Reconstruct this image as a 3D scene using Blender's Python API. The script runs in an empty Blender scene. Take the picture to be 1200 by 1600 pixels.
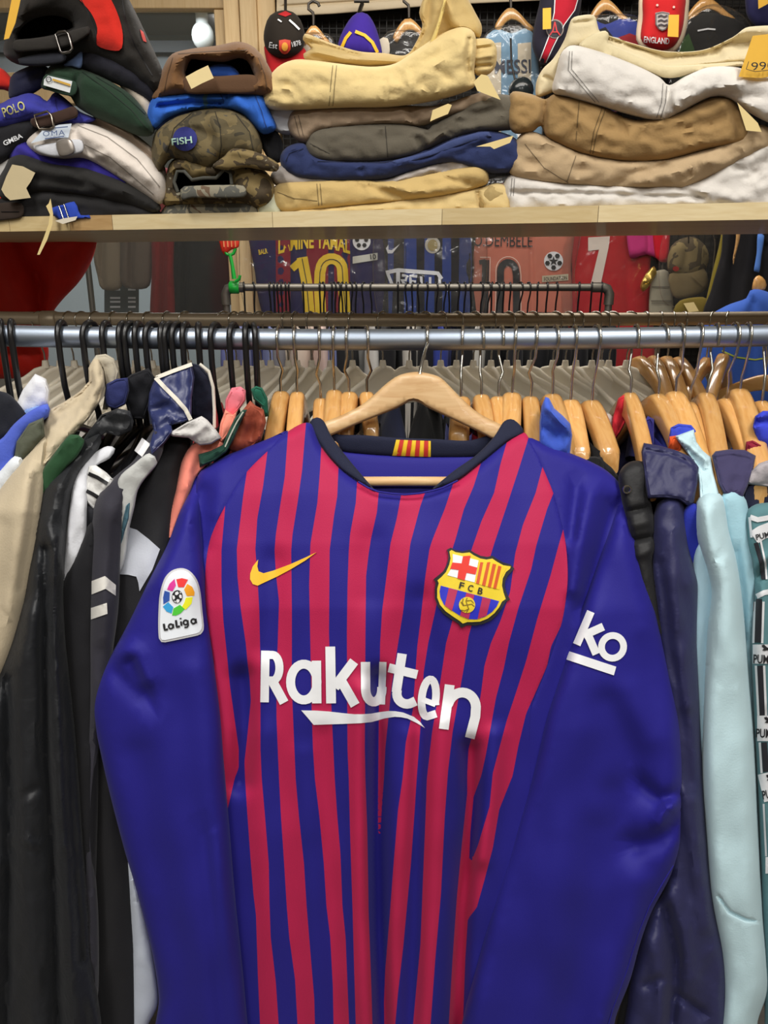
import bpy, bmesh, math, random
import numpy as np
from mathutils import Vector, Matrix, noise
from mathutils.geometry import delaunay_2d_cdt

random.seed(7)
SC = bpy.context.scene
COL = SC.collection
FPX = 1202.0                       # focal length in pixels of a 1200x1600 frame
TH = math.atan(380.0 / FPX)        # camera looks down by this much
EYE = 1.5

# ------------------------------------------------------------------ camera
cam_d = bpy.data.cameras.new('camera')
cam_d.sensor_fit = 'VERTICAL'; cam_d.sensor_height = 36.0
cam_d.lens = FPX / 1600.0 * 36.0
cam_d.clip_start = 0.05
cam = bpy.data.objects.new('camera', cam_d); COL.objects.link(cam)
cam.location = (0, 0, EYE); cam.rotation_euler = (math.pi / 2 - TH, 0, 0)
SC.camera = cam

# ------------------------------------------------------------------ light
w = bpy.data.worlds.new('world'); SC.world = w; w.use_nodes = True
w.node_tree.nodes['Background'].inputs[0].default_value = (1.0, 0.96, 0.92, 1)
w.node_tree.nodes['Background'].inputs[1].default_value = 0.25

def area(name, loc, sx, sy, power, col=(1, 0.97, 0.92), rot=(0, 0, 0)):
    d = bpy.data.lights.new(name, 'AREA'); d.shape = 'RECTANGLE'; d.size = sx; d.size_y = sy
    d.energy = power; d.color = col
    o = bpy.data.objects.new(name, d); COL.objects.link(o); o.location = loc; o.rotation_euler = rot
    return o
area('ceiling_lamp_aisle', (-0.7, 0.0, 2.92), 0.3, 1.2, 24)
area('ceiling_lamp_aisle', (0.7, 0.0, 2.92), 0.3, 1.2, 24)
area('fill_light_behind_camera', (-0.8, -1.9, 2.92), 1.3, 0.3, 27)  # added fill pair behind the camera, brightens low cloth and under the shelf
area('fill_light_behind_camera', (0.9, -1.9, 2.92), 1.3, 0.3, 27)
area('ceiling_lamp_middle', (0.0, 2.35, 2.92), 2.0, 0.25, 20)
area('ceiling_lamp_rear', (0.3, 2.75, 2.92), 2.4, 0.25, 15, (1, 0.92, 0.82))
area('ceiling_lamp_next_room', (-1.6, 4.6, 2.85), 1.4, 0.6, 20, (0.82, 0.93, 1.0))

vs = SC.view_settings
vs.view_transform = 'Standard'; vs.look = 'None'; vs.gamma = 1.0; vs.use_curve_mapping = False
vs.exposure = 0.45

# ------------------------------------------------------------------ projection helpers
ST, CT = math.sin(TH), math.cos(TH)
def P(px, py, Y):
    cx = (px - 600) / FPX; cy = (800 - py) / FPX
    t = Y / (cy * ST + CT)
    return Vector((cx * t, Y, EYE + t * (cy * CT - ST)))
def PA(pts, Y):
    cx = (pts[:, 0] - 600) / FPX; cy = (800 - pts[:, 1]) / FPX
    t = Y / (cy * ST + CT)
    return np.stack([cx * t, Y + 0 * t, EYE + t * (cy * CT - ST)], 1)

# ------------------------------------------------------------------ materials
def lin(c):
    return tuple((v / 12.92 if v <= 0.04045 else ((v + 0.055) / 1.055) ** 2.4) for v in [x / 255.0 for x in c])
MATS = {}
def newmat(name):
    m = bpy.data.materials.new(name); m.use_nodes = True
    nt = m.node_tree; b = nt.nodes['Principled BSDF']
    return m, nt, b
def bump(nt, b, scale, strength, dist=0.001, detail=3, tex='NOISE', stretch=None):
    tc = nt.nodes.new('ShaderNodeTexCoord')
    src = tc.outputs['Object']
    if stretch:
        mp = nt.nodes.new('ShaderNodeMapping'); mp.inputs['Scale'].default_value = stretch
        nt.links.new(src, mp.inputs[0]); src = mp.outputs[0]
    n = nt.nodes.new('ShaderNodeTexNoise'); n.inputs['Scale'].default_value = scale; n.inputs['Detail'].default_value = detail
    nt.links.new(src, n.inputs['Vector'])
    bp = nt.nodes.new('ShaderNodeBump'); bp.inputs['Strength'].default_value = strength; bp.inputs['Distance'].default_value = dist
    nt.links.new(n.outputs[0], bp.inputs['Height']); nt.links.new(bp.outputs[0], b.inputs['Normal'])
    return n, src
def fabric(rgb, rough=0.85, sheen=0.15, bs=420, bst=0.35, var=0.10, crumple=0.0, spec=0.25):
    key = ('fab', tuple(rgb), rough, sheen, bs, bst, var, crumple)
    if key in MATS: return MATS[key]
    m, nt, b = newmat('fabric_%d_%d_%d' % tuple(rgb))
    c = lin(rgb)
    b.inputs['Roughness'].default_value = rough
    b.inputs['Specular IOR Level'].default_value = spec
    b.inputs['Sheen Weight'].default_value = sheen * 0.4; b.inputs['Sheen Roughness'].default_value = 0.5
    tc = nt.nodes.new('ShaderNodeTexCoord')
    n1 = nt.nodes.new('ShaderNodeTexNoise'); n1.inputs['Scale'].default_value = 22; n1.inputs['Detail'].default_value = 5
    nt.links.new(tc.outputs['Object'], n1.inputs['Vector'])
    mx = nt.nodes.new('ShaderNodeMix'); mx.data_type = 'RGBA'
    mx.inputs[6].default_value = (*[v * (1 - var) for v in c], 1); mx.inputs[7].default_value = (*[min(1, v * (1 + var)) for v in c], 1)
    nt.links.new(n1.outputs[0], mx.inputs[0]); nt.links.new(mx.outputs[2], b.inputs['Base Color'])
    n2 = nt.nodes.new('ShaderNodeTexNoise'); n2.inputs['Scale'].default_value = bs; n2.inputs['Detail'].default_value = 2
    nt.links.new(tc.outputs['Object'], n2.inputs['Vector'])
    bp = nt.nodes.new('ShaderNodeBump'); bp.inputs['Strength'].default_value = bst; bp.inputs['Distance'].default_value = 0.0008
    nt.links.new(n2.outputs[0], bp.inputs['Height'])
    if crumple:
        n3 = nt.nodes.new('ShaderNodeTexNoise'); n3.inputs['Scale'].default_value = 34; n3.inputs['Detail'].default_value = 4
        n3.inputs['Distortion'].default_value = 0.6
        nt.links.new(tc.outputs['Object'], n3.inputs['Vector'])
        b2 = nt.nodes.new('ShaderNodeBump'); b2.inputs['Strength'].default_value = crumple; b2.inputs['Distance'].default_value = 0.005
        nt.links.new(n3.outputs[0], b2.inputs['Height']); nt.links.new(bp.outputs[0], b2.inputs['Normal'])
        nt.links.new(b2.outputs[0], b.inputs['Normal'])
    else:
        nt.links.new(bp.outputs[0], b.inputs['Normal'])
    MATS[key] = m
    return m
def plain(rgb, rough=0.5, metal=0.0, name=None, spec=0.5, coat=0.0):
    key = ('pl', tuple(rgb), rough, metal, coat)
    if key in MATS: return MATS[key]
    m, nt, b = newmat(name or 'plain_%d_%d_%d' % tuple(rgb))
    c = lin(rgb)
    b.inputs['Roughness'].default_value = rough; b.inputs['Metallic'].default_value = metal
    b.inputs['Specular IOR Level'].default_value = spec
    b.inputs['Coat Weight'].default_value = coat; b.inputs['Coat Roughness'].default_value = 0.12
    tc = nt.nodes.new('ShaderNodeTexCoord')
    n1 = nt.nodes.new('ShaderNodeTexNoise'); n1.inputs['Scale'].default_value = 60; n1.inputs['Detail'].default_value = 3
    nt.links.new(tc.outputs['Object'], n1.inputs['Vector'])
    mx = nt.nodes.new('ShaderNodeMix'); mx.data_type = 'RGBA'
    mx.inputs[6].default_value = (*[v * 0.95 for v in c], 1); mx.inputs[7].default_value = (*[min(1, v * 1.05) for v in c], 1)
    nt.links.new(n1.outputs[0], mx.inputs[0]); nt.links.new(mx.outputs[2], b.inputs['Base Color'])
    MATS[key] = m
    return m
def woodmat(rgb, dark, rough=0.45, coat=0.0, stretch=(4, 60, 60), name='wood'):
    key = ('wood', tuple(rgb), tuple(dark), rough, coat, stretch)
    if key in MATS: return MATS[key]
    m, nt, b = newmat(name)
    b.inputs['Roughness'].default_value = rough
    b.inputs['Coat Weight'].default_value = coat; b.inputs['Coat Roughness'].default_value = 0.08
    tc = nt.nodes.new('ShaderNodeTexCoord'); mp = nt.nodes.new('ShaderNodeMapping'); mp.inputs['Scale'].default_value = stretch
    nt.links.new(tc.outputs['Object'], mp.inputs[0])
    n1 = nt.nodes.new('ShaderNodeTexNoise'); n1.inputs['Scale'].default_value = 2.5; n1.inputs['Detail'].default_value = 6; n1.inputs['Distortion'].default_value = 0.6
    nt.links.new(mp.outputs[0], n1.inputs['Vector'])
    oi = nt.nodes.new('ShaderNodeObjectInfo')
    rp = nt.nodes.new('ShaderNodeValToRGB')
    rp.color_ramp.elements[0].position = 0.3; rp.color_ramp.elements[0].color = (*lin(dark), 1)
    rp.color_ramp.elements[1].position = 0.7; rp.color_ramp.elements[1].color = (*lin(rgb), 1)
    nt.links.new(n1.outputs[0], rp.inputs[0])
    hs = nt.nodes.new('ShaderNodeHueSaturation')
    mr = nt.nodes.new('ShaderNodeMapRange'); mr.inputs[3].default_value = 0.82; mr.inputs[4].default_value = 1.12
    nt.links.new(oi.outputs['Random'], mr.inputs[0]); nt.links.new(mr.outputs[0], hs.inputs['Value'])
    nt.links.new(rp.outputs[0], hs.inputs['Color']); nt.links.new(hs.outputs[0], b.inputs['Base Color'])
    MATS[key] = m
    return m
def plastic_film(name='clear_plastic', gloss=0.05, tint=(235, 235, 230), haze=0.025, crinkle=0.45):
    key = ('film', name)
    if key in MATS: return MATS[key]
    m = bpy.data.materials.new(name); m.use_nodes = True; nt = m.node_tree; nt.nodes.clear()
    out = nt.nodes.new('ShaderNodeOutputMaterial')
    tr = nt.nodes.new('ShaderNodeBsdfTransparent'); gl = nt.nodes.new('ShaderNodeBsdfGlossy'); gl.inputs['Roughness'].default_value = 0.08
    df = nt.nodes.new('ShaderNodeBsdfDiffuse'); df.inputs[0].default_value = (*lin(tint), 1)
    fr = nt.nodes.new('ShaderNodeFresnel'); fr.inputs[0].default_value = 1.5
    m1 = nt.nodes.new('ShaderNodeMixShader'); m2 = nt.nodes.new('ShaderNodeMixShader')
    m1.inputs[0].default_value = haze * 0.5
    nt.links.new(tr.outputs[0], m1.inputs[1]); nt.links.new(df.outputs[0], m1.inputs[2])
    mu = nt.nodes.new('ShaderNodeMath'); mu.operation = 'MULTIPLY'; mu.use_clamp = True; mu.inputs[1].default_value = 0.45 + gloss
    nt.links.new(fr.outputs[0], mu.inputs[0]); nt.links.new(mu.outputs[0], m2.inputs[0])
    nt.links.new(m1.outputs[0], m2.inputs[1]); nt.links.new(gl.outputs[0], m2.inputs[2])
    tc = nt.nodes.new('ShaderNodeTexCoord'); n = nt.nodes.new('ShaderNodeTexNoise'); n.inputs['Scale'].default_value = 11; n.inputs['Detail'].default_value = 2
    n.inputs['Distortion'].default_value = 1.0
    bp = nt.nodes.new('ShaderNodeBump'); bp.inputs['Strength'].default_value = crinkle; bp.inputs['Distance'].default_value = 0.02
    nt.links.new(tc.outputs['Object'], n.inputs['Vector']); nt.links.new(n.outputs[0], bp.inputs['Height'])
    nt.links.new(bp.outputs[0], gl.inputs['Normal']); nt.links.new(bp.outputs[0], fr.inputs['Normal'])
    nt.links.new(m2.outputs[0], out.inputs[0])
    MATS[key] = m
    return m
def camo(cols, scale=28, name='camouflage'):
    key = ('camo', tuple(cols), scale)
    if key in MATS: return MATS[key]
    m, nt, b = newmat(name)
    b.inputs['Roughness'].default_value = 0.9
    n, src = bump(nt, b, 420, 0.3)
    n1 = nt.nodes.new('ShaderNodeTexNoise'); n1.inputs['Scale'].default_value = scale; n1.inputs['Detail'].default_value = 2.5; n1.inputs['Distortion'].default_value = 0.8
    nt.links.new(src, n1.inputs['Vector'])
    rp = nt.nodes.new('ShaderNodeValToRGB'); rp.color_ramp.interpolation = 'CONSTANT'
    el = rp.color_ramp.elements
    k = len(cols)
    for i, c in enumerate(cols):
        p = 0.0 if i == 0 else 0.36 + 0.30 * (i - 1) / max(1, k - 2)
        e = el[i] if i < 2 else el.new(p)
        e.position = p; e.color = (*lin(c), 1)
    nt.links.new(n1.outputs[0], rp.inputs[0]); nt.links.new(rp.outputs[0], b.inputs['Base Color'])
    MATS[key] = m
    return m
STEEL = plain((190, 188, 180), 0.22, 1.0, 'chromed_wire')
PIPE = plain((150, 160, 174), 0.42, 0.9, 'galvanised_pipe')
PIPE_B = plain((172, 158, 136), 0.45, 0.45, 'dull_pipe')
BLACKPL = plain((20, 20, 22), 0.32, 0, 'black_plastic')
TAG = plain((222, 200, 140), 0.8, 0, 'kraft_tag')
TAGY = plain((226, 176, 62), 0.8, 0, 'yellow_tag')
PINE = woodmat((226, 190, 140), (205, 160, 106), 0.5, 0.1, (8, 8, 60), 'pale_pine')
HWOOD = woodmat((220, 172, 108), (200, 144, 78), 0.3, 0.9, (60, 6, 20), 'varnished_hanger_wood')
SHELFW = woodmat((206, 188, 150), (190, 168, 126), 0.55, 0.1, (3, 40, 60), 'laminated_shelf_wood')
WALLW = woodmat((222, 196, 150), (208, 178, 130), 0.6, 0.0, (40, 40, 3), 'window_frame_wood')
FILM = plastic_film()
WHITEP = plain((232, 234, 238), 0.55, 0, 'white_print')
BLACKP = plain((24, 24, 28), 0.6, 0, 'black_print')
YELP = plain((238, 200, 40), 0.6, 0, 'yellow_print')
REDP = plain((205, 50, 42), 0.6, 0, 'red_print')

# ------------------------------------------------------------------ objects
ROOTS = []
def thing(name, label, cat, group=None):
    o = bpy.data.objects.new(name, None); COL.objects.link(o); o.empty_display_size = 0.05
    o['label'] = label; o['category'] = cat
    if group: o['group'] = group
    ROOTS.append(o)
    return o
def setting(name, label=None):
    o = bpy.data.objects.new(name, None); COL.objects.link(o); o['kind'] = 'structure'
    ROOTS.append(o)
    return o
def mesh_obj(name, verts, faces, mat, parent=None, smooth=True, sharp=50):
    me = bpy.data.meshes.new(name)
    me.from_pydata([tuple(v) for v in verts], [], [tuple(int(i) for i in f) for f in faces])
    bm = bmesh.new(); bm.from_mesh(me)
    bmesh.ops.recalc_face_normals(bm, faces=bm.faces[:]); bm.to_mesh(me); bm.free()
    if smooth:
        me.polygons.foreach_set('use_smooth', [True] * len(me.polygons))
        me.set_sharp_from_angle(angle=math.radians(sharp))
    if mat: me.materials.append(mat)
    o = bpy.data.objects.new(name, me); COL.objects.link(o)
    if parent: o.parent = parent
    return o
def finish_roots():
    # put each Empty at the base of its thing and make the parts relative to it
    for r in ROOTS:
        if r.get('_placed'):
            del r['_placed']; continue
        obs = []
        def rec(o):
            for c in o.children:
                if c.type == 'MESH': obs.append(c)
                rec(c)
        rec(r)
        if not obs: continue
        lo = np.array([1e9] * 3); hi = -lo
        for o in obs:
            a = np.empty(len(o.data.vertices) * 3); o.data.vertices.foreach_get('co', a); a = a.reshape(-1, 3)
            lo = np.minimum(lo, a.min(0)); hi = np.maximum(hi, a.max(0))
        base = Vector(((lo[0] + hi[0]) / 2, (lo[1] + hi[1]) / 2, lo[2]))
        done = set()
        for o in obs:
            if o.data.name not in done:
                o.data.transform(Matrix.Translation(-base)); done.add(o.data.name)
        r.location = base

# ------------------------------------------------------------------ shape builders
def grow(pts, d):
    """push an outline outwards by d pixels"""
    p = np.array(pts, float); a = np.roll(p, 1, 0); b = np.roll(p, -1, 0)
    area2 = np.sum(p[:, 0] * b[:, 1] - b[:, 0] * p[:, 1]); t = b - a
    t /= np.maximum(1e-6, np.linalg.norm(t, axis=1))[:, None]
    nrm = np.stack([t[:, 1], -t[:, 0]], 1) * (1 if area2 > 0 else -1)
    return [tuple(q) for q in p + nrm * d]
def resample(pts, step, smooth=True):
    pts = [np.array(p, float) for p in pts]; n = len(pts); out = []
    for i in range(n):
        p0, p1, p2, p3 = pts[i - 1], pts[i], pts[(i + 1) % n], pts[(i + 2) % n]
        L = np.linalg.norm(p2 - p1); k = max(1, int(round(L / step)))
        for j in range(k):
            t = j / k
            if smooth:
                m1 = (p2 - p0) * 0.5; m2 = (p3 - p1) * 0.5
                l1 = np.linalg.norm(m1); l2 = np.linalg.norm(m2)
                if l1 > L: m1 = m1 * L / l1
                if l2 > L: m2 = m2 * L / l2
                h1 = 2*t**3 - 3*t**2 + 1; h2 = t**3 - 2*t**2 + t; h3 = -2*t**3 + 3*t**2; h4 = t**3 - t**2
                out.append(h1 * p1 + h2 * m1 + h3 * p2 + h4 * m2)
            else:
                out.append(p1 + (p2 - p1) * t)
    return np.array(out)
def segdist(pts, a, b):
    a = np.asarray(a, np.float32); b = np.asarray(b, np.float32); P_ = np.asarray(pts, np.float32)
    d = b - a; L2 = np.maximum(1e-9, (d * d).sum(1)); out = np.empty(len(P_), np.float32)
    ch = max(1, 150000 // max(1, len(a)))
    for i in range(0, len(P_), ch):
        X = P_[i:i + ch, 0, None] - a[None, :, 0]; Z = P_[i:i + ch, 1, None] - a[None, :, 1]
        t = (X * d[:, 0] + Z * d[:, 1]) / L2
        np.maximum(t, 0, out=t); np.minimum(t, 1, out=t)
        X -= t * d[:, 0]; Z -= t * d[:, 1]
        X *= X; Z *= Z; X += Z
        out[i:i + ch] = X.min(1)
    return np.sqrt(out).astype(float)
def inside(pts, poly):
    poly = np.asarray(poly, float); q = np.roll(poly, 1, 0); m = q[:, 1] != poly[:, 1]
    x1, y1 = q[m, 0], q[m, 1]; x2, y2 = poly[m, 0], poly[m, 1]; k = (x2 - x1) / (y2 - y1)
    out = np.zeros(len(pts), bool); ch = max(1, 150000 // max(1, len(poly)))
    lo = poly.min(0); hi = poly.max(0)
    idx = np.where((pts[:, 0] >= lo[0]) & (pts[:, 0] <= hi[0]) & (pts[:, 1] >= lo[1]) & (pts[:, 1] <= hi[1]))[0]
    for i in range(0, len(idx), ch):
        j = idx[i:i + ch]; x = pts[j, 0, None]; y = pts[j, 1, None]
        c = ((y1 > y) != (y2 > y)) & (x < k * (y - y1) + x1)
        out[j] = c.sum(1) % 2 == 1
    return out
def yprof(tab, curve=0.0, cx=600, wx=350, slope=0.0):
    ys = [t[0] for t in tab]; vals = [t[1] for t in tab]
    return lambda p: np.interp(p[:, 1], ys, vals) + curve * ((p[:, 0] - cx) / wx) ** 2 + slope * (p[:, 0] - cx) / wx
class Field:
    def __init__(s, outline, Y0, T=0.02, R=25, folds=(), nz=None, holes=(), smooth=True, step=10, hem=False):
        s.hem = hem
        s.out = resample(outline, step, smooth); s.holes = [resample(h, step, smooth) for h in holes]
        s.Y0 = Y0 if callable(Y0) else (lambda p, v=Y0: np.full(len(p), float(v)))
        s.T, s.R, s.folds, s.nz = T, R, folds, nz
        A = [s.out] + s.holes; s.a = np.concatenate(A); s.b = np.concatenate([np.roll(q, -1, 0) for q in A])
    def prof(s, pts):
        d = segdist(pts, s.a, s.b); q = np.clip(d / s.R, 0, 1)
        return q, np.sqrt(np.maximum(0, 1 - (1 - q) ** 2))
    def Tv(s, pts): return s.T(pts) if callable(s.T) else s.T
    def front(s, pts):
        q, h = s.prof(pts)
        Y = s.Y0(pts) - s.Tv(pts) * h
        if s.hem: Y = Y + 0.0016 * np.exp(-((q * s.R if s.R > 6 else segdist(pts, s.a, s.b)) - 4.0) ** 2 / 1.6)
        for f in s.folds:
            poly = np.array(f[0], float); d = segdist(pts, poly[:-1], poly[1:])
            Y = Y - f[1] * np.exp(-(d / f[2]) ** 2 if len(f) < 4 else -d / f[2]) * np.minimum(1, q * 2)
        if s.nz:
            amp, sc, seed = s.nz[:3]; sy = s.nz[3] if len(s.nz) > 3 else sc
            v = np.array([noise.noise((p[0] / sc, p[1] / sy, seed)) + 0.4 * noise.noise((p[0] / sc * 2.3, p[1] / sy * 2.3, seed + 9)) for p in pts])
            if len(s.nz) > 4: v = 1.2 * (np.abs(v) - 0.3)      # ridged: creases rather than dents
            Y = Y + amp * v * np.minimum(1, q * 2)
        return Y
def cdt(region, holes, step, rings=None, folds=()):
    loops = [region] + list(holes)
    V = []; E = []
    for lp in loops:
        k = len(V); n = len(lp)
        V += [tuple(p) for p in lp]; E += [(k + i, k + (i + 1) % n) for i in range(n)]
    a = np.concatenate(loops); b = np.concatenate([np.roll(q, -1, 0) for q in loops])
    lo = region.min(0); hi = region.max(0)
    gx = np.arange(lo[0], hi[0] + step, step); gy = np.arange(lo[1], hi[1] + step, step * 0.87)
    G = np.array([(x + (step / 2 if j % 2 else 0), y) for j, y in enumerate(gy) for x in gx])
    def isin(p):
        r = inside(p, region)
        for h in holes: r &= ~inside(p, h)
        return r
    minring = max(rings) if rings else 0
    d = segdist(G, a, b)
    keep = isin(G) & (d > max(0.6 * step, minring + 0.5 * step if minring < 2.5 * step else 0.6 * step))
    pts = []
    for fo in folds:                            # extra rows of points along narrow folds
        fw = fo[2]
        if fw > 2.2 * step or len(G) == 0: continue
        fp = np.array(fo[0], float); q = [fp[0]]
        for i in range(len(fp) - 1):
            m = max(1, int(np.linalg.norm(fp[i + 1] - fp[i]) / (step * 0.8)))
            for j in range(1, m + 1): q.append(fp[i] + (fp[i + 1] - fp[i]) * j / m)
        q = np.array(q); t = np.gradient(q, axis=0); t /= np.maximum(1e-6, np.linalg.norm(t, axis=1))[:, None]
        nr = np.stack([-t[:, 1], t[:, 0]], 1)
        keep &= segdist(G, fp[:-1], fp[1:]) > 2.0 * fw + 0.3 * step
        for k in (0, 0.45, 0.9, 1.4, 2.0):
            for sg in ((1, -1) if k else (1,)):
                r = q + nr * k * fw * sg
                r = r[isin(r)]
                if len(r): r = r[segdist(r, a, b) > 0.5 * step]
                if len(r): pts.append(r)
    pts.insert(0, G[keep])
    if rings:
        for r in rings:
            for lp in loops:
                t = np.roll(lp, -1, 0) - np.roll(lp, 1, 0); t /= np.maximum(1e-6, np.linalg.norm(t, axis=1))[:, None]
                nrm = np.stack([-t[:, 1], t[:, 0]], 1)
                for sg in (1, -1):
                    q = lp + nrm * r * sg; dd = segdist(q, a, b)
                    pts.append(q[isin(q) & (dd > 0.9 * r)])
    for q in pts: V += [tuple(p) for p in q]
    o = delaunay_2d_cdt([Vector(v) for v in V], E, [], 0, 1e-3)
    vv = np.array([(v[0], v[1]) for v in o[0]]); F = np.array([f for f in o[2] if len(f) == 3])
    c = vv[F].mean(1)
    F = F[isin(c)]
    return vv, F
def border(F):
    cnt = {}
    for f in F:
        for i in range(3):
            e = (f[i], f[(i + 1) % 3]); k = (min(e), max(e)); cnt[k] = None if k in cnt else e
    return [e for e in cnt.values() if e]
def inflate(name, field, mat, parent=None, region=None, step=10, back='puff', attr=None, smooth=True, ringed=True, sharp=60):
    reg = field.out if region is None else resample(region, step, smooth)
    if region is None and step != 10: pass
    rings = [0.1 * field.R, 0.32 * field.R, 0.65 * field.R] if ringed else None
    if field.hem: rings = [0.3 * field.R, 2.6, 4.0, 5.4]
    vv, F = cdt(reg, field.holes, step, rings, field.folds)
    Yf = field.front(vv); Y0 = field.Y0(vv)
    if back == 'puff':
        q, h = field.prof(vv); Yb = Y0 + field.Tv(vv) * 0.7 * h + 0.0008
    elif back == 'thin':
        Yb = Yf + 0.004
    else:
        Yb = Y0 + back
    A = PA(vv, Yf); B = PA(vv, Yb); n = len(vv)
    faces = [tuple(f) for f in F] + [(f[0] + n, f[2] + n, f[1] + n) for f in F]
    for (i, j) in border(F): faces.append((i, j, j + n, i + n))
    o = mesh_obj(name, np.concatenate([A, B]), faces, mat, parent, True, sharp)
    if attr:
        for an, fn in attr.items():
            at = o.data.attributes.new(an, 'FLOAT', 'POINT')
            at.data.foreach_set('value', np.concatenate([fn(vv), fn(vv)]).astype(np.float32))
    return o
class FlatY:
    def __init__(s, Y): s.Y = Y
    def front(s, pts): return np.full(len(pts), float(s.Y))
def decal(name, poly, field, lift, mat, parent=None, step=7, smooth=False, holes=(), skirt=0.0):
    reg = resample(poly, step, smooth); hs = [resample(h, step, smooth) for h in holes]
    vv, F = cdt(reg, hs, step)
    Y = field.front(vv) - lift
    A = PA(vv, Y); n = len(vv); faces = [tuple(f) for f in F]
    B = PA(vv, Y + (skirt or min(lift, 0.001)))
    faces += [(f[0] + n, f[2] + n, f[1] + n) for f in F]
    for (i, j) in border(F): faces.append((i, j, j + n, i + n))
    return mesh_obj(name, np.concatenate([A, B]), faces, mat, parent, True, 40)
def strokes(name, lines, field, lift, mat, parent=None, seg=5, closed=()):
    # lines: list of (points, width): lettering drawn as bands lying on the cloth
    V = []; Fc = []
    for k, (pts, wd) in enumerate(lines):
        pts = np.array(pts, float); cl = k in closed
        q = [pts[0]]
        rng = range(len(pts)) if cl else range(len(pts) - 1)
        for i in rng:
            a = pts[i]; b = pts[(i + 1) % len(pts)]; m = max(1, int(np.linalg.norm(b - a) / seg))
            for j in range(1, m + 1): q.append(a + (b - a) * j / m)
        if cl: q = q[:-1]
        q = np.array(q); n = len(q)
        if cl: t = np.roll(q, -1, 0) - np.roll(q, 1, 0)
        else:
            t = np.gradient(q, axis=0)
        t /= np.maximum(1e-6, np.linalg.norm(t, axis=1))[:, None]; nr = np.stack([-t[:, 1], t[:, 0]], 1)
        base = len(V); W = 4
        for i in range(n):
            for s in range(W + 1): V.append(q[i] + nr[i] * wd * (s / W - 0.5))
        for i in range(n if cl else n - 1):
            i2 = (i + 1) % n
            for s in range(W):
                Fc.append((base + i * (W + 1) + s, base + i2 * (W + 1) + s, base + i2 * (W + 1) + s + 1, base + i * (W + 1) + s + 1))
    V = np.array(V); Y = field.front(V) - lift
    return mesh_obj(name, PA(V, Y), Fc, mat, parent, True, 80)
def text2d(s, bold=0.0, spacing=1.0):
    cu = bpy.data.curves.new('tmp_text', 'FONT'); cu.body = s; cu.size = 1; cu.align_x = 'CENTER'; cu.align_y = 'CENTER'
    cu.offset = bold; cu.resolution_u = 3; cu.space_character = spacing
    ob = bpy.data.objects.new('tmp_text', cu); COL.objects.link(ob)
    dg = bpy.context.evaluated_depsgraph_get(); me = ob.evaluated_get(dg).to_mesh()
    v = np.array([(p.co.x, p.co.y) for p in me.vertices]); f = [tuple(p.vertices) for p in me.polygons]
    ob.evaluated_get(dg).to_mesh_clear(); bpy.data.objects.remove(ob); bpy.data.curves.remove(cu)
    c = (v.max(0) + v.min(0)) / 2
    return v - c, f
def text(name, s, cx, cy, width, ang, field, lift, mat, parent=None, bold=0.01, height=None, arc=0.0, spacing=1.0):
    v, f = text2d(s, bold, spacing)
    ext = v.max(0) - v.min(0)
    kx = width / ext[0]; ky = (height / ext[1]) if height else kx
    x = v[:, 0] * kx; y = -v[:, 1] * ky
    if arc: y = y + arc * (x / (width / 2)) ** 2
    a = math.radians(ang); ca, sa = math.cos(a), math.sin(a)
    q = np.stack([cx + x * ca - y * sa, cy + x * sa + y * ca], 1)
    return mesh_obj(name, PA(q, field.front(q) - lift), f, mat, parent, False)
def ell(cx, cy, rx, ry, n=24, rot=0, a0=0, a1=360):
    r = math.radians(rot); out = []
    full = abs(a1 - a0) >= 360
    for i in range(n):
        t = math.radians(a0 + (a1 - a0) * i / (n if full else n - 1)); x = rx * math.cos(t); y = ry * math.sin(t)
        out.append((cx + x * math.cos(r) - y * math.sin(r), cy + x * math.sin(r) + y * math.cos(r)))
    return out
def tube(name, path, rad, mat, parent=None, sides=8, closed=False, caps=True):
    pts = [Vector(p) for p in path]; n = len(pts); V = []; F = []
    rad = rad if hasattr(rad, '__len__') else [rad] * n
    up = None
    for i in range(n):
        if closed: t = (pts[(i + 1) % n] - pts[i - 1])
        else: t = pts[min(n - 1, i + 1)] - pts[max(0, i - 1)]
        t.normalize()
        if up is None:
            up = Vector((0, 0, 1)) if abs(t.z) < 0.8 else Vector((1, 0, 0))
        u = (up - t * up.dot(t))
        if u.length < 1e-5: u = t.orthogonal()
        u.normalize(); v = t.cross(u); up = u
        for k in range(sides):
            a = 2 * math.pi * k / sides; V.append(pts[i] + (u * math.cos(a) + v * math.sin(a)) * rad[i])
    for i in range(n if closed else n - 1):
        j = (i + 1) % n
        for k in range(sides):
            k2 = (k + 1) % sides; F.append((i * sides + k, i * sides + k2, j * sides + k2, j * sides + k))
    if caps and not closed:
        F.append(tuple(range(sides))[::-1]); F.append(tuple((n - 1) * sides + k for k in range(sides)))
    return mesh_obj(name, V, F, mat, parent, True, 60)
def box(name, lo, hi, mat, parent=None, bev=0.0):
    bm = bmesh.new(); bmesh.ops.create_cube(bm, size=1)
    lo = Vector(lo); hi = Vector(hi)
    for v in bm.verts: v.co = Vector([lo[i] + (v.co[i] + 0.5) * (hi[i] - lo[i]) for i in range(3)])
    if bev: bmesh.ops.bevel(bm, geom=bm.edges[:], offset=bev, segments=2, affect='EDGES', profile=0.5)
    me = bpy.data.meshes.new(name); bm.to_mesh(me); bm.free(); me.materials.append(mat)
    o = bpy.data.objects.new(name, me); COL.objects.link(o)
    if parent: o.parent = parent
    return o
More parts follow.
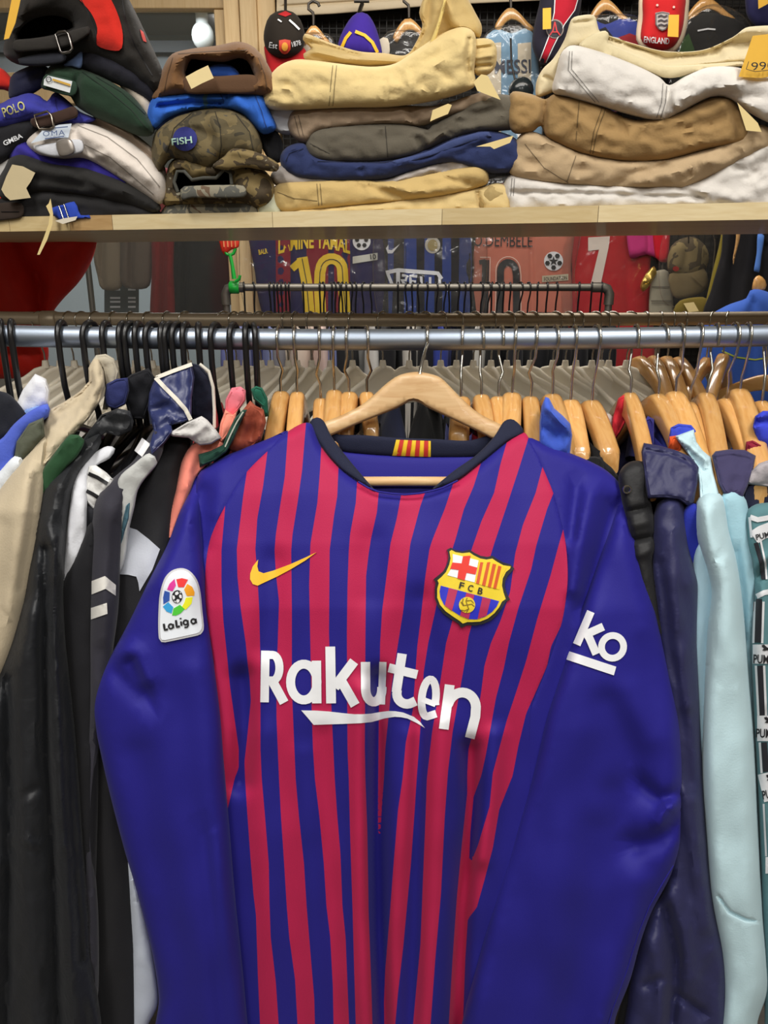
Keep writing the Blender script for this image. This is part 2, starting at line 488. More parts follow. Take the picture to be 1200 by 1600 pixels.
def loft(name, sections, mat, parent=None, sharp=50):
    n = len(sections[0]); V = [p for s in sections for p in s]; F = []
    for i in range(len(sections) - 1):
        for k in range(n):
            k2 = (k + 1) % n; F.append((i * n + k, i * n + k2, (i + 1) * n + k2, (i + 1) * n + k))
    F.append(tuple(range(n))); F.append(tuple((len(sections) - 1) * n + k for k in range(n)))
    return mesh_obj(name, V, F, mat, parent, True, sharp)
ORD = ['first', 'second', 'third', 'fourth', 'fifth', 'sixth', 'seventh', 'eighth', 'ninth', 'tenth', 'eleventh', 'twelfth',
       'thirteenth', 'fourteenth', 'fifteenth', 'sixteenth', 'seventeenth', 'eighteenth', 'nineteenth', 'twentieth',
       'twenty-first', 'twenty-second', 'twenty-third', 'twenty-fourth', 'twenty-fifth', 'twenty-sixth', 'twenty-seventh', 'twenty-eighth', 'twenty-ninth', 'thirtieth',
       'thirty-first', 'thirty-second', 'thirty-third', 'thirty-fourth', 'thirty-fifth', 'thirty-sixth', 'thirty-seventh', 'thirty-eighth', 'thirty-ninth', 'fortieth']
def copy_thing(root, loc, rot, label):
    r = root.copy(); COL.objects.link(r); r.location = loc; r.rotation_euler = rot; r['label'] = label
    ROOTS.append(r)
    for ch in root.children:
        c = ch.copy(); COL.objects.link(c); c.parent = r
    return r

# ================================================================== THE SETTING
YB = 3.75                                        # back wall
def S(name, lo, hi, mat):
    o = box(name, lo, hi, mat); o['kind'] = 'structure'; return o
FLOORM = woodmat((92, 88, 82), (74, 70, 66), 0.5, 0.1, (2, 20, 20), 'floor_boards')
PLASTER = plain((206, 190, 160), 0.9, 0, 'cream_plaster')
S('floor', (-2.6, -2.6, -0.1), (2.6, 6.0, 0.0), FLOORM)
S('ceiling', (-2.6, -2.6, 3.0), (2.6, 6.0, 3.1), plain((190, 186, 176), 0.9, 0, 'white_ceiling'))
DIMW = plain((126, 116, 102), 0.9, 0, 'stocked_wall')
S('wall_left', (-2.7, -2.6, 0), (-2.6, 6.0, 3.0), DIMW)
S('wall_right', (2.6, -2.6, 0), (2.7, 6.0, 3.0), DIMW)
S('wall_front', (-2.6, -2.7, 0), (2.6, -2.6, 3.0), DIMW)
XP = P(356, 100, YB).x
S('wall_back', (XP, YB, 0), (2.6, YB + 0.1, 3.0), PLASTER)
S('wall_far', (-2.6, 5.9, 0), (XP + 0.6, 6.0, 3.0), plain((196, 204, 206), 0.9, 0, 'pale_far_wall'))
S('wall_side', (XP + 0.5, YB + 0.1, 0), (XP + 0.6, 5.9, 3.0), PLASTER)
# timber post beside the window
post = setting('trim_1')
for a, b, d in ((352, 376, 0.0), (378, 404, 0.02), (404, 432, 0.0)):
    box('post_board', (P(a, 60, YB - 0.08).x, YB - 0.09 - d, 0), (P(b, 60, YB - 0.08).x, YB, 3.0), WALLW, post, 0.004)
# window: wooden frame, one high pane and one low pane
win = setting('window_1')
zt0, zt1 = P(300, 20, YB).z, P(300, 118, YB).z
xr, xl = P(340, 60, YB).x, -2.6
GLASS = plastic_film('window_glass', 0.5, (200, 210, 210), 0.05, 0.0)
box('window_frame', (xl, YB - 0.06, zt0), (xr + 0.08, YB, 3.0), WALLW, win, 0.004)
box('window_frame', (xr, YB - 0.05, zt1), (xr + 0.1, YB, zt0), WALLW, win, 0.004)
box('window_frame', (xl, YB - 0.06, zt1 - 0.12), (xr + 0.1, YB, zt1), WALLW, win, 0.004)
box('window_frame', (xr, YB - 0.05, 0.0), (xr + 0.1, YB, zt1 - 0.12), WALLW, win, 0.004)
box('window_bead', (xl, YB - 0.075, zt0 + 0.05), (xr + 0.05, YB - 0.06, zt0 + 0.06), WALLW, win)
box('pane', (xl, YB - 0.02, zt1), (xr, YB - 0.014, zt0), GLASS, win)
box('pane', (xl, YB - 0.02, 0.6), (xr, YB - 0.014, zt1 - 0.12), GLASS, win)
# what stands in the room behind the glass
d = thing('ceiling_beam', 'dark grey beam with a pale strip seen through the high window pane', 'beam')
zA, zB = P(280, 52, 5.2).z, P(280, 85, 5.2).z
box('beam_side', (-2.55, 5.2, zB - 0.4), (XP + 0.4, 5.4, zB), plain((92, 92, 90), 0.7), d)
box('beam_strip', (-2.55, 5.15, zB), (XP + 0.4, 5.4, zA - 0.05), plain((58, 56, 54), 0.7), d)
d = thing('pendant_lamp', 'white globe lamp seen through the high window pane', 'lamp')
c = P(317, 56, 5.0)
def sphere(name, c, r, mat, parent, sc=(1, 1, 1), seg=20):
    bm = bmesh.new(); bmesh.ops.create_uvsphere(bm, u_segments=seg, v_segments=seg // 2, radius=r)
    for v in bm.verts: v.co = Vector((v.co.x * sc[0], v.co.y * sc[1], v.co.z * sc[2])) + Vector(c)
    me = bpy.data.meshes.new(name); bm.to_mesh(me); bm.free(); me.materials.append(mat)
    me.polygons.foreach_set('use_smooth', [True] * len(me.polygons))
    o = bpy.data.objects.new(name, me); COL.objects.link(o); o.parent = parent
    return o
sphere('globe', c, 0.07, plain((238, 236, 228), 0.4), d, (0.9, 0.9, 1.05))
tube('stem', [(c.x, c.y, c.z + 0.06), (c.x, c.y, c.z + 0.16)], 0.035, plain((228, 228, 224), 0.5), d, 16)

# ================================================================== RAILS
RY, BY, KY = 1.05, 1.75, 3.1
RR = 0.0141
def railz(x):                                     # front rail sags a little in the middle
    return P(600, 531, RY).z + 0.008 * min(1.4, (x / 0.62) ** 2)
BZ = P(600, 500, BY).z
KZ = P(650, 449, KY).z
t = thing('clothes_rack', 'bright galvanised pipe clothes rack at the front carrying jackets and the striped jersey', 'clothes rack')
tube('rail', [(x, RY, railz(x)) for x in np.linspace(-1.25, 1.25, 25)], RR, PIPE, t, 20)
for sx in (-1.25, 1.25):
    tube('upright', [(sx, RY, 0.0), (sx, RY, railz(sx))], RR * 1.05, PIPE, t, 16)
    tube('foot', [(sx, RY - 0.25, 0.016), (sx, RY + 0.25, 0.016)], RR * 1.05, PIPE, t, 12)
t = thing('clothes_rack', 'dull brownish pipe clothes rack standing behind the front rack', 'clothes rack')
xj = P(78, 496, BY).x
tube('rail', [(x, BY, BZ + 0.004 * (x / 0.8) ** 2) for x in np.linspace(-1.6, 1.6, 25)], RR, PIPE_B, t, 20)
tube('pipe_collar', [(xj - 0.02, BY, BZ + .002), (xj - 0.016, BY, BZ + .002), (xj + 0.012, BY, BZ + .002), (xj + 0.016, BY, BZ + .002)], [RR * 1.05, RR * 1.28, RR * 1.28, RR * 1.05], PIPE_B, t, 20)
for sx in (-1.6, 1.6):
    tube('upright', [(sx, BY, 0.0), (sx, BY, BZ)], RR * 1.05, PIPE_B, t, 16)
    tube('foot', [(sx, BY - 0.25, 0.016), (sx, BY + 0.25, 0.016)], RR * 1.05, PIPE_B, t, 12)
t = thing('clothes_rack', 'grey pipe clothes rack with elbow corners far back in front of the bagged jerseys', 'clothes rack')
GP = plain((120, 116, 108), 0.45, 0.8, 'grey_pipe')
xa, xb = P(352, 449, KY).x, P(953, 449, KY).x
tube('rail', [(xa + 0.05, KY, KZ), (xb - 0.05, KY, KZ)], RR, GP, t, 16)
for sx, sg in ((xa, 1), (xb, -1)):
    tube('elbow', [(sx + sg * 0.07, KY, KZ), (sx + sg * 0.03, KY, KZ), (sx + sg * 0.01, KY, KZ - 0.006), (sx, KY, KZ - 0.025), (sx, KY, KZ - 0.065)], RR * 1.35, GP, t, 14)
    tube('upright', [(sx, KY, 0), (sx, KY, KZ - 0.03)], RR, GP, t, 14)
    tube('foot', [(sx, KY - 0.25, 0.016), (sx, KY + 0.25, 0.016)], RR, GP, t, 10)

# ================================================================== SHELF
sh = thing('display_shelf', 'pale laminated wood shelf board above the racks carrying caps and trousers', 'shelf')
pl = P(0, 362, 1.44); pr = P(1200, 343, 1.22)
ZS = (pl.z + pr.z) / 2
ax = (pr - pl); ax.z = 0; ux = ax.normalized(); uy = Vector((-ux.y, ux.x, 0))
SH = 0.024
def slab(name, s0, s1, d0, d1, z0, z1, mat, parent, tilt=True):
    pts = []
    for z in (z0, z1):
        for (s, dd) in ((s0, d0), (s1, d0), (s1, d1), (s0, d1)):
            p = pl + ux * s + uy * dd; zz = pl.z + (pr.z - pl.z) * s / ax.length
            pts.append((p.x, p.y, zz + z))
    F = [(0, 1, 2, 3), (4, 7, 6, 5), (0, 4, 5, 1), (1, 5, 6, 2), (2, 6, 7, 3), (3, 7, 4, 0)]
    return mesh_obj(name, pts, F, mat, parent, False)
slab('board', -0.62, ax.length + 0.55, 0.022, 0.55, 0, SH, SHELFW, sh)
LT = [woodmat(a, b, 0.55, 0.1, (3, 40, 60), 'lamella_wood') for a, b in
      (((208, 188, 142), (196, 172, 122)), ((190, 156, 106), (174, 138, 88)), ((210, 194, 154), (198, 178, 134)))]
cuts = [-0.62, -0.30, 0.02, 0.135, 0.215, 0.5, 0.78, 1.02, ax.length + 0.55]
for i in range(len(cuts) - 1):
    slab('lamella', cuts[i] + 0.0004, cuts[i + 1] - 0.0004, 0.0, 0.0215, 0.0, SH, LT[[2, 0, 0, 1, 2, 2, 0, 2][i]], sh)
for s in (-0.56, ax.length + 0.48):
    for dd in (0.05, 0.47):
        p = pl + ux * s + uy * dd
        box('leg', (p.x - 0.02, p.y - 0.02, 0), (p.x + 0.02, p.y + 0.02, ZS - 0.006), SHELFW, sh)
def shelf_top(px, off=0.0):
    """Y of a thing standing `off` behind the shelf's front edge at picture column px, its base at the shelf top"""
    s = px / 1200.0
    return 1.44 + (1.22 - 1.44) * s + off

# ================================================================== HANGERS
def hook_path(rr=0.0185, neck=0.075, tip=0.008, front=-1, kink=0.0):
    p = [(0, 0, -neck), (0, 0, -neck * 0.72), (front * 0.004, kink, -neck * 0.55), (front * 0.014, 0, -0.022)]
    pts = [(a[1], a[0], a[2]) for a in p]
    for k in range(13):
        a = math.radians(200 - k * 205 / 12)
        pts.append((0, -front * rr * math.cos(a), rr * math.sin(a)))
    pts.append((0, -front * (rr - 0.0005), -tip))
    return pts
def arms(name, half, drop, wx, hz, z0, mat, parent, p=1.5, hz0=None, n=25, yoff=0, sag=0.0):
    secs = []
    for i in range(n):
        y = -half + 2 * half * i / (n - 1); u = abs(y) / half
        zc = z0 - drop * (u ** p)
        hh = hz + ((hz0 or hz) - hz) * max(0, 1 - u * 2.6) ** 1.0
        wv = wx * (1 if u < 0.93 else 0.75); r = min(wv, hh) * 0.32
        sec = []
        for cx, cz, a0 in ((wv / 2 - r, -r, 0), (-wv / 2 + r, -r, 90), (-wv / 2 + r, -hh + r, 180), (wv / 2 - r, -hh + r, 270)):
            for k in range(4):
                a = math.radians(a0 + k * 30); sec.append((cx + r * math.cos(a), y + yoff, zc + cz + r * math.sin(a)))
        secs.append(sec)
    return loft(name, secs, mat, parent)
def px_x(px, py, Y): return P(px, py, Y).x

# black plastic hangers on the front rail
proto = thing('plastic_hanger', 'x', 'hanger', 'black plastic hangers on the front rail'); proto['_placed'] = 1
hp = [(-0.006, 0, 0)]
pth = [(0, 0, -0.125), (0, -0.002, -0.10), (0, -0.016, -0.062), (0, -0.019, -0.03)]
for k in range(11):
    a = math.radians(195 - k * 200 / 10); pth.append((0, 0.0195 * math.cos(a), 0.0195 * math.sin(a)))
tube('hook', pth, 0.0042, BLACKPL, proto, 8)
ap = [(0, -0.13, -0.165), (0, -0.09, -0.148), (0, -0.03, -0.128), (0, 0, -0.122), (0, 0.03, -0.128), (0, 0.09, -0.148), (0, 0.13, -0.165)]
tube('arm', ap, [0.006, 0.0065, 0.006, 0.006, 0.006, 0.0065, 0.006], BLACKPL, proto, 8)
tube('bar', [(0, -0.125, -0.168), (0, 0, -0.175), (0, 0.125, -0.168)], 0.004, BLACKPL, proto, 8)
first = True
bx = [5, 22, 99, 143, 168, 195, 207, 218, 239, 258, 268, 279, 292, 312, 338, 366, 386, 398]
for i, px in enumerate(bx):
    x = px_x(px, 535, RY); loc = (x, RY, railz(x)); rot = (0, 0, math.radians(random.uniform(-14, 14) + (28 if i in (0, 1) else 0)))
    lab = '%s black plastic hanger from the left on the bright front rail' % ORD[i]
    if first: proto.location = loc; proto.rotation_euler = rot; proto['label'] = lab; first = False
    else: copy_thing(proto, loc, rot, lab)
# varnished wooden hangers on the front rail
def wood_row(pxs, Y, zf, group, where, rotr=10, drop=0.10, half=0.21, py=560, scale=1.0):
    pr_ = None
    for i, it in enumerate(pxs):
        px, top = it[0], it[1]; x = px_x(px, py, Y)
        zt = P(px, top, Y).z                        # height of the wood's top
        lab = '%s varnished wooden hanger from the left on the %s' % (ORD[i], where)
        rot = (0, math.radians(random.uniform(-2, 2)), math.radians(it[2] if len(it) > 2 else random.uniform(-rotr, rotr)))
        neck = zf(x) - zt
        r = thing('wooden_hanger', lab, 'hanger', group); r['_placed'] = 1
        r.location = (x, Y, zf(x)); r.rotation_euler = rot
        tube('hook', hook_path(0.0178, neck + 0.004, random.uniform(0.002, 0.012), -1 if random.random() < 0.8 else 1, random.uniform(-.006, .006)), 0.0019, STEEL, r, 8)
        wv = random.choice((0.020, 0.023, 0.027))
        if pr_ is None: pr_ = {}
        key = (wv, round(neck, 3))
        hf = half + (0.0 if px > 980 else -0.05 if px > 880 else -0.075 if 530 < px < 770 else -0.045) if py == 560 else half
        b = arms('shoulder_bar', hf, drop * hf / half, wv, 0.030, -neck, HWOOD, r, 1.35, 0.036, 27)
fr = [(437, 611), (462, 612), (500, 622), (522, 609), (544, 612), (573, 612), (722, 619), (752, 616), (782, 619), (804, 613), (835, 619), (866, 615),
      (895, 624), (929, 625, 5), (990, 613), (1033, 615), (1059, 611), (1088, 628, -6), (1114, 613, -8), (1143, 622), (1163, 607), (1198, 626)]
wood_row(fr, RY, railz, 'wooden hangers on the front rail', 'bright front rail', 10, 0.085, 0.135)
wood_row([(1006, 556), (1029, 555), (1048, 556), (1066, 557), (1110, 558, -35), (1134, 552, -30), (1205, 585, 60)], BY, lambda x: BZ, 'wooden hangers on the rear rail',
         'dull rear rail', 12, 0.13, 0.21, 520)
# frosted plastic hangers on the rear rail
FROST, nt, b = newmat('frosted_plastic')
b.inputs['Base Color'].default_value = (*lin((244, 236, 218)), 1); b.inputs['Roughness'].default_value = 0.35
b.inputs['Transmission Weight'].default_value = 0.3; b.inputs['IOR'].default_value = 1.2; b.inputs['Subsurface Weight'].default_value = 0.0
bump(nt, b, 30, 0.2)
proto = thing('frosted_hanger', 'x', 'hanger', 'frosted plastic hangers on the rear rail'); proto['_placed'] = 1
tube('hook', hook_path(0.0178, 0.10, 0.006), 0.0019, STEEL, proto, 8)
secs = []
for i in range(33):
    y = -0.2 + 0.4 * i / 32; u = abs(y) / 0.2
    zt = -0.100 - 0.012 * min(1, u / 0.22) ** 2 - 0.085 * max(0, u - 0.12) ** 1.15
    hh = 0.085 * max(0.28, 1 - u * 0.9)
    wv = 0.011; r = 0.004
    secs.append([(wv / 2 * a, y, zt + bz) for a, bz in ((0.5, 0), (1, -0.004), (0.75, -0.010), (0.55, -0.014), (0.55, -hh + .01), (1, -hh + .004), (.5, -hh), (-.5, -hh), (-1, -hh + .004), (-.55, -hh + .01), (-.55, -.014), (-.75, -.010), (-1, -.004), (-.5, 0))])
loft('hanger_body', secs, FROST, proto, 70)
tube('hook_socket', [(0, 0, -0.088), (0, 0, -0.105)], [0.0065, 0.009], FROST, proto, 10)
fx = [62, 85, 108, 128, 150, 178, 205, 232, 262, 290, 350, 366, 380, 405, 420, 448, 462, 485, 515, 550, 598, 640, 665, 690, 715, 742, 770, 795, 812, 832, 868, 888, 905, 930, 945, 957, 985]
first = True
for i, px in enumerate(fx):
    x = px_x(px, 500, BY); loc = (x, BY, BZ); sgn = 1 if px < 620 else -1
    rot = (0, 0, math.radians(sgn * -1 * random.uniform(14, 58)))
    lab = '%s frosted plastic hanger from the left on the dull rear rail' % ORD[i]
    if first: proto.location = loc; proto.rotation_euler = rot; proto['label'] = lab; first = False
    else: copy_thing(proto, loc, rot, lab)

# ================================================================== plain garments hanging edge-on along a rail
def rail_garment(name, label, cat, x, Y, zrail, col, group=None, neck=0.075, drop=0.10, half=0.2, front=None, thick=0.022, length=0.75, rotz=0.0, collar=None, seed=0, mat=None, notch=0.075, py_low=False):
    front = front or half
    t = thing(name, label, cat, group)
    m = mat or fabric(col)
    nA, nZ = 22, 16
    rows = []
    ca, sa = math.cos(rotz), math.sin(rotz)
    V = []; F = []
    for side in (1, -1):
        for i in range(nA):
            a = -front + (half + front) * i / (nA - 1); u = min(1.0, abs(a) / 0.21)
            top = zrail - neck + 0.012 - drop * u ** 1.35 + 0.004
            if py_low: top -= 0.06
            if abs(a) < notch: top -= 0.055 * (1 - (abs(a) / notch) ** 2) + 0.0
            e = min(1, (1 - abs((2 * i / (nA - 1)) - 1)) * 5)
            for j in range(nZ):
                v = j / (nZ - 1); z = top - length * v * (1.0)
                th = thick * (0.25 + 0.75 * math.sqrt(e)) * min(1, 0.2 + v * 7) * (1 + 0.25 * noise.noise((a * 14, z * 3, seed)))
                xx = side * th + 0.012 * noise.noise((a * 9, z * 2.5, seed + 5))
                V.append((x + xx * ca - a * sa, Y + xx * sa + a * ca, z))
    n = nA * nZ
    for s in (0, 1):
        for i in range(nA - 1):
            for j in range(nZ - 1):
                q = s * n + i * nZ + j; F.append((q, q + nZ, q + nZ + 1, q + 1))
    for i in range(nA - 1):
        for j in (0, nZ - 1):
            q = i * nZ + j; F.append((q, q + nZ, q + nZ + n, q + n))
    for j in range(nZ - 1):
        for i in (0, nA - 1):
            q = i * nZ + j; F.append((q, q + 1, q + 1 + n, q + n))
    mesh_obj('body', V, F, m, t, True, 75)
    if collar:
        secs = []
        cw = 0.06
        V = []; F = []
        K = 20
        for k in range(K + 1):
            a = 2 * math.pi * k / K
            for r_, dz in ((0.9, -0.035), (1.0, 0.012), (1.06, 0.02), (1.12, 0.008), (1.18, -0.03)):
                yy = min(0.085, front * 0.8) * math.sin(a) * r_; xx = (thick * 1.05) * math.cos(a) * r_
                zz = zrail - neck - drop * (min(1, abs(yy) / 0.21)) ** 1.35 - 0.058 + dz
                V.append((x + xx * ca - yy * sa, Y + xx * sa + yy * ca, zz))
        for k in range(K):
            for j in range(4):
                q = k * 5 + j; F.append((q, q + 5, q + 6, q + 1))
        mesh_obj('collar', V, F, fabric(collar), t, True, 80)
    return t
# those behind the striped jersey, seen only at the collars
mid = [(437, (30, 34, 52), (196, 196, 200)), (462, (60, 60, 66), (120, 120, 126)), (500, (150, 40, 46), (190, 44, 48)), (522, (40, 44, 60), (210, 206, 196)), (544, (180, 178, 172), (230, 228, 220)),
       (573, (26, 28, 36), (34, 36, 44)), (722, (60, 70, 150), (92, 100, 170)), (752, (150, 34, 48), (176, 44, 56)), (782, (24, 24, 28), (30, 30, 34)), (804, (200, 196, 190), (232, 228, 222)),
       (835, (36, 40, 60), (44, 48, 66)), (895, (30, 32, 40), (40, 46, 62)), (929, (22, 22, 24), (26, 26, 28)), (1033, (34, 34, 92), (40, 40, 120)), (1059, (190, 74, 40), (60, 70, 170))]
for i, (px, c1, c2) in enumerate(mid):
    x = px_x(px, 560, RY)
    rail_garment('hung_garment', '%s garment from the left of those hanging on wood hangers behind the striped jersey' % ORD[i], 'garment', x, RY, railz(x), c1, 'tops behind the striped jersey', front=0.055 if 530 < px < 770 else 0.095, thick=0.017, drop=0.085, py_low=True, collar=c2, seed=i * 3.1)
rg = [(30, 30, 34), (200, 196, 190), (40, 44, 60), (24, 24, 26), (150, 40, 46), (90, 100, 150), (28, 28, 30), (210, 206, 198), (34, 38, 60), (24, 24, 26), (60, 60, 64), (28, 28, 30), (180, 176, 168), (20, 20, 24), (150, 30, 36), (40, 40, 46), (24, 26, 30)]
for i, c in enumerate(rg):
    px = 95 + i * 64; x = px_x(px, 500, BY)
    rail_garment('hung_garment', '%s garment from the left of those hanging on the dull rear rail' % ORD[i], 'garment', x, BY, BZ, c, 'tops on the rear rail', neck=0.15, drop=0.12, thick=0.03, half=0.19, seed=i + 40, rotz=random.uniform(-.3, .3))

# ================================================================== THE STRIPED JERSEY
JY = yprof([(640, .955), (660, .945), (700, .93), (770, .900), (850, .872), (950, .848), (1100, .832), (1300, .812), (1600, .79), (1700, .785)], 0.022, 600, 350)
SEAM_L = [(450, 674), (418, 705), (400, 722), (386, 737), (368, 760), (352, 790), (338, 818), (327, 848), (321, 890), (321, 940), (326, 990), (333, 1040)]
SEAM_R = [(826, 684), (838, 708), (850, 735), (865, 772), (877, 815), (884, 850), (887, 895), (885, 930), (878, 972), (866, 1010), (850, 1055), (832, 1100)]
NECK = [(817, 675), (792, 690), (752, 722), (715, 750), (690, 762), (665, 769), (630, 773), (600, 771), (586, 767), (560, 752), (530, 730), (502, 697), (484, 661)]
LSH = [(484, 661), (450, 673), (418, 686), (387, 698), (353, 712), (328, 726), (309, 743)]
LEXT = [(304, 800), (308, 870), (312, 950), (320, 1040), (328, 1120), (334, 1200), (345, 1400), (360, 1660)]
REXT = [(775, 1660), (785, 1500), (812, 1400), (835, 1320), (862, 1210), (884, 1130), (915, 1040), (938, 960), (965, 880), (984, 800)]
RSH = [(974, 764), (950, 737), (920, 720), (880, 704), (850, 693), (828, 681)]
UNION = LSH + LEXT + REXT + RSH + NECK[:-1]
JF = [  # folds of the cloth: (line, height towards the viewer, width)
    ([(592, 1060), (590, 1200), (590, 1340), (594, 1480), (600, 1640)], -0.030, 15),
    ([(566, 1080), (562, 1250), (566, 1450), (576, 1640)], 0.012, 18),
    ([(640, 1150), (628, 1300), (612, 1450), (605, 1640)], 0.006, 16),
    ([(655, 1120), (650, 1300), (648, 1450), (640, 1640)], -0.012, 14),
    ([(690, 1130), (684, 1300), (672, 1500), (662, 1640)], 0.012, 20),
    ([(735, 1170), (735, 1280), (722, 1420), (712, 1640)], -0.028, 15),
    ([(775, 1150), (768, 1240), (750, 1340)], 0.010, 16),
    ([(378, 1060), (384, 1140), (376, 1220)], -0.02, 18),
    ([(408, 1150), (412, 1300), (425, 1500), (440, 1640)], 0.006, 24),
    ([(505, 1150), (515, 1350), (530, 1640)], -0.004, 16),
    ([(475, 1180), (490, 1400), (500, 1640)], 0.004, 18),
    ([(428, 880), (424, 940), (416, 1010)], -0.007, 22),
    ([(585, 850), (580, 930)], -0.006, 26),
    ([(650, 840), (640, 900)], 0.004, 30),
    ([(660, 940), (672, 1020), (665, 1090)], -0.006, 22),
    ([(960, 790), (940, 860), (912, 950)], -0.018, 14),
    ([(925, 770), (905, 850), (898, 920)], 0.010, 13),
    ([(900, 760), (893, 840)], -0.008, 10),
    ([(318, 770), (316, 850)], -0.008, 14),
    ([(345, 745), (335, 800)], 0.003, 12),
    (SEAM_L, -0.0012, 2.5), (SEAM_R, -0.0012, 2.5),
]
JFIELD = Field(UNION, JY, 0.016, 16, JF, (0.006, 95, 3.3, 170), step=8)
# --- stripes: left and right edges of the ten red stripes, read as a function of height on the cloth
def E(*a): return ([p[1] for p in a], [p[0] for p in a])
EDG = [
 E((300, 640), (300, 1640)), E((356, 770), (352, 790), (346, 860), (346, 915), (349, 970), (356, 1037), (359, 1070), (366, 1120), (373, 1170), (373, 1200), (367, 1215), (359, 1250), (340, 1330), (320, 1640)),
 E((395, 700), (386, 735), (380, 775), (370, 858), (371, 900), (376, 950), (384, 1005), (387, 1037), (390, 1060), (392, 1095), (386, 1155), (382, 1190), (383, 1217), (386, 1265), (391, 1335), (396, 1397), (400, 1430), (403, 1525), (408, 1640)),
 E((424, 680), (418, 705), (411, 760), (402, 810), (399, 858), (402, 900), (405, 950), (407, 1040), (407, 1170), (409, 1217), (414, 1275), (420, 1350), (421, 1410), (423, 1465), (431, 1535), (438, 1640)),
 E((451, 660), (450, 675), (445, 745), (437, 795), (431, 835), (429, 860), (431, 895), (436, 940), (434, 1005), (432, 1050), (432, 1120), (434, 1170), (436, 1217), (439, 1275), (444, 1350), (448, 1415), (452, 1465), (461, 1530), (467, 1640)),
 E((479, 650), (472, 735), (465, 785), (457, 835), (455, 860), (456, 950), (456, 1050), (457, 1100), (460, 1170), (462, 1217), (467, 1275), (475, 1350), (479, 1415), (486, 1500), (491, 1560), (493, 1640)),
 E((503, 680), (500, 735), (496, 785), (485, 850), (483, 915), (485, 1010), (487, 1110), (489, 1170), (492, 1217), (499, 1275), (506, 1350), (510, 1415), (516, 1465), (520, 1540), (522, 1640)),
 E((530, 700), (529, 727), (527, 775), (522, 805), (515, 860), (514, 990), (518, 1110), (523, 1217), (527, 1275), (532, 1335), (535, 1415), (540, 1465), (543, 1540), (547, 1640)),
 E((560, 730), (558, 752), (556, 785), (547, 835), (545, 860), (543, 915), (542, 990), (543, 1170), (545, 1217), (547, 1300), (551, 1425), (553, 1500), (557, 1640)),
 E((594, 740), (592, 767), (589, 800), (580, 840), (576, 865), (572, 900), (571, 990), (570, 1170), (571, 1217), (574, 1300), (576, 1425), (580, 1535), (583, 1640)),
 E((632, 750), (627, 772), (620, 810), (610, 850), (604, 900), (597, 955), (594, 1005), (592, 1120), (591, 1217), (590.5, 1300), (591.5, 1335), (590, 1460), (588, 1640)),
 E((672, 750), (667, 762), (657, 790), (645, 835), (641, 850), (636, 895), (630, 955), (622, 1005), (612, 1070), (606, 1130), (602, 1170), (600, 1215), (595, 1290), (592, 1335), (590.5, 1460), (588.5, 1640)),
 E((718, 730), (710, 750), (695, 795), (675, 845), (671, 858), (664, 905), (657, 970), (652, 1010), (645, 1110), (634, 1160), (629, 1217), (622, 1265), (615, 1350), (609, 1430), (602, 1515), (600, 1565), (601, 1640)),
 E((756, 712), (751, 725), (740, 760), (725, 795), (711, 845), (706, 860), (691, 900), (680, 955), (669, 1005), (662, 1050), (657, 1135), (651, 1217), (648, 1265), (642, 1350), (636, 1415), (630, 1480), (622, 1550), (614, 1640)),
 E((798, 670), (782, 725), (772, 770), (752, 815), (737, 858), (725, 900), (711, 955), (697, 1005), (685, 1085), (675, 1145), (667, 1217), (665, 1275), (660, 1397), (657, 1475), (650, 1550), (642, 1640)),
 E((828, 676), (825, 687), (810, 735), (792, 790), (772, 850), (757, 900), (744, 950), (732, 995), (727, 1030), (720, 1070), (707, 1145), (700, 1205), (695, 1275), (689, 1397), (680, 1500), (670, 1640)),
 E((852, 715), (847, 732), (837, 770), (817, 820), (805, 865), (797, 925), (782, 970), (767, 1005), (757, 1040), (752, 1080), (745, 1125), (732, 1170), (730, 1210), (730, 1240), (722, 1315), (714, 1400), (707, 1500), (699, 1640)),
 E((873, 745), (865, 770), (855, 795), (838, 852), (830, 890), (810, 950), (795, 1005), (787, 1045), (775, 1090), (767, 1135), (759, 1180), (752, 1212), (740, 1245), (735, 1300), (733, 1345), (729, 1430), (725, 1500), (720, 1640)),
 E((886, 810), (880, 827), (872, 855), (860, 900), (840, 965), (822, 1033), (807, 1080), (792, 1125), (780, 1170), (770, 1208), (765, 1260), (747, 1320), (736, 1348), (730, 1432), (726, 1500), (721, 1640)),
 E((905, 810), (900, 870), (890, 925), (878, 975), (861, 1010), (855, 1040), (840, 1075), (822, 1115), (810, 1165), (801, 1212), (780, 1265), (770, 1325), (757, 1375), (745, 1418), (731, 1436), (727, 1500), (722, 1640)),
]
def stripe_u(p):
    """signed distance to the nearest stripe edge, positive inside a red stripe"""
    B = np.stack([np.interp(p[:, 1], e[0], e[1]) for e in EDG], 1)
    out = np.zeros(len(p))
    for i in range(len(p)):
        b = list(B[i]); k = 1
        while k < len(b):                       # drop stripes pinched away in a fold
            if b[k] - b[k - 1] < 3.5: del b[k - 1:k + 1]
            else: k += 1
        x = p[i, 0]; n = sum(1 for v in b if v <= x)
        d = min(abs(v - x) for v in b)
        out[i] = d if n % 2 else -d
    return out
BLUE = (34, 30, 126); CRIM = (176, 32, 76); NAVY = (28, 32, 54)
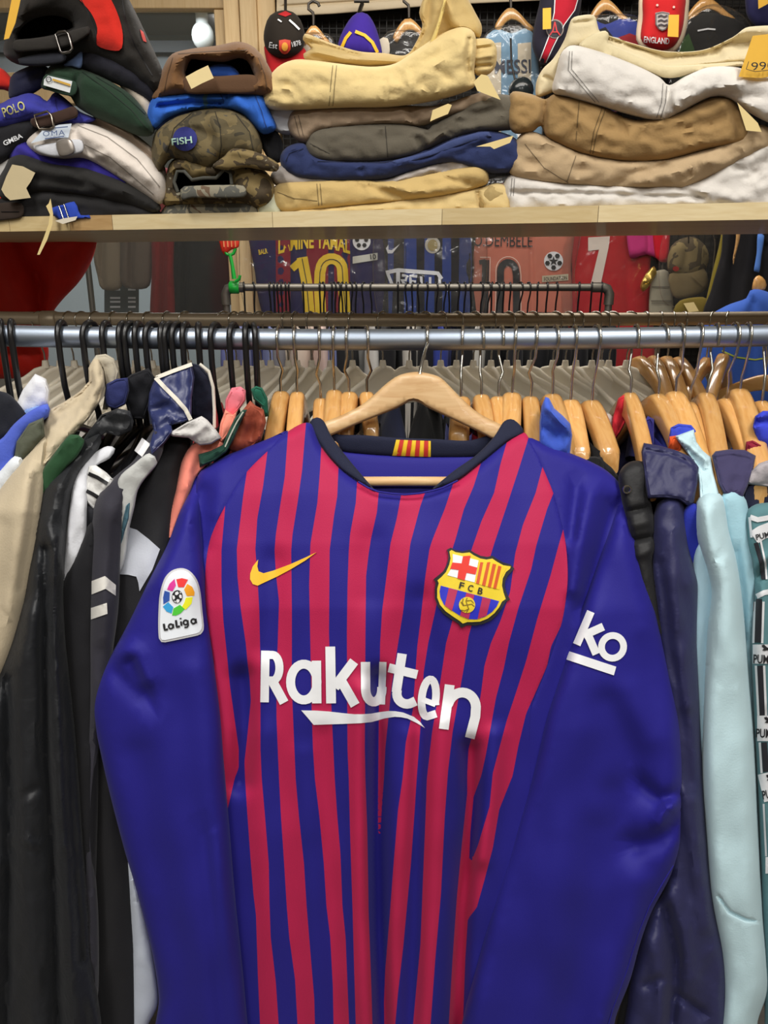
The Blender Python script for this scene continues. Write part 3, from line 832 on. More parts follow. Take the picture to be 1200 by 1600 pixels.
def jersey_mat(striped):
    m, nt, b = newmat('jersey_striped_knit' if striped else 'jersey_blue_knit')
    b.inputs['Roughness'].default_value = 0.62; b.inputs['Specular IOR Level'].default_value = 0.2
    b.inputs['Sheen Weight'].default_value = 0.04
    n, src = bump(nt, b, 900, 0.30, 0.0006, 2)
    if striped:
        at = nt.nodes.new('ShaderNodeAttribute'); at.attribute_name = 'stripe'
        lt = nt.nodes.new('ShaderNodeMath'); lt.operation = 'GREATER_THAN'; lt.inputs[1].default_value = 0.0
        nt.links.new(at.outputs['Fac'], lt.inputs[0])
        mx = nt.nodes.new('ShaderNodeMix'); mx.data_type = 'RGBA'
        mx.inputs[6].default_value = (*lin(BLUE), 1); mx.inputs[7].default_value = (*lin(CRIM), 1)
        nt.links.new(lt.outputs[0], mx.inputs[0]); nt.links.new(mx.outputs[2], b.inputs['Base Color'])
    else:
        b.inputs['Base Color'].default_value = (*lin(BLUE), 1)
    return m
MJS, MJB = jersey_mat(True), jersey_mat(False)
jr = thing('football_jersey', 'long sleeved football jersey in blue and crimson stripes hanging frontally on a pale wooden hanger', 'jersey')
body_reg = SEAM_L[::1] + [(336, 1120), (342, 1200), (352, 1400), (366, 1660)] + [(770, 1660), (782, 1500), (806, 1400), (824, 1300), (830, 1200), (828, 1150)] + SEAM_R[::-1] + [(817, 675)] + NECK[1:-1] + [(484, 661)]
torso = inflate('torso_front', JFIELD, MJS, jr, body_reg, 6, 'thin', {'stripe': stripe_u}, True, True, 80)
rl = LSH[1:] + LEXT + [(368, 1660), (354, 1400), (344, 1200), (338, 1120)] + SEAM_L[::-1][:-1]
inflate('raglan_shoulder', JFIELD, MJB, jr, rl, 8, 'thin', None, True, True, 80)
rr = SEAM_R + [(826, 1150), (828, 1200), (822, 1300), (804, 1400), (780, 1500), (768, 1660)] + REXT + RSH[:-1]
inflate('raglan_shoulder', JFIELD, MJB, jr, rr, 8, 'thin', None, True, True, 80)
# back of the jersey
def back_panel(name, out, Y, mat, parent, step=14):
    f = Field(out, Y, 0.004, 20)
    return inflate(name, f, mat, parent, None, step, 'puff')
back_panel('torso_back', [(470, 690), (340, 730), (325, 900), (350, 1200), (370, 1640), (755, 1640), (800, 1400), (850, 1100), (880, 900), (900, 730), (830, 700), (745, 712), (640, 714), (540, 706)],
           yprof([(680, .975), (760, .955), (900, .90), (1100, .875), (1640, .83)], 0.012), MJB, jr)
# inside of the back neck and the navy ribbed collar
nb = Field([(524, 690), (545, 700), (620, 709), (745, 709), (768, 696), (722, 742), (690, 790), (570, 790), (545, 730)], yprof([(690, .975), (790, .955)]), 0.002, 14)
inflate('neck_inside', nb, MJB, jr, None, 8, 'puff')
MNV = fabric(NAVY, 0.8, 0.1, 700, 0.4)
cb = Field([(512, 674), (530, 679), (570, 680), (620, 684), (680, 686), (735, 688), (778, 676), (762, 702), (745, 713), (680, 714), (615, 712), (560, 708), (535, 704), (522, 692)], 0.968, 0.004, 10)
colb = inflate('collar_back', cb, MNV, jr, None, 7, 'puff')
fl = decal('heritage_patch', [(619, 687), (673, 689), (673, 714), (613, 712)], cb, 0.0015, YELP, colb, 6)
for k in range(4):
    a0 = 0.11 + k * 0.235; a1 = a0 + 0.115
    top = lambda a: (619 + 54 * a, 687 + 2 * a); bot = lambda a: (613 + 60 * a, 712 + 2 * a)
    decal('patch_stripe', [top(a0), top(a1), bot(a1), bot(a0)], cb, 0.0025, REDP, colb, 8)
CY = yprof([(640, .955), (660, .948), (700, .928), (740, .907), (770, .892)], 0.012)
cl = Field([(484, 660), (502, 697), (530, 730), (560, 752), (587, 768), (580, 759), (555, 730), (535, 705), (517, 680), (506, 658), (495, 652)], CY, 0.006, 5, step=6)
inflate('collar_band', cl, MNV, jr, None, 5, 'puff')
cr = Field([(818, 675), (792, 690), (752, 722), (715, 750), (675, 765), (682, 758), (710, 735), (745, 710), (772, 682), (788, 658), (803, 656)], CY, 0.006, 5, step=6)
inflate('collar_band', cr, MNV, jr, None, 5, 'puff')
tube('neck_piping', [P(x, y, float(CY(np.array([[x, y]]))[0]) - 0.012) for x, y in [(560, 753), (575, 762), (590, 768), (610, 771), (632, 773), (655, 771), (675, 767), (692, 762), (715, 751)]], 0.0012, MJB, jr, 8)
decal('neck_print', [(590, 746), (598, 745), (614, 740), (604, 746), (596, 750)], nb, 0.002, WHITEP, jr, 5)
decal('neck_label', [(632, 739), (640, 740), (640, 745), (632, 745)], nb, 0.002, WHITEP, jr, 5)
# sleeves
SLO = [(309, 743), (296, 770), (280, 802), (262, 850), (234, 905), (200, 975), (165, 1040), (149, 1082), (146, 1118), (158, 1180), (174, 1250), (195, 1330), (210, 1380), (226, 1440), (240, 1500), (248, 1560), (250, 1660), (393, 1660), (387, 1598), (376, 1480), (367, 1397), (359, 1300), (352, 1217), (345, 1120), (334, 1030), (323, 950), (319, 880), (313, 810)]
SLY = yprof([(740, .935), (800, .895), (900, .862), (1000, .845), (1150, .825), (1400, .80), (1660, .78)])
SLT = lambda p: np.interp(p[:, 1], [743, 800, 920], [0.006, 0.018, 0.028])
SL = Field(SLO, SLY, SLT, 30, [
    ([(190, 1015), (215, 1020), (228, 1060)], 0.010, 16), ([(180, 1050), (220, 1090)], -0.006, 14),
    ([(205, 1035), (230, 1085), (236, 1105)], -0.006, 10),
    ([(245, 1120), (270, 1250), (300, 1400), (330, 1640)], 0.005, 24), ([(215, 1180), (250, 1400), (285, 1640)], -0.005, 26),
    ([(300, 1050), (330, 1300), (350, 1640)], 0.005, 20), ([(318, 1300), (338, 1500), (352, 1640)], -0.006, 12),
    ([(290, 790), (270, 850), (240, 910)], 0.004, 16)], (0.008, 110, 8.1, 220), step=9)
sl = inflate('sleeve', SL, MJB, jr, None, 9, 0.05)
SRO = [(974, 764), (985, 800), (1000, 850), (1022, 940), (1046, 1050), (1062, 1130), (1067, 1200), (1066, 1270), (1062, 1325), (1046, 1372), (1018, 1425), (1000, 1475), (985, 1530), (962, 1590), (945, 1660), (708, 1660), (722, 1598), (735, 1540), (748, 1490), (770, 1410), (800, 1315), (830, 1212), (852, 1120), (880, 1035), (892, 1000), (920, 920), (950, 835)]
SRY = yprof([(760, .935), (850, .895), (950, .868), (1100, .845), (1300, .82), (1660, .782)])
SRT = lambda p: np.interp(p[:, 1], [764, 830, 960], [0.006, 0.020, 0.030])
SR = Field(SRO, SRY, SRT, 26, [
    ([(1060, 1255), (1042, 1262), (1030, 1285)], 0.012, 12), ([(1062, 1240), (1030, 1250), (1000, 1225)], -0.010, 12), ([(1060, 1290), (1025, 1315), (990, 1320)], -0.012, 16),
    ([(950, 1100), (985, 1180), (1000, 1240)], -0.010, 26), ([(985, 1080), (1020, 1150)], 0.006, 24),
    ([(960, 1240), (985, 1330)], -0.008, 24), ([(900, 1150), (880, 1350), (850, 1640)], 0.006, 40), ([(930, 1300), (915, 1450), (890, 1640)], -0.006, 30),
    ([(1000, 1380), (960, 1500), (925, 1640)], 0.006, 20), ([(965, 800), (985, 900), (1000, 980)], 0.004, 20)], (0.012, 120, 2.2, 200), step=9)
sr = inflate('sleeve', SR, MJB, jr, None, 9, 0.05)
tube('cuff_seam', [P(x, y, float(SR.front(np.array([[x, y]], float))[0]) - 0.0008) for x, y in [(1052, 1352), (1040, 1372), (1015, 1415), (997, 1460), (980, 1515), (958, 1575), (942, 1630)]], 0.0009, MJB, sr, 6)

# ---- crest
def M8(p, ox=670, oy=840, s=8.0): return [(ox + x / s, oy + y / s) for x, y in p]
CBLK = [(225, 150), (275, 125), (330, 155), (420, 172), (510, 150), (570, 190), (650, 228), (730, 240), (795, 225), (850, 265), (930, 310), (1020, 335), (1070, 385), (1030, 430), (985, 480), (955, 550), (950, 620), (975, 700), (1015, 770), (965, 800), (925, 870), (860, 960), (780, 1035), (680, 1080), (580, 1100), (480, 1095), (405, 1130), (370, 1075), (280, 1020), (180, 950), (110, 860), (75, 760), (75, 650), (85, 560), (60, 520), (110, 480), (180, 420), (230, 330), (245, 250), (240, 190)]
CYEL = [(258, 172), (285, 155), (335, 182), (420, 195), (510, 185), (560, 220), (640, 260), (720, 275), (795, 262), (850, 300), (930, 345), (1025, 360), (1015, 390), (965, 430), (925, 510), (915, 600), (935, 690), (962, 768), (915, 800), (880, 870), (820, 945), (740, 1010), (640, 1050), (540, 1055), (480, 1055), (425, 1075), (385, 1040), (300, 985), (210, 920), (140, 840), (105, 750), (105, 640), (125, 570), (108, 535), (160, 490), (215, 430), (255, 340), (272, 260)]
cr_y = plain((226, 200, 44), 0.55); cr_b = plain((36, 44, 190), 0.6); cr_r = plain((176, 40, 84), 0.6)
crest = decal('crest_badge', M8(CBLK), JFIELD, 0.003, BLACKP, torso, 5, skirt=0.003); crest['label'] = 'embroidered club crest with letters F C B'
decal('crest_rim', M8(CYEL), JFIELD, 0.0038, cr_y, crest, 5)
L = 0.0044
decal('crest_cross_field', M8([(300, 205), (622, 285), (572, 560), (230, 470), (285, 380), (300, 300)]), JFIELD, L, WHITEP, crest, 5)
decal('crest_cross', M8([(428, 232), (522, 225), (500, 345), (606, 375), (584, 462), (472, 440), (448, 535), (358, 508), (372, 405), (268, 390), (296, 310), (410, 322)]), JFIELD, L + .0006, plain((220, 52, 40), 0.6), crest, 5)
decal('crest_bar_field', M8([(625, 300), (790, 300), (972, 378), (905, 490), (882, 650), (575, 570)]), JFIELD, L, YELP, crest, 5)
for q in ([(645, 305), (680, 310), (628, 580), (592, 570)], [(730, 308), (768, 305), (705, 605), (665, 592)], [(800, 325), (842, 335), (775, 625), (738, 612)], [(870, 350), (908, 362), (842, 640), (805, 632)]):
    decal('crest_bar', M8(q), JFIELD, L + .0006, plain((206, 84, 36), 0.6), crest, 5)
decal('crest_stripe_field', M8([(150, 600), (880, 795), (850, 860), (790, 930), (700, 990), (600, 1022), (500, 1020), (380, 970), (270, 900), (190, 840), (145, 750), (135, 670)]), JFIELD, L, cr_b, crest, 5)
for q in ([(250, 630), (360, 658), (290, 915), (200, 850)], [(470, 690), (570, 715), (500, 1018), (390, 975)], [(670, 745), (775, 770), (722, 975), (610, 1018)]):
    decal('crest_stripe', M8(q), JFIELD, L + .0005, cr_r, crest, 5)
decal('crest_ball', M8(ell(478, 842, 102, 100)), JFIELD, L + .0012, cr_y, crest, 4)
BR = plain((120, 96, 20), 0.6)
strokes('crest_ball_seams', [(M8(p), 1.3) for p in ([(480, 842), (465, 790), (480, 752)], [(480, 842), (535, 830), (570, 860)], [(480, 842), (500, 890), (470, 935)], [(480, 842), (430, 850), (400, 800)], [(400, 905), (450, 915), (500, 890)], [(430, 760), (420, 810), (440, 850)], [(470, 790), (530, 785), (560, 820)])], JFIELD, L + .0018, BR, crest, 3)
for ch, x, y in (('F', 412, 600), ('C', 522, 632), ('B', 645, 668)):
    q = M8([(x, y)])[0]; text('crest_letter', ch, q[0], q[1], 7.5 if ch != 'C' else 8, 14, JFIELD, L + .0006, BLACKP, crest, 0.02, 10.5)
# ---- yellow tick mark
SWS = [(823, 669), (770, 708), (700, 750), (640, 782), (590, 805), (548, 825), (525, 818), (512, 795), (513, 768), (525, 735), (550, 703), (546, 735), (552, 758), (575, 767), (620, 755), (700, 725), (770, 694)]
decal('tick_mark', M8(SWS, 220, 640, 3.0), JFIELD, 0.0016, plain((240, 186, 40), 0.55), torso, 4)
# ---- sponsor lettering
def R3(p): return [(380 + x / 3.0, 980 + y / 3.0) for x, y in p]
def ln(p, wd): return (R3(p), wd / 3.0)
def arc(cx, cy, rx, ry, a0, a1, n=14, rot=0): return ell(cx, cy, rx, ry, n, rot, a0, a1)
LET = [
 ('R', [ln([(104, 110), (100, 352)], 40), ln([(100, 130), (138, 130)] + arc(138, 190, 32, 60, -90, 90) + [(100, 250)], 38), ln([(130, 240), (160, 295), (192, 354)], 44)], ()),
 ('a', [ln(arc(284, 257, 62, 84, 0, 360, 30), 42), ln([(343, 157), (345, 357)], 44)], (0,)),
 ('k', [ln([(408, 91), (412, 357)], 46), ln([(428, 282), (520, 160)], 46), ln([(450, 235), (525, 366)], 46)], ()),
 ('u', [ln([(573, 163), (574, 290)] + arc(612, 290, 38, 60, 180, 0, 14)[::1] + [(650, 280)], 44), ln([(655, 163), (648, 362)], 34)], ()),
 ('t', [ln([(745, 124), (718, 300)] + arc(768, 312, 48, 48, 195, 60, 10)[::1] + [(808, 346)], 44), ln([(682, 190), (816, 222)], 42)], ()),
 ('e', [ln([(838, 338), (902, 362)], 26), ln([(902, 366)] + arc(870, 332, 33, 88, 10, -270, 22, 6) + [(905, 405)], 36)], ()),
 ('n', [ln([(968, 270), (940, 478)], 46), ln([(952, 372)] + arc(1025, 378, 66, 72, 190, 350, 14, 8) + [(1088, 420), (1062, 520)], 46)], ()),
]
for ch, lines, closed in LET:
    o = strokes('sponsor_letter', lines, JFIELD, 0.0016, WHITEP, torso, 4, closed)
decal('sponsor_underline', R3([(272, 390), (340, 391), (400, 395), (460, 402), (520, 408), (560, 408), (600, 405), (640, 398), (680, 393), (715, 394), (750, 400), (800, 420), (830, 445), (852, 473), (815, 450), (770, 428), (740, 422), (710, 420), (660, 428), (630, 437), (600, 445), (550, 450), (500, 452), (420, 455), (330, 458), (300, 422)]), JFIELD, 0.0016, WHITEP, torso, 4)
# ---- sleeve lettering and league badge
def K3(p): return [(860 + x / 3.48, 640 + y / 3.48) for x, y in p]
strokes('sleeve_lettering', [(K3([(220, 1098), (143, 1278)]), 12.5), (K3([(180, 1228), (288, 1180)]), 12.5), (K3([(200, 1215), (250, 1330)]), 12.5), (K3(ell(338, 1290, 60, 62, 30, 20)), 10.5), (K3([(150, 1150), (140, 1175), (136, 1200)]), 4)], SR, 0.0016, WHITEP, sr, 4, (3,))
decal('sleeve_underline', K3([(90, 1310), (358, 1398), (345, 1445), (75, 1355)]), SR, 0.0016, WHITEP, sr, 5)
def B10(p): return [(230 + x / 10.67, 870 + y / 10.67) for x, y in p]
BO = [(195, 1360), (183, 1100), (200, 700), (238, 500), (300, 340), (400, 235), (500, 195), (600, 190), (700, 230), (790, 320), (850, 430), (890, 600), (920, 900), (945, 1150), (940, 1220), (890, 1290), (800, 1320), (300, 1425), (235, 1420)]
BI = [(225, 1350), (215, 1100), (232, 710), (268, 515), (325, 370), (412, 270), (505, 230), (598, 225), (685, 260), (765, 345), (822, 445), (862, 605), (890, 905), (915, 1150), (905, 1205), (870, 1255), (790, 1285), (300, 1388), (245, 1385)]
bd = decal('league_badge', B10(BO), SL, 0.003, plain((188, 188, 192), 0.6), sl, 5, True, skirt=0.003); bd['label'] = 'white arched league badge with a multicoloured ring and ball'
decal('badge_field', B10(BI), SL, 0.0038, plain((226, 232, 240), 0.6), bd, 5, True)
for col, q in (((214, 48, 150), [(455, 368), (478, 480), (420, 575), (330, 545), (370, 450)]), ((226, 46, 46), [(485, 375), (580, 355), (680, 380), (610, 508), (515, 505)]),
               ((236, 160, 30), [(668, 450), (750, 500), (790, 590), (785, 650), (660, 655), (615, 545)]), ((236, 236, 40), [(645, 680), (760, 670), (740, 780), (640, 885), (580, 830), (620, 760)]),
               ((80, 200, 60), [(545, 800), (625, 870), (560, 940), (480, 980), (415, 975), (440, 860)]), ((52, 160, 220), [(350, 755), (435, 840), (405, 945), (320, 910), (260, 830)]), ((44, 84, 170), [(290, 565), (375, 590), (370, 730), (270, 790), (265, 680)])):
    decal('badge_segment', B10(q), SL, 0.0044, plain(col, 0.55), bd, 4)
decal('badge_ball', B10(ell(500, 665, 90, 110, 24, 8)), SL, 0.0044, BLACKP, bd, 3)
for q in ([(470, 590), (510, 575), (530, 610), (495, 640), (462, 630)], [(545, 625), (575, 640), (578, 690), (545, 690), (530, 655)], [(500, 705), (540, 715), (535, 755), (500, 770), (480, 735)], [(420, 640), (455, 650), (465, 690), (440, 720), (422, 690)], [(440, 735), (470, 735), (485, 765), (465, 755)], [(540, 575), (565, 600), (550, 612)]):
    decal('badge_ball_patch', B10(q), SL, 0.005, WHITEP, bd, 4)
def LG(p, wd): return (B10(p), wd / 10.67)
for ln_, cl_ in (([LG([(275, 1115), (292, 1220), (345, 1208)], 36)], ()), ([LG(ell(393, 1160, 36, 38, 16), 30), LG([(430, 1118), (438, 1190)], 30)], (0,)), ([LG([(478, 1055), (492, 1170), (545, 1158)], 36)], ()),
                 ([LG([(562, 1075), (572, 1150)], 32), LG([(555, 1018), (558, 1042)], 32)], ()), ([LG(ell(640, 1095, 36, 38, 16), 30), LG([(675, 1055), (684, 1140), (668, 1172), (620, 1178)], 28)], (0,)), ([LG(ell(770, 1075, 36, 38, 16), 30), LG([(808, 1030), (818, 1108)], 30)], (0,))):
    strokes('badge_letter', ln_, SL, 0.0048, BLACKP, bd, 2, cl_)

# ---- the pale hanger that carries the jersey
hg = thing('wooden_hanger', 'unvarnished pale pine hanger inside the striped jersey with a round trouser bar', 'hanger')
HO = [(400, 716), (440, 692), (475, 674), (508, 659), (540, 646), (570, 629), (604, 599), (624, 586), (649, 581), (672, 584), (690, 591), (720, 621), (746, 644), (780, 662), (820, 680), (880, 716), (876, 730), (820, 708), (776, 689), (740, 671), (700, 652), (670, 638), (646, 626), (620, 638), (590, 650), (560, 662), (517, 681), (470, 700), (405, 728)]
HF = Field(HO, yprof([(580, .985), (640, .975), (690, .962), (740, .95)]), 0.009, 6, [([(646, 582), (646, 630)], 0.006, 26, 'c')], step=7)
inflate('shoulder_bar', HF, PINE, hg, None, 7, 0.014)
tube('trouser_bar', [P(x, 752 + (0.00004 * (x - 628) ** 2), 0.942) for x in range(445, 825, 15)], 0.0062, PINE, hg, 12)
hk = [P(655, 590, .975), P(658, 572, .985), P(663, 552, 1.005), P(668, 538, 1.02)]
xx = hk[-1].x; zz = railz(xx)
for k in range(10):
    a = math.radians(195 - k * 20); hk.append(Vector((xx + 0.002 * k / 10, RY + 0.0178 * math.cos(a), zz + 0.0178 * math.sin(a))))
tube('hook', hk, 0.0021, STEEL, hg, 10)
tube('hook_socket', [P(655, 592, .975), P(656, 584, .977)], 0.004, STEEL, hg, 10)

# ================================================================== JACKETS ON THE FRONT RAIL
def G(t, name, out, Y, mat, T=0.022, R=22, folds=(), back=0.12, nz=(0.004, 40, 1.0, 90), step=10, holes=()):
    if isinstance(mat, tuple): mat = fabric(mat)
    if 'collar' in name or name in ('lapel', 'green_edge', 'lining', 'pink_lining', 'teal_edge', 'inner_neck'):
        T *= 0.45; R *= 0.5                      # flat flaps of cloth, not cushions
        nz = (0.006, 22, len(out) * 1.7, 30, 1)
        f = Field(out, Y, T, R, folds, nz, holes, False, min(6, step), True); step = min(6, step)
    else:
        if name in ('shoulder', 'white_panel'): T *= 0.4; R *= 0.4; nz = (0.005, 24, len(out) * 1.3, 40, 1)
        if name in ('sleeve', 'body', 'panel', 'shoulder') and len(out) > 6: out = grow(out, 4)
        f = Field(out, Y, T, R, folds, nz, holes, step=min(10, step))
    o = inflate(name, f, mat, t, None, step, back)
    o['_f'] = 0; del o['_f']
    return o, f
GRP = 'jackets on the left of the front rail'
# ---- left, from the edge of the picture inwards
t = thing('dark_jumper', 'dark navy top at the far left edge under the bent black hanger', 'garment', GRP)
G(t, 'shoulder', [(-40, 615), (0, 615), (16, 622), (40, 655), (20, 668), (0, 685), (-40, 690)], 0.93, (30, 32, 40))
t = thing('white_shirt', 'white shirt with blue lining below the second black hanger at far left', 'shirt', GRP)
G(t, 'collar', [(22, 640), (35, 610), (55, 584), (72, 592), (78, 610), (76, 634), (52, 646), (35, 652)], 0.975, (222, 224, 230))
G(t, 'lining', [(30, 655), (40, 640), (60, 634), (72, 640), (60, 655), (40, 664)], 0.965, (120, 150, 210))
t = thing('blue_jumper', 'periwinkle blue top showing as a sloping shoulder at the far left', 'garment', GRP)
G(t, 'shoulder', [(-40, 740), (-40, 700), (0, 692), (25, 665), (50, 645), (74, 635), (73, 648), (45, 665), (25, 690), (12, 735), (0, 760)], 0.915, (78, 98, 196))
t = thing('olive_jacket', 'olive grey jacket collar between the blue top and the beige coat', 'jacket', GRP)
G(t, 'collar', [(22, 718), (26, 690), (45, 662), (68, 652), (70, 680), (55, 705), (38, 718)], 0.905, (84, 88, 74))
t = thing('white_jumper', 'white top peeking out left of the beige coat shoulder', 'garment', GRP)
G(t, 'shoulder', [(-40, 800), (-20, 760), (0, 742), (25, 716), (34, 722), (15, 750), (0, 790), (-40, 860)], 0.895, (214, 220, 226))
t = thing('beige_coat', 'beige trench coat with a turned up collar at the left', 'coat', GRP)
BE = fabric((186, 172, 146), 0.8, 0.2)
G(t, 'sleeve', [(-40, 830), (-20, 800), (0, 772), (20, 742), (45, 712), (68, 684), (74, 690), (70, 730), (62, 790), (56, 840), (47, 895), (32, 965), (12, 1030), (-12, 1075), (-40, 1100)], yprof([(690, .915), (800, .87), (1050, .845)]), BE, 0.03, 34,
  [([(45, 740), (30, 830), (10, 950)], 0.006, 18), ([(60, 740), (50, 830), (35, 920)], -0.005, 10), ([(0, 820), (-5, 940)], -0.006, 16)])
G(t, 'collar', [(138, 575), (146, 561), (153, 560), (162, 580), (164, 602), (156, 628), (138, 655), (112, 682), (90, 705), (72, 726), (64, 734), (68, 700), (66, 665), (74, 642), (100, 628), (124, 612), (139, 596)], yprof([(560, .975), (640, .945), (730, .885)]), BE, 0.018, 16,
  [([(150, 580), (152, 605), (135, 640), (100, 680)], 0.006, 8), ([(140, 600), (118, 630), (85, 655)], -0.006, 8), ([(90, 660), (78, 700)], 0.006, 10)], 0.05, step=7)
G(t, 'back_collar', [(140, 570), (150, 555), (165, 553), (178, 560), (186, 580), (180, 610), (168, 640), (160, 640), (166, 605), (160, 575)], 0.985, fabric((176, 168, 150)), 0.012, 12, (), 0.05, step=7)
t = thing('green_jacket', 'dark green jacket with white piping right of the beige coat', 'jacket', GRP)
o, f = G(t, 'shoulder', [(52, 815), (58, 780), (68, 740), (80, 722), (112, 682), (128, 688), (118, 710), (96, 735), (82, 765), (70, 800), (60, 826)], 0.885, (38, 74, 46), 0.022, 18)
tube('piping', [P(x, y, .868) for x, y in [(53, 770), (54, 785), (57, 805), (60, 822)]], 0.0018, fabric((230, 232, 232)), t, 8)
G(t, 'body', [(30, 990), (42, 900), (50, 840), (55, 800), (70, 790), (66, 850), (60, 930), (52, 1000)], 0.892, (30, 36, 70), 0.02, 16)
t = thing('nylon_jacket', 'large black nylon jacket with soft wrinkled sleeves filling the lower left', 'jacket', GRP)
NYL = fabric((27, 29, 33), 0.5, 0.1, 300, 0.25, 0.1, 0.4, 0.4)
G(t, 'sleeve', [(132, 690), (156, 678), (150, 700), (122, 738), (106, 785), (100, 860), (96, 920), (99, 1000), (110, 1100), (119, 1200), (128, 1330), (139, 1480), (142, 1680), (-60, 1680), (-60, 1180), (-20, 1095), (5, 1040), (25, 985), (40, 930), (48, 870), (56, 815), (70, 765), (90, 733), (112, 708)],
  yprof([(680, .93), (760, .895), (900, .86), (1100, .84), (1400, .81), (1680, .79)]), NYL, 0.034, 36,
  [([(72, 860), (70, 1000), (72, 1150), (84, 1350), (92, 1640)], -0.016, 9), ([(92, 840), (86, 1000), (92, 1200), (108, 1450), (118, 1640)], 0.010, 12), ([(45, 960), (40, 1150), (45, 1400), (60, 1640)], 0.012, 18),
   ([(12, 1060), (16, 1250), (10, 1640)], -0.016, 10), ([(25, 1250), (60, 1230)], -0.004, 8), ([(20, 1310), (60, 1320)], 0.004, 8), ([(60, 760), (80, 900)], 0.004, 14), ([(104, 1050), (112, 1250), (128, 1500)], -0.008, 8)],
  0.14, (0.0055, 30, 4.0, 80, 1), 7)
G(t, 'collar', [(126, 692), (140, 672), (158, 648), (184, 638), (203, 642), (209, 658), (206, 672), (186, 682), (165, 676), (146, 690)], 0.925, NYL, 0.022, 14, [([(160, 655), (190, 660)], -0.006, 8)], 0.06, step=7)
t = thing('navy_rib_jumper', 'navy collar and black stand-up neck left of the white trimmed puffer', 'garment', GRP)
G(t, 'collar', [(166, 600), (182, 592), (200, 590), (202, 610), (196, 632), (180, 640), (165, 635), (163, 618)], 0.965, (38, 44, 92), 0.014, 10, (), 0.05, step=7)
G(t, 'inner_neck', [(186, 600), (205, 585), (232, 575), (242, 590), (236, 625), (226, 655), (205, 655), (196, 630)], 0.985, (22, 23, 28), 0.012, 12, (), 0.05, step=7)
t = thing('panel_jacket', 'black jacket with a white shoulder panel left of the black and white ribbed polo', 'jacket', GRP)
G(t, 'sleeve', [(99, 915), (112, 885), (130, 848), (142, 820), (150, 850), (148, 1000), (150, 1150), (148, 1300), (140, 1480), (128, 1330), (119, 1180), (108, 1060), (100, 980)], yprof([(820, .875), (1480, .81)]), (22, 22, 26), 0.02, 22)
G(t, 'white_panel', [(99, 912), (98, 885), (104, 830), (110, 782), (114, 752), (132, 722), (150, 706), (168, 697), (180, 701), (172, 716), (150, 728), (140, 745), (136, 790), (133, 848), (116, 886)], yprof([(690, .92), (800, .878), (920, .862)]), (206, 208, 214), 0.02, 18, [([(130, 740), (120, 800), (112, 870)], 0.004, 12)], step=8)
t = thing('ribbed_polo', 'white polo with black stripes on its ribbed collar', 'polo shirt', GRP)
o, f = G(t, 'collar', [(132, 780), (136, 745), (139, 728), (150, 727), (166, 738), (178, 750), (168, 768), (156, 786), (148, 800)], 0.888, (226, 226, 224), 0.02, 14, (), 0.05, step=6)
strokes('rib_stripe', [([(138, 740), (152, 746), (168, 756)], 6), ([(135, 767), (145, 772), (156, 779)], 6)], f, 0.0012, BLACKP, o, 4)
G(t, 'body', [(128, 812), (136, 788), (150, 798), (160, 785), (158, 830), (150, 900), (146, 1000), (140, 900), (132, 850)], 0.893, (30, 31, 36), 0.016, 14)
t = thing('striped_sleeve_jacket', 'charcoal jacket with two white bands around its sleeve', 'jacket', GRP)
o, f = G(t, 'sleeve', [(141, 1010), (142, 900), (147, 830), (152, 785), (163, 765), (190, 741), (212, 722), (232, 690), (244, 672), (252, 690), (246, 716), (228, 742), (208, 758), (194, 780), (188, 820), (184, 880), (181, 950), (172, 1020), (160, 1110), (148, 1190), (142, 1300), (150, 1440), (148, 1560), (136, 1500), (134, 1350), (136, 1200), (140, 1100)],
         yprof([(680, .925), (800, .88), (1000, .855), (1500, .81)]), fabric((48, 47, 56), 0.85, 0.2), 0.024, 18, [([(170, 790), (164, 900), (160, 1000)], 0.005, 10), ([(182, 820), (176, 920)], -0.004, 8)], step=8)
decal('sleeve_band', [(143, 908), (164, 900), (181, 914), (181, 931), (165, 920), (143, 929)], f, 0.0015, fabric((214, 212, 206)), o, 6)
decal('sleeve_band', [(142, 950), (167, 942), (168, 959), (142, 968)], f, 0.0015, fabric((214, 212, 206)), o, 6)
decal('shoulder_band', [(210, 704), (222, 684), (235, 694), (222, 714)], f, 0.0015, fabric((222, 222, 224)), o, 6)
t = thing('grey_shirt', 'pale grey shirt with a teal edge between charcoal and black jackets', 'shirt', GRP)
G(t, 'shoulder', [(188, 838), (187, 790), (189, 750), (212, 728), (234, 712), (242, 722), (226, 742), (212, 764), (206, 792), (198, 826), (190, 880), (184, 905)], 0.876, (186, 188, 186), 0.018, 14, step=8)
G(t, 'teal_edge', [(190, 815), (196, 790), (205, 780), (202, 810), (190, 850), (186, 900), (184, 890)], 0.872, (70, 104, 118), 0.012, 8, step=7)
t = thing('puffer_jacket', 'navy puffer jacket with a white trimmed high collar', 'jacket', GRP)
PUF = fabric((40, 48, 92), 0.4, 0.05, 200, 0.2, 0.1, 0.25, 0.5)
pcol, fpc = G(t, 'collar', [(231, 640), (233, 615), (239, 598), (247, 586), (272, 576), (299, 566), (304, 590), (300, 620), (299, 655), (286, 660), (268, 664), (270, 676), (258, 692), (244, 706), (236, 713), (232, 695), (240, 672), (236, 655)],
  yprof([(560, .965), (640, .935), (710, .895)]), PUF, 0.024, 18, [([(238, 640), (262, 636), (285, 650)], -0.007, 8), ([(250, 610), (275, 640)], 0.006, 10), ([(244, 672), (262, 660)], -0.005, 7)], 0.05, step=7)
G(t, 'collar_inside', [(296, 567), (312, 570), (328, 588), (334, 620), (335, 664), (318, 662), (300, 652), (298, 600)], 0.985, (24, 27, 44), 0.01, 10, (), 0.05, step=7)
TR = fabric((206, 202, 190))
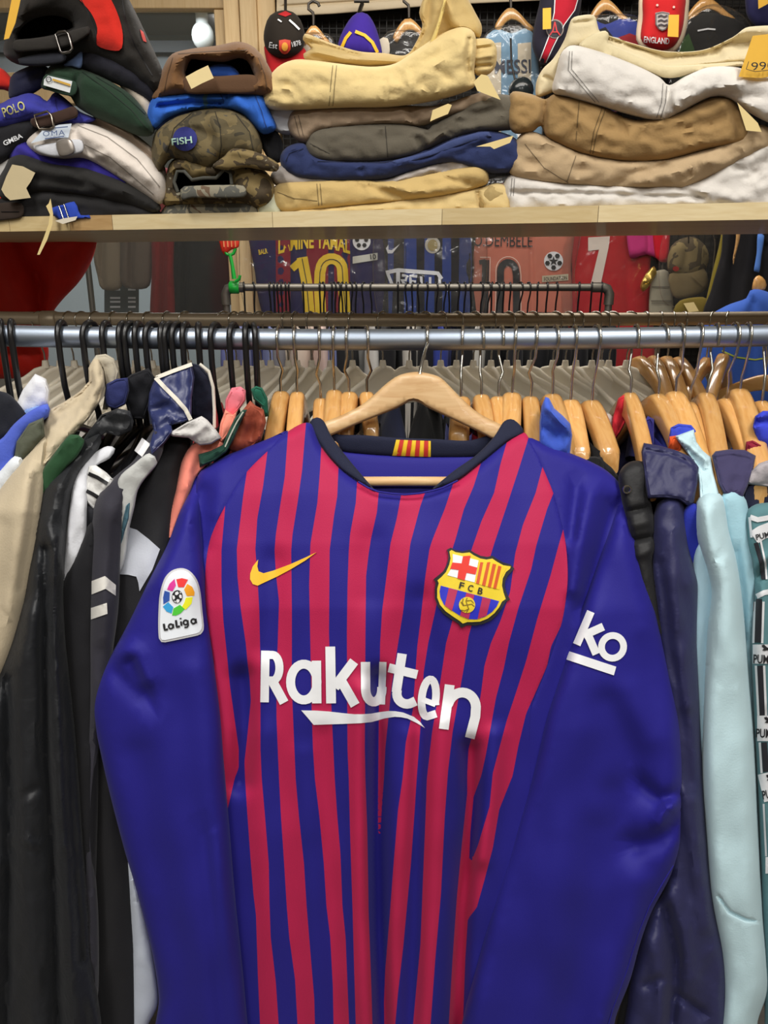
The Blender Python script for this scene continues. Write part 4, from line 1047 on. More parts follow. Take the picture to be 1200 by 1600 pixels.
strokes('trim', [([(244, 590), (272, 579), (300, 569)], 6), ([(243, 590), (258, 606), (276, 624), (290, 640), (298, 656)], 6.5)], fpc, 0.002, TR, pcol, 4)
tube('trim_edge', [P(x, y, .968) for x, y in [(312, 569), (326, 580), (333, 605), (335, 640), (335, 668)]], 0.0022, TR, t, 8)
t = thing('block_jacket', 'black jacket with a pale grey block across its sleeve beside the striped jersey', 'jacket', GRP)
BJ = fabric((30, 30, 33), 0.8, 0.15)
o, f = G(t, 'sleeve', [(196, 838), (201, 795), (209, 752), (226, 727), (248, 698), (268, 684), (286, 684), (294, 692), (286, 715), (277, 742), (272, 790), (264, 840), (255, 900), (240, 960), (215, 1010), (190, 1060), (190, 1200), (205, 1350), (206, 1680), (134, 1680), (139, 1450), (141, 1300), (156, 1120), (166, 1030), (178, 960), (184, 905)],
  yprof([(680, .968), (760, .935), (900, .89), (1100, .87), (1680, .83)]), BJ, 0.024, 26, [([(240, 730), (225, 800)], 0.005, 16), ([(165, 1150), (170, 1300), (175, 1500)], 0.006, 14), ([(190, 1100), (200, 1300)], -0.004, 10)], step=9)
decal('sleeve_block', [(184, 897), (191, 858), (199, 823), (214, 828), (232, 842), (250, 858), (238, 890), (218, 924), (216, 910), (213, 901), (200, 898)], f, 0.0018, fabric((176, 180, 190)), o, 6)
t = thing('grey_knit', 'light grey knit collar between the white trimmed puffer and the salmon jacket', 'garment', GRP)
G(t, 'collar', [(262, 677), (272, 672), (292, 660), (315, 650), (324, 656), (338, 672), (346, 684), (330, 694), (312, 696), (294, 684), (270, 682)], 0.918, (196, 194, 192), 0.018, 12, [([(280, 672), (300, 668)], -0.005, 6), ([(300, 680), (320, 665)], 0.005, 6)], 0.05, (0.004, 18, 2.0), 6)
t = thing('salmon_jacket', 'salmon pink jacket half hidden behind the left shoulder of the striped jersey', 'jacket', GRP)
G(t, 'front_panel', [(262, 845), (265, 800), (275, 765), (280, 738), (286, 716), (300, 695), (322, 684), (341, 684), (350, 698), (328, 722), (308, 742), (297, 768), (284, 800), (270, 840)], yprof([(680, .95), (760, .925), (860, .90)]), fabric((232, 136, 118), 0.8, 0.2), 0.012, 9, [([(300, 710), (288, 760)], 0.006, 10), ([(322, 700), (305, 740)], -0.006, 8)], step=8)
G(t, 'lapel', [(341, 686), (344, 662), (352, 640), (364, 648), (372, 640), (366, 660), (356, 680), (346, 694)], 0.945, fabric((232, 140, 120)), 0.014, 8, (), 0.04, step=6)
G(t, 'pink_lining', [(351, 652), (352, 625), (362, 606), (376, 604), (384, 610), (384, 625), (374, 640), (362, 652)], 0.965, fabric((222, 120, 134)), 0.014, 10, (), 0.05, step=6)
t = thing('lined_jacket', 'dark green jacket with a rust coloured lining next to the jersey collar', 'jacket', GRP)
G(t, 'lining', [(356, 700), (366, 672), (374, 655), (380, 640), (391, 626), (400, 634), (412, 640), (416, 660), (408, 688), (390, 702), (365, 708)], 0.945, fabric((150, 72, 52), 0.6, 0.05, 300, .3, .15, .2), 0.022, 14, [([(385, 650), (372, 690)], 0.006, 8), ([(398, 650), (392, 690)], -0.005, 8)], 0.06, step=7)
G(t, 'green_edge', [(310, 710), (330, 704), (348, 695), (358, 672), (368, 652), (380, 640), (386, 640), (376, 660), (366, 685), (354, 706), (336, 720), (312, 730)], 0.925, fabric((34, 70, 58)), 0.016, 9, (), 0.05, step=6)
G(t, 'green_back_collar', [(392, 608), (400, 603), (410, 606), (418, 622), (420, 650), (413, 652), (408, 634), (396, 624)], 0.975, fabric((26, 92, 72)), 0.01, 8, (), 0.04, step=6)
tube('zip', [P(x, y, .908) for x, y in [(352, 698), (360, 680), (370, 660), (380, 644)]], 0.001, fabric((190, 196, 180)), t, 6)
t = thing('white_garment', 'white garment hem poking out below the left sleeve of the striped jersey', 'garment', GRP)
G(t, 'hem', [(199, 1330), (197, 1348), (201, 1410), (205, 1490), (203, 1680), (215, 1640), (232, 1600), (247, 1568), (244, 1520), (234, 1460), (222, 1400), (208, 1345)], yprof([(1330, .845), (1680, .83)]), (196, 204, 218), 0.016, 14, [([(212, 1400), (222, 1500)], 0.004, 10)], 0.08)
t = thing('red_garment', 'thin red strip of cloth among the black jackets at lower left', 'garment', GRP)
G(t, 'edge', [(121, 1290), (131, 1290), (135, 1360), (138, 1420), (130, 1420), (124, 1350)], 0.852, (150, 36, 36), 0.008, 6, (), 0.05, None, 6)
t = thing('navy_garment', 'narrow navy blue cloth between the black jackets at lower left', 'garment', GRP)
G(t, 'edge', [(138, 1330), (146, 1230), (156, 1200), (152, 1320), (150, 1430), (140, 1440)], 0.845, (40, 52, 86), 0.01, 8, (), 0.05, None, 7)

# ---- right of the jersey
GRP = 'jackets on the right of the front rail'
t = thing('blue_fleece', 'royal blue fleece with a rolled stand-up collar behind the right jersey shoulder', 'fleece', GRP)
RB = fabric((62, 92, 196), 0.9, 0.4)
G(t, 'collar', [(843, 700), (843, 660), (846, 635), (852, 620), (858, 622), (866, 638), (880, 650), (891, 662), (894, 680), (890, 715), (865, 712)], 0.945, RB, 0.026, 16, [([(858, 640), (875, 660), (888, 672)], 0.008, 6), ([(852, 670), (870, 682)], -0.008, 8)], 0.06, step=7)
t = thing('black_sweater', 'black sweater shoulder beneath the yellowish wooden hanger', 'garment', GRP)
G(t, 'shoulder', [(905, 735), (914, 722), (930, 717), (946, 725), (962, 745), (968, 765), (940, 760)], 0.972, (32, 32, 34), 0.02, 10, (), 0.08, step=7)
t = thing('red_shirt', 'red shirt collar beneath the pale wood hangers', 'shirt', GRP)
G(t, 'collar', [(952, 690), (958, 650), (966, 622), (978, 615), (984, 625), (982, 650), (970, 675), (960, 690)], 1.05, (196, 40, 52), 0.014, 9, (), 0.04, step=6)
G(t, 'grey_lining', [(936, 655), (945, 646), (957, 650), (958, 672), (950, 682), (940, 668)], 1.06, (176, 168, 160), 0.012, 8, (), 0.03, step=6)
t = thing('black_puffer', 'black padded jacket with a metal eyelet right of the jersey shoulder', 'jacket', GRP)
BP = fabric((27, 27, 29), 0.6, 0.1, 300, .3, .1, .3, .35)
o, f = G(t, 'sleeve', [(970, 745), (976, 732), (990, 724), (1008, 727), (1014, 745), (1010, 765), (1014, 790), (1022, 825), (1024, 850), (1018, 880), (1030, 930), (1040, 1010), (1010, 960), (995, 890), (984, 820), (974, 775)], yprof([(720, .93), (860, .89), (1010, .87)]), BP, 0.022, 16,
  [([(980, 800), (1015, 792)], -0.007, 5), ([(985, 845), (1022, 838)], -0.008, 5), ([(985, 822), (1015, 815)], 0.005, 8), ([(990, 870), (1020, 860)], 0.004, 7)], step=7)
for r_ in (0.0045,):
    c = P(979, 764, 0.895)
    tube('eyelet', [(c.x + r_ * math.cos(a), c.y - 0.002, c.z + r_ * math.sin(a)) for a in np.linspace(0, 2 * math.pi, 14)[:-1]], 0.0014, STEEL, t, 6, True)
t = thing('navy_jacket', 'navy windbreaker with a wide turned down collar and long dark sleeve', 'jacket', GRP)
NV = fabric((40, 41, 80), 0.55, 0.1, 300, .25, .1, .22, .4)
G(t, 'sleeve', [(1030, 790), (1045, 779), (1062, 782), (1068, 800), (1072, 850), (1082, 890), (1088, 915), (1086, 1000), (1090, 1100), (1097, 1230), (1106, 1340), (1116, 1420), (1132, 1490), (1137, 1550), (1130, 1680), (985, 1680), (985, 1560), (1000, 1480), (1018, 1430), (1042, 1385), (1050, 1300), (1052, 1180), (1040, 1060), (1028, 960), (1022, 880), (1024, 820)],
  yprof([(780, .91), (900, .88), (1100, .86), (1400, .83), (1680, .80)]), NV, 0.03, 26,
  [([(1050, 830), (1056, 950), (1072, 1100)], 0.006, 12), ([(1030, 880), (1050, 1000), (1068, 1150), (1080, 1240)], -0.006, 8), ([(1075, 1240), (1090, 1350), (1105, 1450)], 0.007, 14), ([(1040, 1420), (1055, 1500), (1050, 1600)], -0.014, 10),
   ([(1060, 1555), (1095, 1580)], -0.010, 7), ([(1020, 1470), (1035, 1540), (1030, 1640)], 0.010, 14), ([(1045, 1390), (1070, 1450), (1080, 1530)], 0.008, 12), ([(1010, 1540), (1030, 1530)], -0.006, 8)], 0.12, (0.006, 34, 6.0, 90, 1), 7)
o, f = G(t, 'collar', [(1002, 706), (1006, 692), (1030, 696), (1058, 704), (1080, 714), (1092, 730), (1090, 755), (1084, 785), (1074, 790), (1060, 781), (1036, 778), (1012, 779), (1006, 745)], yprof([(690, .935), (790, .885)]), NV, 0.024, 14,
  [([(1010, 703), (1045, 709), (1075, 721), (1088, 733)], -0.003, 3)], 0.07, (0.003, 30, 3.0), 7)
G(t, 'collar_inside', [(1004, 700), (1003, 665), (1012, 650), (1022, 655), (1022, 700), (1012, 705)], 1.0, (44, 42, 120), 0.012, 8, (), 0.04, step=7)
t = thing('royal_jumper', 'royal blue top showing as a strip between the navy windbreaker and the pale blue jacket', 'garment', GRP)
G(t, 'body', [(1068, 830), (1072, 800), (1080, 790), (1096, 796), (1096, 860), (1090, 930), (1084, 925), (1074, 880)], 0.895, (38, 50, 160), 0.012, 10)
t = thing('orange_shirt', 'orange and blue collar peeking above the pale blue jacket', 'shirt', GRP)
G(t, 'collar', [(1044, 690), (1048, 668), (1060, 662), (1080, 664), (1090, 676), (1070, 690), (1062, 705), (1048, 704)], 0.975, (58, 74, 196), 0.012, 8, (), 0.04, step=6)
G(t, 'inner_collar', [(1044, 700), (1046, 682), (1060, 680), (1066, 695), (1064, 708), (1050, 706)], 0.955, (212, 84, 36), 0.012, 8, (), 0.03, step=6)
t = thing('pale_blue_jacket', 'pale ice blue soft jacket with pointed collar and long smooth sleeve', 'jacket', GRP)
PB = fabric((184, 212, 220), 0.75, 0.25)
G(t, 'collar', [(1054, 682), (1070, 676), (1084, 671), (1088, 690), (1098, 704), (1110, 714), (1114, 738), (1124, 775), (1128, 790), (1094, 792), (1092, 755), (1088, 728), (1074, 708)], yprof([(670, .96), (790, .885)]), PB, 0.018, 10, [([(1062, 684), (1082, 700), (1104, 718)], 0.006, 6), ([(1074, 702), (1098, 735)], -0.005, 6), ([(1086, 690), (1104, 712)], -0.004, 5)], 0.06, step=6)
G(t, 'sleeve', [(1092, 785), (1108, 772), (1127, 779), (1136, 830), (1148, 882), (1156, 940), (1166, 1050), (1174, 1150), (1181, 1300), (1188, 1430), (1195, 1500), (1196, 1548), (1180, 1595), (1172, 1680), (1120, 1680), (1133, 1560), (1131, 1490), (1115, 1400), (1107, 1300), (1101, 1200), (1104, 1080), (1109, 980), (1115, 925), (1108, 890), (1098, 860), (1091, 825)],
  yprof([(770, .90), (900, .875), (1100, .855), (1400, .82), (1680, .795)]), PB, 0.03, 26,
  [([(1128, 880), (1134, 940), (1138, 1040)], 0.006, 16), ([(1105, 800), (1112, 860)], 0.005, 12), ([(1122, 1400), (1140, 1425), (1165, 1437), (1186, 1440)], -0.005, 2.6)], 0.10, step=8)
G(t, 'body', [(1088, 870), (1096, 850), (1110, 876), (1122, 910), (1116, 970), (1110, 1080), (1106, 1200), (1108, 1320), (1098, 1250), (1091, 1100), (1086, 980)], yprof([(860, .885), (1320, .845)]), fabric((166, 200, 216), 0.75, 0.25), 0.012, 12, (), 0.1)
t = thing('sky_blue_jacket', 'second pale blue jacket squeezed behind the ice blue sleeve with a navy collar', 'jacket', GRP)
G(t, 'sleeve', [(1128, 790), (1133, 774), (1148, 770), (1162, 783), (1170, 830), (1181, 890), (1180, 950), (1174, 1010), (1182, 1200), (1192, 1400), (1197, 1500), (1188, 1470), (1176, 1300), (1166, 1100), (1158, 950), (1146, 880), (1134, 830)], yprof([(770, .905), (1000, .885), (1500, .84)]), fabric((156, 196, 210), 0.75, 0.25), 0.02, 14, [([(1150, 860), (1162, 930), (1164, 1000)], -0.007, 6)], step=7)
o, f = G(t, 'collar', [(1112, 712), (1118, 705), (1140, 702), (1164, 703), (1181, 712), (1176, 738), (1168, 760), (1160, 778), (1148, 772), (1132, 774), (1122, 755)], yprof([(700, .945), (780, .895)]), fabric((58, 54, 88), 0.8, .2), 0.022, 12, [([(1116, 716), (1140, 711), (1172, 718)], -0.0025, 3)], 0.06, step=6)
t = thing('maroon_jumper', 'maroon collar sliver between two hangers at the right edge', 'garment', GRP)
G(t, 'collar', [(1164, 705), (1166, 690), (1176, 688), (1190, 695), (1198, 712), (1186, 726), (1174, 722)], 0.955, (136, 30, 52), 0.012, 7, (), 0.03, step=6)
t = thing('grey_marl_jumper', 'grey marl rib collar over a navy shoulder at the right edge', 'garment', GRP)
G(t, 'collar', [(1166, 756), (1174, 736), (1186, 724), (1200, 719), (1240, 720), (1240, 765), (1195, 760)], 0.915, (168, 162, 166), 0.02, 12, (), 0.05, (0.003, 12, 3.0), 6)
G(t, 'shoulder', [(1164, 790), (1168, 766), (1180, 758), (1200, 760), (1240, 764), (1240, 812), (1190, 806), (1172, 800)], 0.922, (38, 40, 62), 0.018, 12, (), 0.06, (0.006, 18, 5.0), 7)
t = thing('bright_blue_fleece', 'bright blue fleece collar at the right edge below a wood hanger', 'fleece', GRP)
G(t, 'collar', [(1176, 668), (1180, 650), (1192, 642), (1240, 642), (1240, 712), (1205, 704), (1184, 690)], 0.965, (54, 66, 196), 0.022, 12, [([(1180, 660), (1240, 656)], -0.006, 5)], 0.06, step=7)
t = thing('tape_jacket', 'teal jacket with white and black lettered tape down the sleeve at the right edge', 'jacket', GRP)
TJ = fabric((84, 124, 130), 0.85, 0.2)
o, f = G(t, 'sleeve', [(1168, 812), (1172, 798), (1190, 790), (1250, 796), (1250, 1680), (1206, 1680), (1198, 1560), (1194, 1420), (1188, 1250), (1180, 1100), (1177, 1000), (1182, 940), (1178, 880), (1170, 850)], yprof([(790, .90), (1000, .87), (1680, .80)]), TJ, 0.024, 18, [([(1180, 905), (1196, 890), (1210, 880)], -0.012, 8), ([(1185, 880), (1200, 870)], 0.006, 8), ([(1190, 930), (1200, 1100)], 0.004, 10)], step=8)
TW = fabric((206, 208, 212)); TB = fabric((36, 36, 42))
for l_ in [([(1172, 808), (1184, 812), (1206, 808)], 8), ([(1178, 840), (1190, 832), (1206, 826)], 22), ([(1182, 932), (1194, 926), (1206, 924)], 8), ([(1176, 1022), (1206, 1022)], 30), ([(1183, 1138), (1206, 1138)], 40), ([(1189, 1232), (1206, 1228)], 44), ([(1196, 1352), (1210, 1352)], 26)]: strokes('white_tape', [l_], f, 0.0014, TW, o, 5)
for l_ in [([(1171, 808), (1174, 840)], 4), ([(1188, 842), (1196, 880), (1198, 905)], 3), ([(1179, 940), (1177, 1005)], 3.5), ([(1193, 940), (1191, 1005)], 3.5), ([(1181, 1040), (1185, 1118)], 3.5), ([(1194, 1040), (1197, 1118)], 3.5), ([(1187, 1160), (1190, 1208)], 3.5), ([(1193, 1256), (1197, 1338)], 3)]: strokes('edge_piping', [l_], f, 0.0016, TW, o, 5)
for l_ in [([(1181, 848), (1190, 880), (1193, 905)], 7), ([(1186, 936), (1184, 1004)], 10), ([(1188, 1040), (1191, 1118)], 9), ([(1194, 1160), (1197, 1206)], 9)]: strokes('black_stripe', [l_], f, 0.0015, TB, o, 5)
for (x, y) in ((1200, 1030), (1204, 1146)):
    text('tape_lettering', 'PUMA', x - 6, y, 34, 2, f, 0.0022, BLACKP, o, 0.02, 14)
text('tape_lettering', 'PUMA', 1196, 836, 30, -14, f, 0.0022, BLACKP, o, 0.02, 9)
text('tape_lettering', 'PUMA', 1206, 1240, 30, -10, f, 0.0022, BLACKP, o, 0.02, 14)
for (x, y) in ((1196, 1013), (1200, 1126), (1203, 1216)):
    decal('leaping_cat_mark', [(x - 6, y - 5), (x - 2, y - 6), (x + 2, y - 2), (x + 8, y + 1), (x + 8, y + 4), (x + 3, y + 3), (x - 1, y + 4), (x - 5, y + 3), (x - 2, y), (x - 5, y - 2)], f, 0.0022, BLACKP, o, 4)
# dark cloth deep behind the jersey at the bottom
t = thing('grey_trousers', 'grey cloth hanging behind the navy windbreaker at the bottom right', 'garment', GRP)
G(t, 'panel', [(955, 1680), (965, 1590), (985, 1530), (1005, 1490), (1020, 1560), (1020, 1680)], 0.86, (74, 74, 76), 0.012, 14, (), 0.06)

# ================================================================== THINGS ON THE SHELF
def SY(off=0.03): return lambda p: 1.44 - 0.22 * p[:, 0] / 1200.0 + off
def sty(px, off): return 1.44 - 0.22 * px / 1200.0 + off
def trousers(label, out, col, off, T=0.026, R=20, folds=(), seams=(), tag=None, extra=(), name='folded_trousers', grp='folded trousers on the shelf', mat=None, back=0.2, nzv=0.005):
    t = thing(name, label, 'trousers', grp)
    m = mat or fabric(col, 0.9, 0.2, 380, 0.45, 0.08)
    o, f = G(t, 'folded_leg', grow(out, 3.0), SY(off), m, T, R * 0.75, folds, back, (nzv * 1.5, 34, random.uniform(0, 50), 20, 1), 6)
    for s in seams:
        strokes('stitching', [(s, 1.1)], f, 0.0009, fabric(tuple(max(0, int(c * 0.62)) for c in col)), o, 4)
    for (nm, ou, of2, T2, R2, c2, fo) in extra:
        G(t, nm, ou, SY(of2), fabric(c2, 0.9, 0.2, 380, .45, .08), T2, R2, fo, 0.10, (0.003, 22, random.uniform(0, 50), 14), 6)
    if tag:
        for tg in tag:
            d = decal('price_tag', tg[0], FlatY(sty(tg[0][0][0], tg[1])), 0.0, tg[2] if len(tg) > 2 else TAG, t, 8, skirt=0.0012)
    return t, o, f
# ---- middle pile, bottom to top
trousers('pale khaki trousers lying lowest in the middle pile', [(398, 332), (402, 312), (408, 299), (420, 292), (430, 298), (436, 318), (480, 326), (600, 316), (700, 303), (752, 295), (778, 289), (794, 296), (800, 318), (790, 334), (600, 338), (440, 342), (402, 342)], (206, 182, 128), 0.03,
         folds=[([(432, 300), (438, 335)], -0.012, 6), ([(746, 300), (752, 325)], -0.012, 4), ([(470, 330), (640, 320)], 0.004, 8)], extra=[('rolled_end', [(401, 334), (404, 308), (414, 293), (426, 293), (434, 308), (440, 338), (410, 341)], 0.02, .02, 14, (186, 188, 164), ()), ('rolled_end', [(748, 304), (764, 290), (786, 289), (796, 300), (796, 328), (752, 330)], 0.025, .018, 12, (168, 146, 98), [([(768, 292), (764, 326)], .004, 6)])])
trousers('khaki trousers with a slanted pocket second from the bottom of the middle pile', [(427, 312), (429, 298), (437, 289), (480, 285), (560, 283), (604, 285), (650, 277), (700, 268), (744, 261), (758, 268), (760, 284), (740, 293), (700, 303), (640, 312), (560, 319), (490, 327), (447, 331), (432, 324)], (198, 170, 112), 0.025,
         folds=[([(560, 290), (590, 296), (625, 306)], -0.008, 7), ([(600, 288), (640, 300), (690, 296)], 0.007, 8), ([(690, 275), (730, 290)], -0.005, 6)], seams=[[(433, 300), (460, 310), (496, 314)], [(495, 287), (498, 322)], [(500, 287), (503, 321)]])
trousers('thin light grey trousers squeezed under the dark jeans', [(425, 280), (430, 268), (446, 260), (466, 270), (520, 280), (600, 281), (640, 268), (690, 253), (738, 249), (756, 258), (752, 268), (700, 272), (650, 282), (600, 290), (520, 290), (440, 290)], (168, 160, 154), 0.04, R=12,
         folds=[([(620, 282), (680, 262)], 0.006, 6)])
trousers('dark blue denim jeans in the middle pile', [(440, 250), (444, 238), (454, 230), (474, 226), (488, 244), (520, 252), (570, 254), (620, 250), (664, 236), (700, 220), (745, 206), (764, 205), (800, 216), (812, 232), (808, 262), (775, 268), (742, 262), (700, 252), (650, 264), (590, 279), (520, 281), (472, 277), (448, 266)], (42, 52, 92), 0.03, R=16,
         folds=[([(490, 250), (600, 262), (690, 236), (760, 215)], 0.006, 8), ([(560, 256), (570, 278)], -0.004, 5), ([(740, 212), (700, 230), (660, 244)], -0.006, 5)], seams=[[(446, 252), (452, 240), (474, 232)], [(496, 252), (600, 254), (664, 240), (742, 211)]],
         extra=[('turned_edge', [(612, 252), (664, 238), (704, 220), (742, 208), (764, 206), (768, 213), (744, 220), (706, 232), (668, 246), (620, 258)], 0.004, 0.006, 4, (62, 74, 118), ())],
         tag=[([(744, 229), (802, 212), (797, 223), (772, 233), (766, 229)], -0.035)])
trousers('grey olive trousers above the jeans in the middle pile', [(480, 222), (488, 208), (510, 200), (560, 196), (630, 196), (668, 205), (676, 198), (700, 186), (740, 160), (780, 150), (812, 160), (816, 195), (780, 202), (730, 208), (690, 222), (650, 240), (600, 250), (540, 252), (500, 250), (484, 240)], (96, 90, 78), 0.03,
         folds=[([(660, 205), (672, 222), (700, 200)], 0.010, 7), ([(650, 215), (660, 232)], -0.006, 6), ([(690, 200), (780, 170)], -0.006, 8)], seams=[[(602, 197), (606, 246)], [(484, 224), (500, 232), (515, 240)]],
         tag=[([(672, 190), (676, 172), (700, 162), (706, 164), (700, 178), (680, 186)], -0.02)])
trousers('taupe trousers below the cream pair in the middle pile', [(452, 198), (455, 180), (468, 170), (520, 167), (600, 166), (680, 168), (735, 152), (770, 144), (776, 160), (700, 180), (660, 194), (600, 193), (540, 198), (495, 206), (478, 222), (462, 214)], (150, 130, 108), 0.035, R=16,
         folds=[([(640, 172), (652, 192)], -0.006, 6), ([(660, 175), (690, 172)], 0.005, 6)], seams=[[(460, 182), (468, 212)], [(466, 180), (474, 212)]])
trousers('white trousers end rolled at the left of the middle pile', [(414, 182), (416, 170), (430, 166), (462, 168), (464, 200), (450, 208), (430, 202), (420, 194)], (196, 198, 202), 0.05, R=14)
trousers('cream cotton trousers with loose waistband crowning the middle pile', [(411, 156), (415, 138), (424, 120), (440, 104), (462, 96), (490, 97), (520, 101), (552, 105), (585, 107), (618, 102), (650, 82), (690, 56), (722, 45), (738, 52), (742, 80), (738, 110), (740, 132), (722, 142), (690, 152), (648, 160), (600, 165), (540, 166), (470, 169), (428, 169), (414, 164)], (224, 200, 142), 0.015, 0.034, 26,
         folds=[([(560, 112), (590, 126), (640, 110), (690, 80)], -0.006, 10), ([(640, 120), (700, 95), (730, 75)], 0.008, 16), ([(734, 60), (730, 100), (738, 130)], -0.010, 5), ([(600, 130), (660, 140)], 0.004, 12), ([(420, 150), (500, 160)], -.003, 10)], seams=[[(520, 102), (517, 130), (514, 166)], [(526, 102), (523, 130), (520, 166)]],
         extra=[('waistband', [(473, 62), (476, 53), (486, 55), (520, 68), (560, 80), (600, 83), (634, 86), (650, 66), (660, 40), (655, 20), (664, -10), (676, -30), (706, -30), (728, -6), (744, 22), (753, 42), (748, 60), (726, 47), (700, 54), (664, 78), (640, 98), (612, 107), (560, 106), (520, 102), (490, 100), (478, 95), (474, 84), (486, 76), (478, 68)], 0.05, 0.018, 9, (198, 172, 116), [([(478, 78), (540, 92), (620, 96)], 0.008, 5), ([(486, 66), (560, 86)], -0.008, 4), ([(672, -10), (668, 40), (645, 84)], -0.012, 6), ([(700, -10), (706, 30), (720, 44)], 0.01, 10)]),
                ('bunched_cuff', [(734, 66), (748, 60), (768, 62), (776, 76), (774, 104), (760, 118), (742, 116), (734, 96)], 0.03, 0.02, 12, (210, 186, 130), [([(742, 76), (772, 72)], -0.006, 3), ([(742, 90), (772, 86)], 0.006, 4), ([(742, 104), (766, 102)], -0.006, 3)]),
                ('drawstring', [(669, 78), (672, 66), (682, 40), (690, 12), (694, -2), (697, 0), (692, 24), (684, 52), (676, 76), (672, 80)], 0.0, 0.003, 3, (222, 196, 120), ())],
         tag=[([(740, 128), (752, 116), (762, 118), (782, 156), (746, 142)], -0.012)])
# ---- right pile, bottom to top
WJ = (208, 203, 196)
trousers('white jeans lying lowest in the right pile', [(788, 300), (792, 282), (802, 275), (860, 284), (960, 291), (1060, 290), (1100, 280), (1150, 246), (1200, 224), (1240, 222), (1240, 322), (1100, 324), (960, 326), (800, 332), (792, 318)], WJ, 0.03,
         folds=[([(800, 300), (960, 304), (1100, 308)], -0.006, 4), ([(1100, 300), (1150, 308), (1200, 290)], 0.006, 10), ([(1060, 292), (1090, 306)], -0.006, 6), ([(1150, 262), (1180, 270), (1200, 255)], -0.006, 8)], seams=[[(800, 278), (798, 306)], [(804, 279), (802, 306)]])
trousers('taupe cotton trousers above the white jeans in the right pile', [(797, 262), (804, 236), (812, 216), (826, 207), (868, 222), (910, 240), (980, 252), (1040, 250), (1100, 236), (1150, 218), (1190, 198), (1204, 208), (1204, 226), (1180, 240), (1120, 270), (1066, 291), (1000, 292), (920, 289), (850, 283), (806, 276)], (180, 156, 122), 0.026,
         folds=[([(960, 290), (990, 272), (1040, 258)], -0.009, 8), ([(1000, 285), (1060, 268), (1120, 250)], 0.008, 12), ([(1060, 285), (1080, 272)], -0.006, 6), ([(1100, 255), (1160, 232)], 0.005, 8)], seams=[[(900, 243), (886, 284)], [(820, 225), (850, 262), (888, 286)]])
trousers('khaki brown trousers in the middle of the right pile', [(794, 180), (797, 160), (802, 146), (830, 150), (852, 158), (866, 150), (900, 154), (945, 170), (972, 185), (1000, 190), (1060, 178), (1108, 156), (1138, 154), (1152, 170), (1164, 200), (1166, 218), (1140, 225), (1100, 232), (1040, 247), (980, 250), (930, 243), (890, 230), (856, 212), (846, 194), (830, 204), (806, 206), (797, 196)], (156, 126, 82), 0.022,
         folds=[([(852, 158), (848, 196)], -0.014, 5), ([(966, 186), (975, 200)], -0.008, 6), ([(1000, 195), (1080, 182), (1130, 162)], 0.007, 12), ([(1145, 175), (1155, 205)], -0.008, 6), ([(900, 200), (1000, 225), (1120, 210)], 0.005, 14), ([(880, 162), (910, 190)], 0.004, 8)], seams=[[(941, 168), (928, 205), (922, 240)], [(946, 170), (933, 206), (926, 241)], [(905, 158), (900, 220)]],
         tag=[([(1152, 160), (1184, 192), (1190, 206), (1166, 204)], -0.02)])
t, o, f = trousers('white denim trousers with open cream waistband topping the right pile', [(866, 142), (872, 112), (880, 84), (892, 74), (910, 76), (950, 88), (1000, 108), (1030, 124), (1046, 136), (1072, 122), (1108, 108), (1150, 108), (1180, 118), (1240, 134), (1240, 200), (1200, 188), (1170, 172), (1140, 152), (1108, 150), (1064, 172), (1032, 187), (990, 178), (940, 164), (890, 150)], (212, 207, 200), 0.015, 0.034, 22,
         folds=[([(1046, 138), (1040, 182)], -0.010, 6), ([(1060, 160), (1110, 130), (1160, 132)], 0.008, 12), ([(900, 110), (980, 140)], 0.004, 16), ([(1120, 148), (1180, 150)], -0.006, 8)], seams=[[(1036, 130), (1034, 160), (1026, 184)], [(1042, 134), (1040, 160), (1032, 186)], [(890, 80), (888, 110), (930, 160)], [(894, 80), (893, 108), (936, 160)]],
         extra=[('waistband', [(838, 152), (838, 128), (848, 108), (864, 92), (882, 62), (893, 30), (908, 24), (928, 24), (934, 40), (938, 50), (990, 68), (1040, 80), (1098, 78), (1145, 58), (1170, 42), (1240, 46), (1240, 96), (1170, 98), (1100, 104), (1040, 112), (1000, 98), (950, 82), (908, 74), (886, 78), (876, 100), (868, 140), (850, 150)], 0.06, 0.016, 8, (214, 200, 164), [([(896, 36), (926, 32)], -0.006, 4), ([(950, 58), (1040, 90), (1120, 84)], -0.02, 9), ([(1120, 70), (1180, 66), (1240, 72)], -0.024, 12), ([(850, 120), (866, 128)], -.006, 4)]),
                ('front_waistband', [(904, 74), (912, 62), (930, 52), (946, 48), (952, 56), (950, 66), (1000, 88), (1040, 102), (1100, 100), (1160, 96), (1166, 102), (1100, 112), (1044, 122), (1000, 108), (940, 86)], 0.03, 0.012, 6, (212, 198, 160), ())],
         tag=[([(1154, 120), (1166, 86), (1176, 56), (1212, 52), (1214, 118), (1190, 122)], -0.03, TAGY)])
fl = FlatY(sty(1190, -0.032))
text('tag_lettering', '990', 1192, 103, 36, -3, fl, 0.002, BLACKP, t, 0.0, 13)
strokes('tag_ruling', [([(1166, 108), (1180, 112), (1206, 109)], 1), ([(1170, 96), (1166, 108)], 1)], fl, 0.001, BLACKP, t, 4)

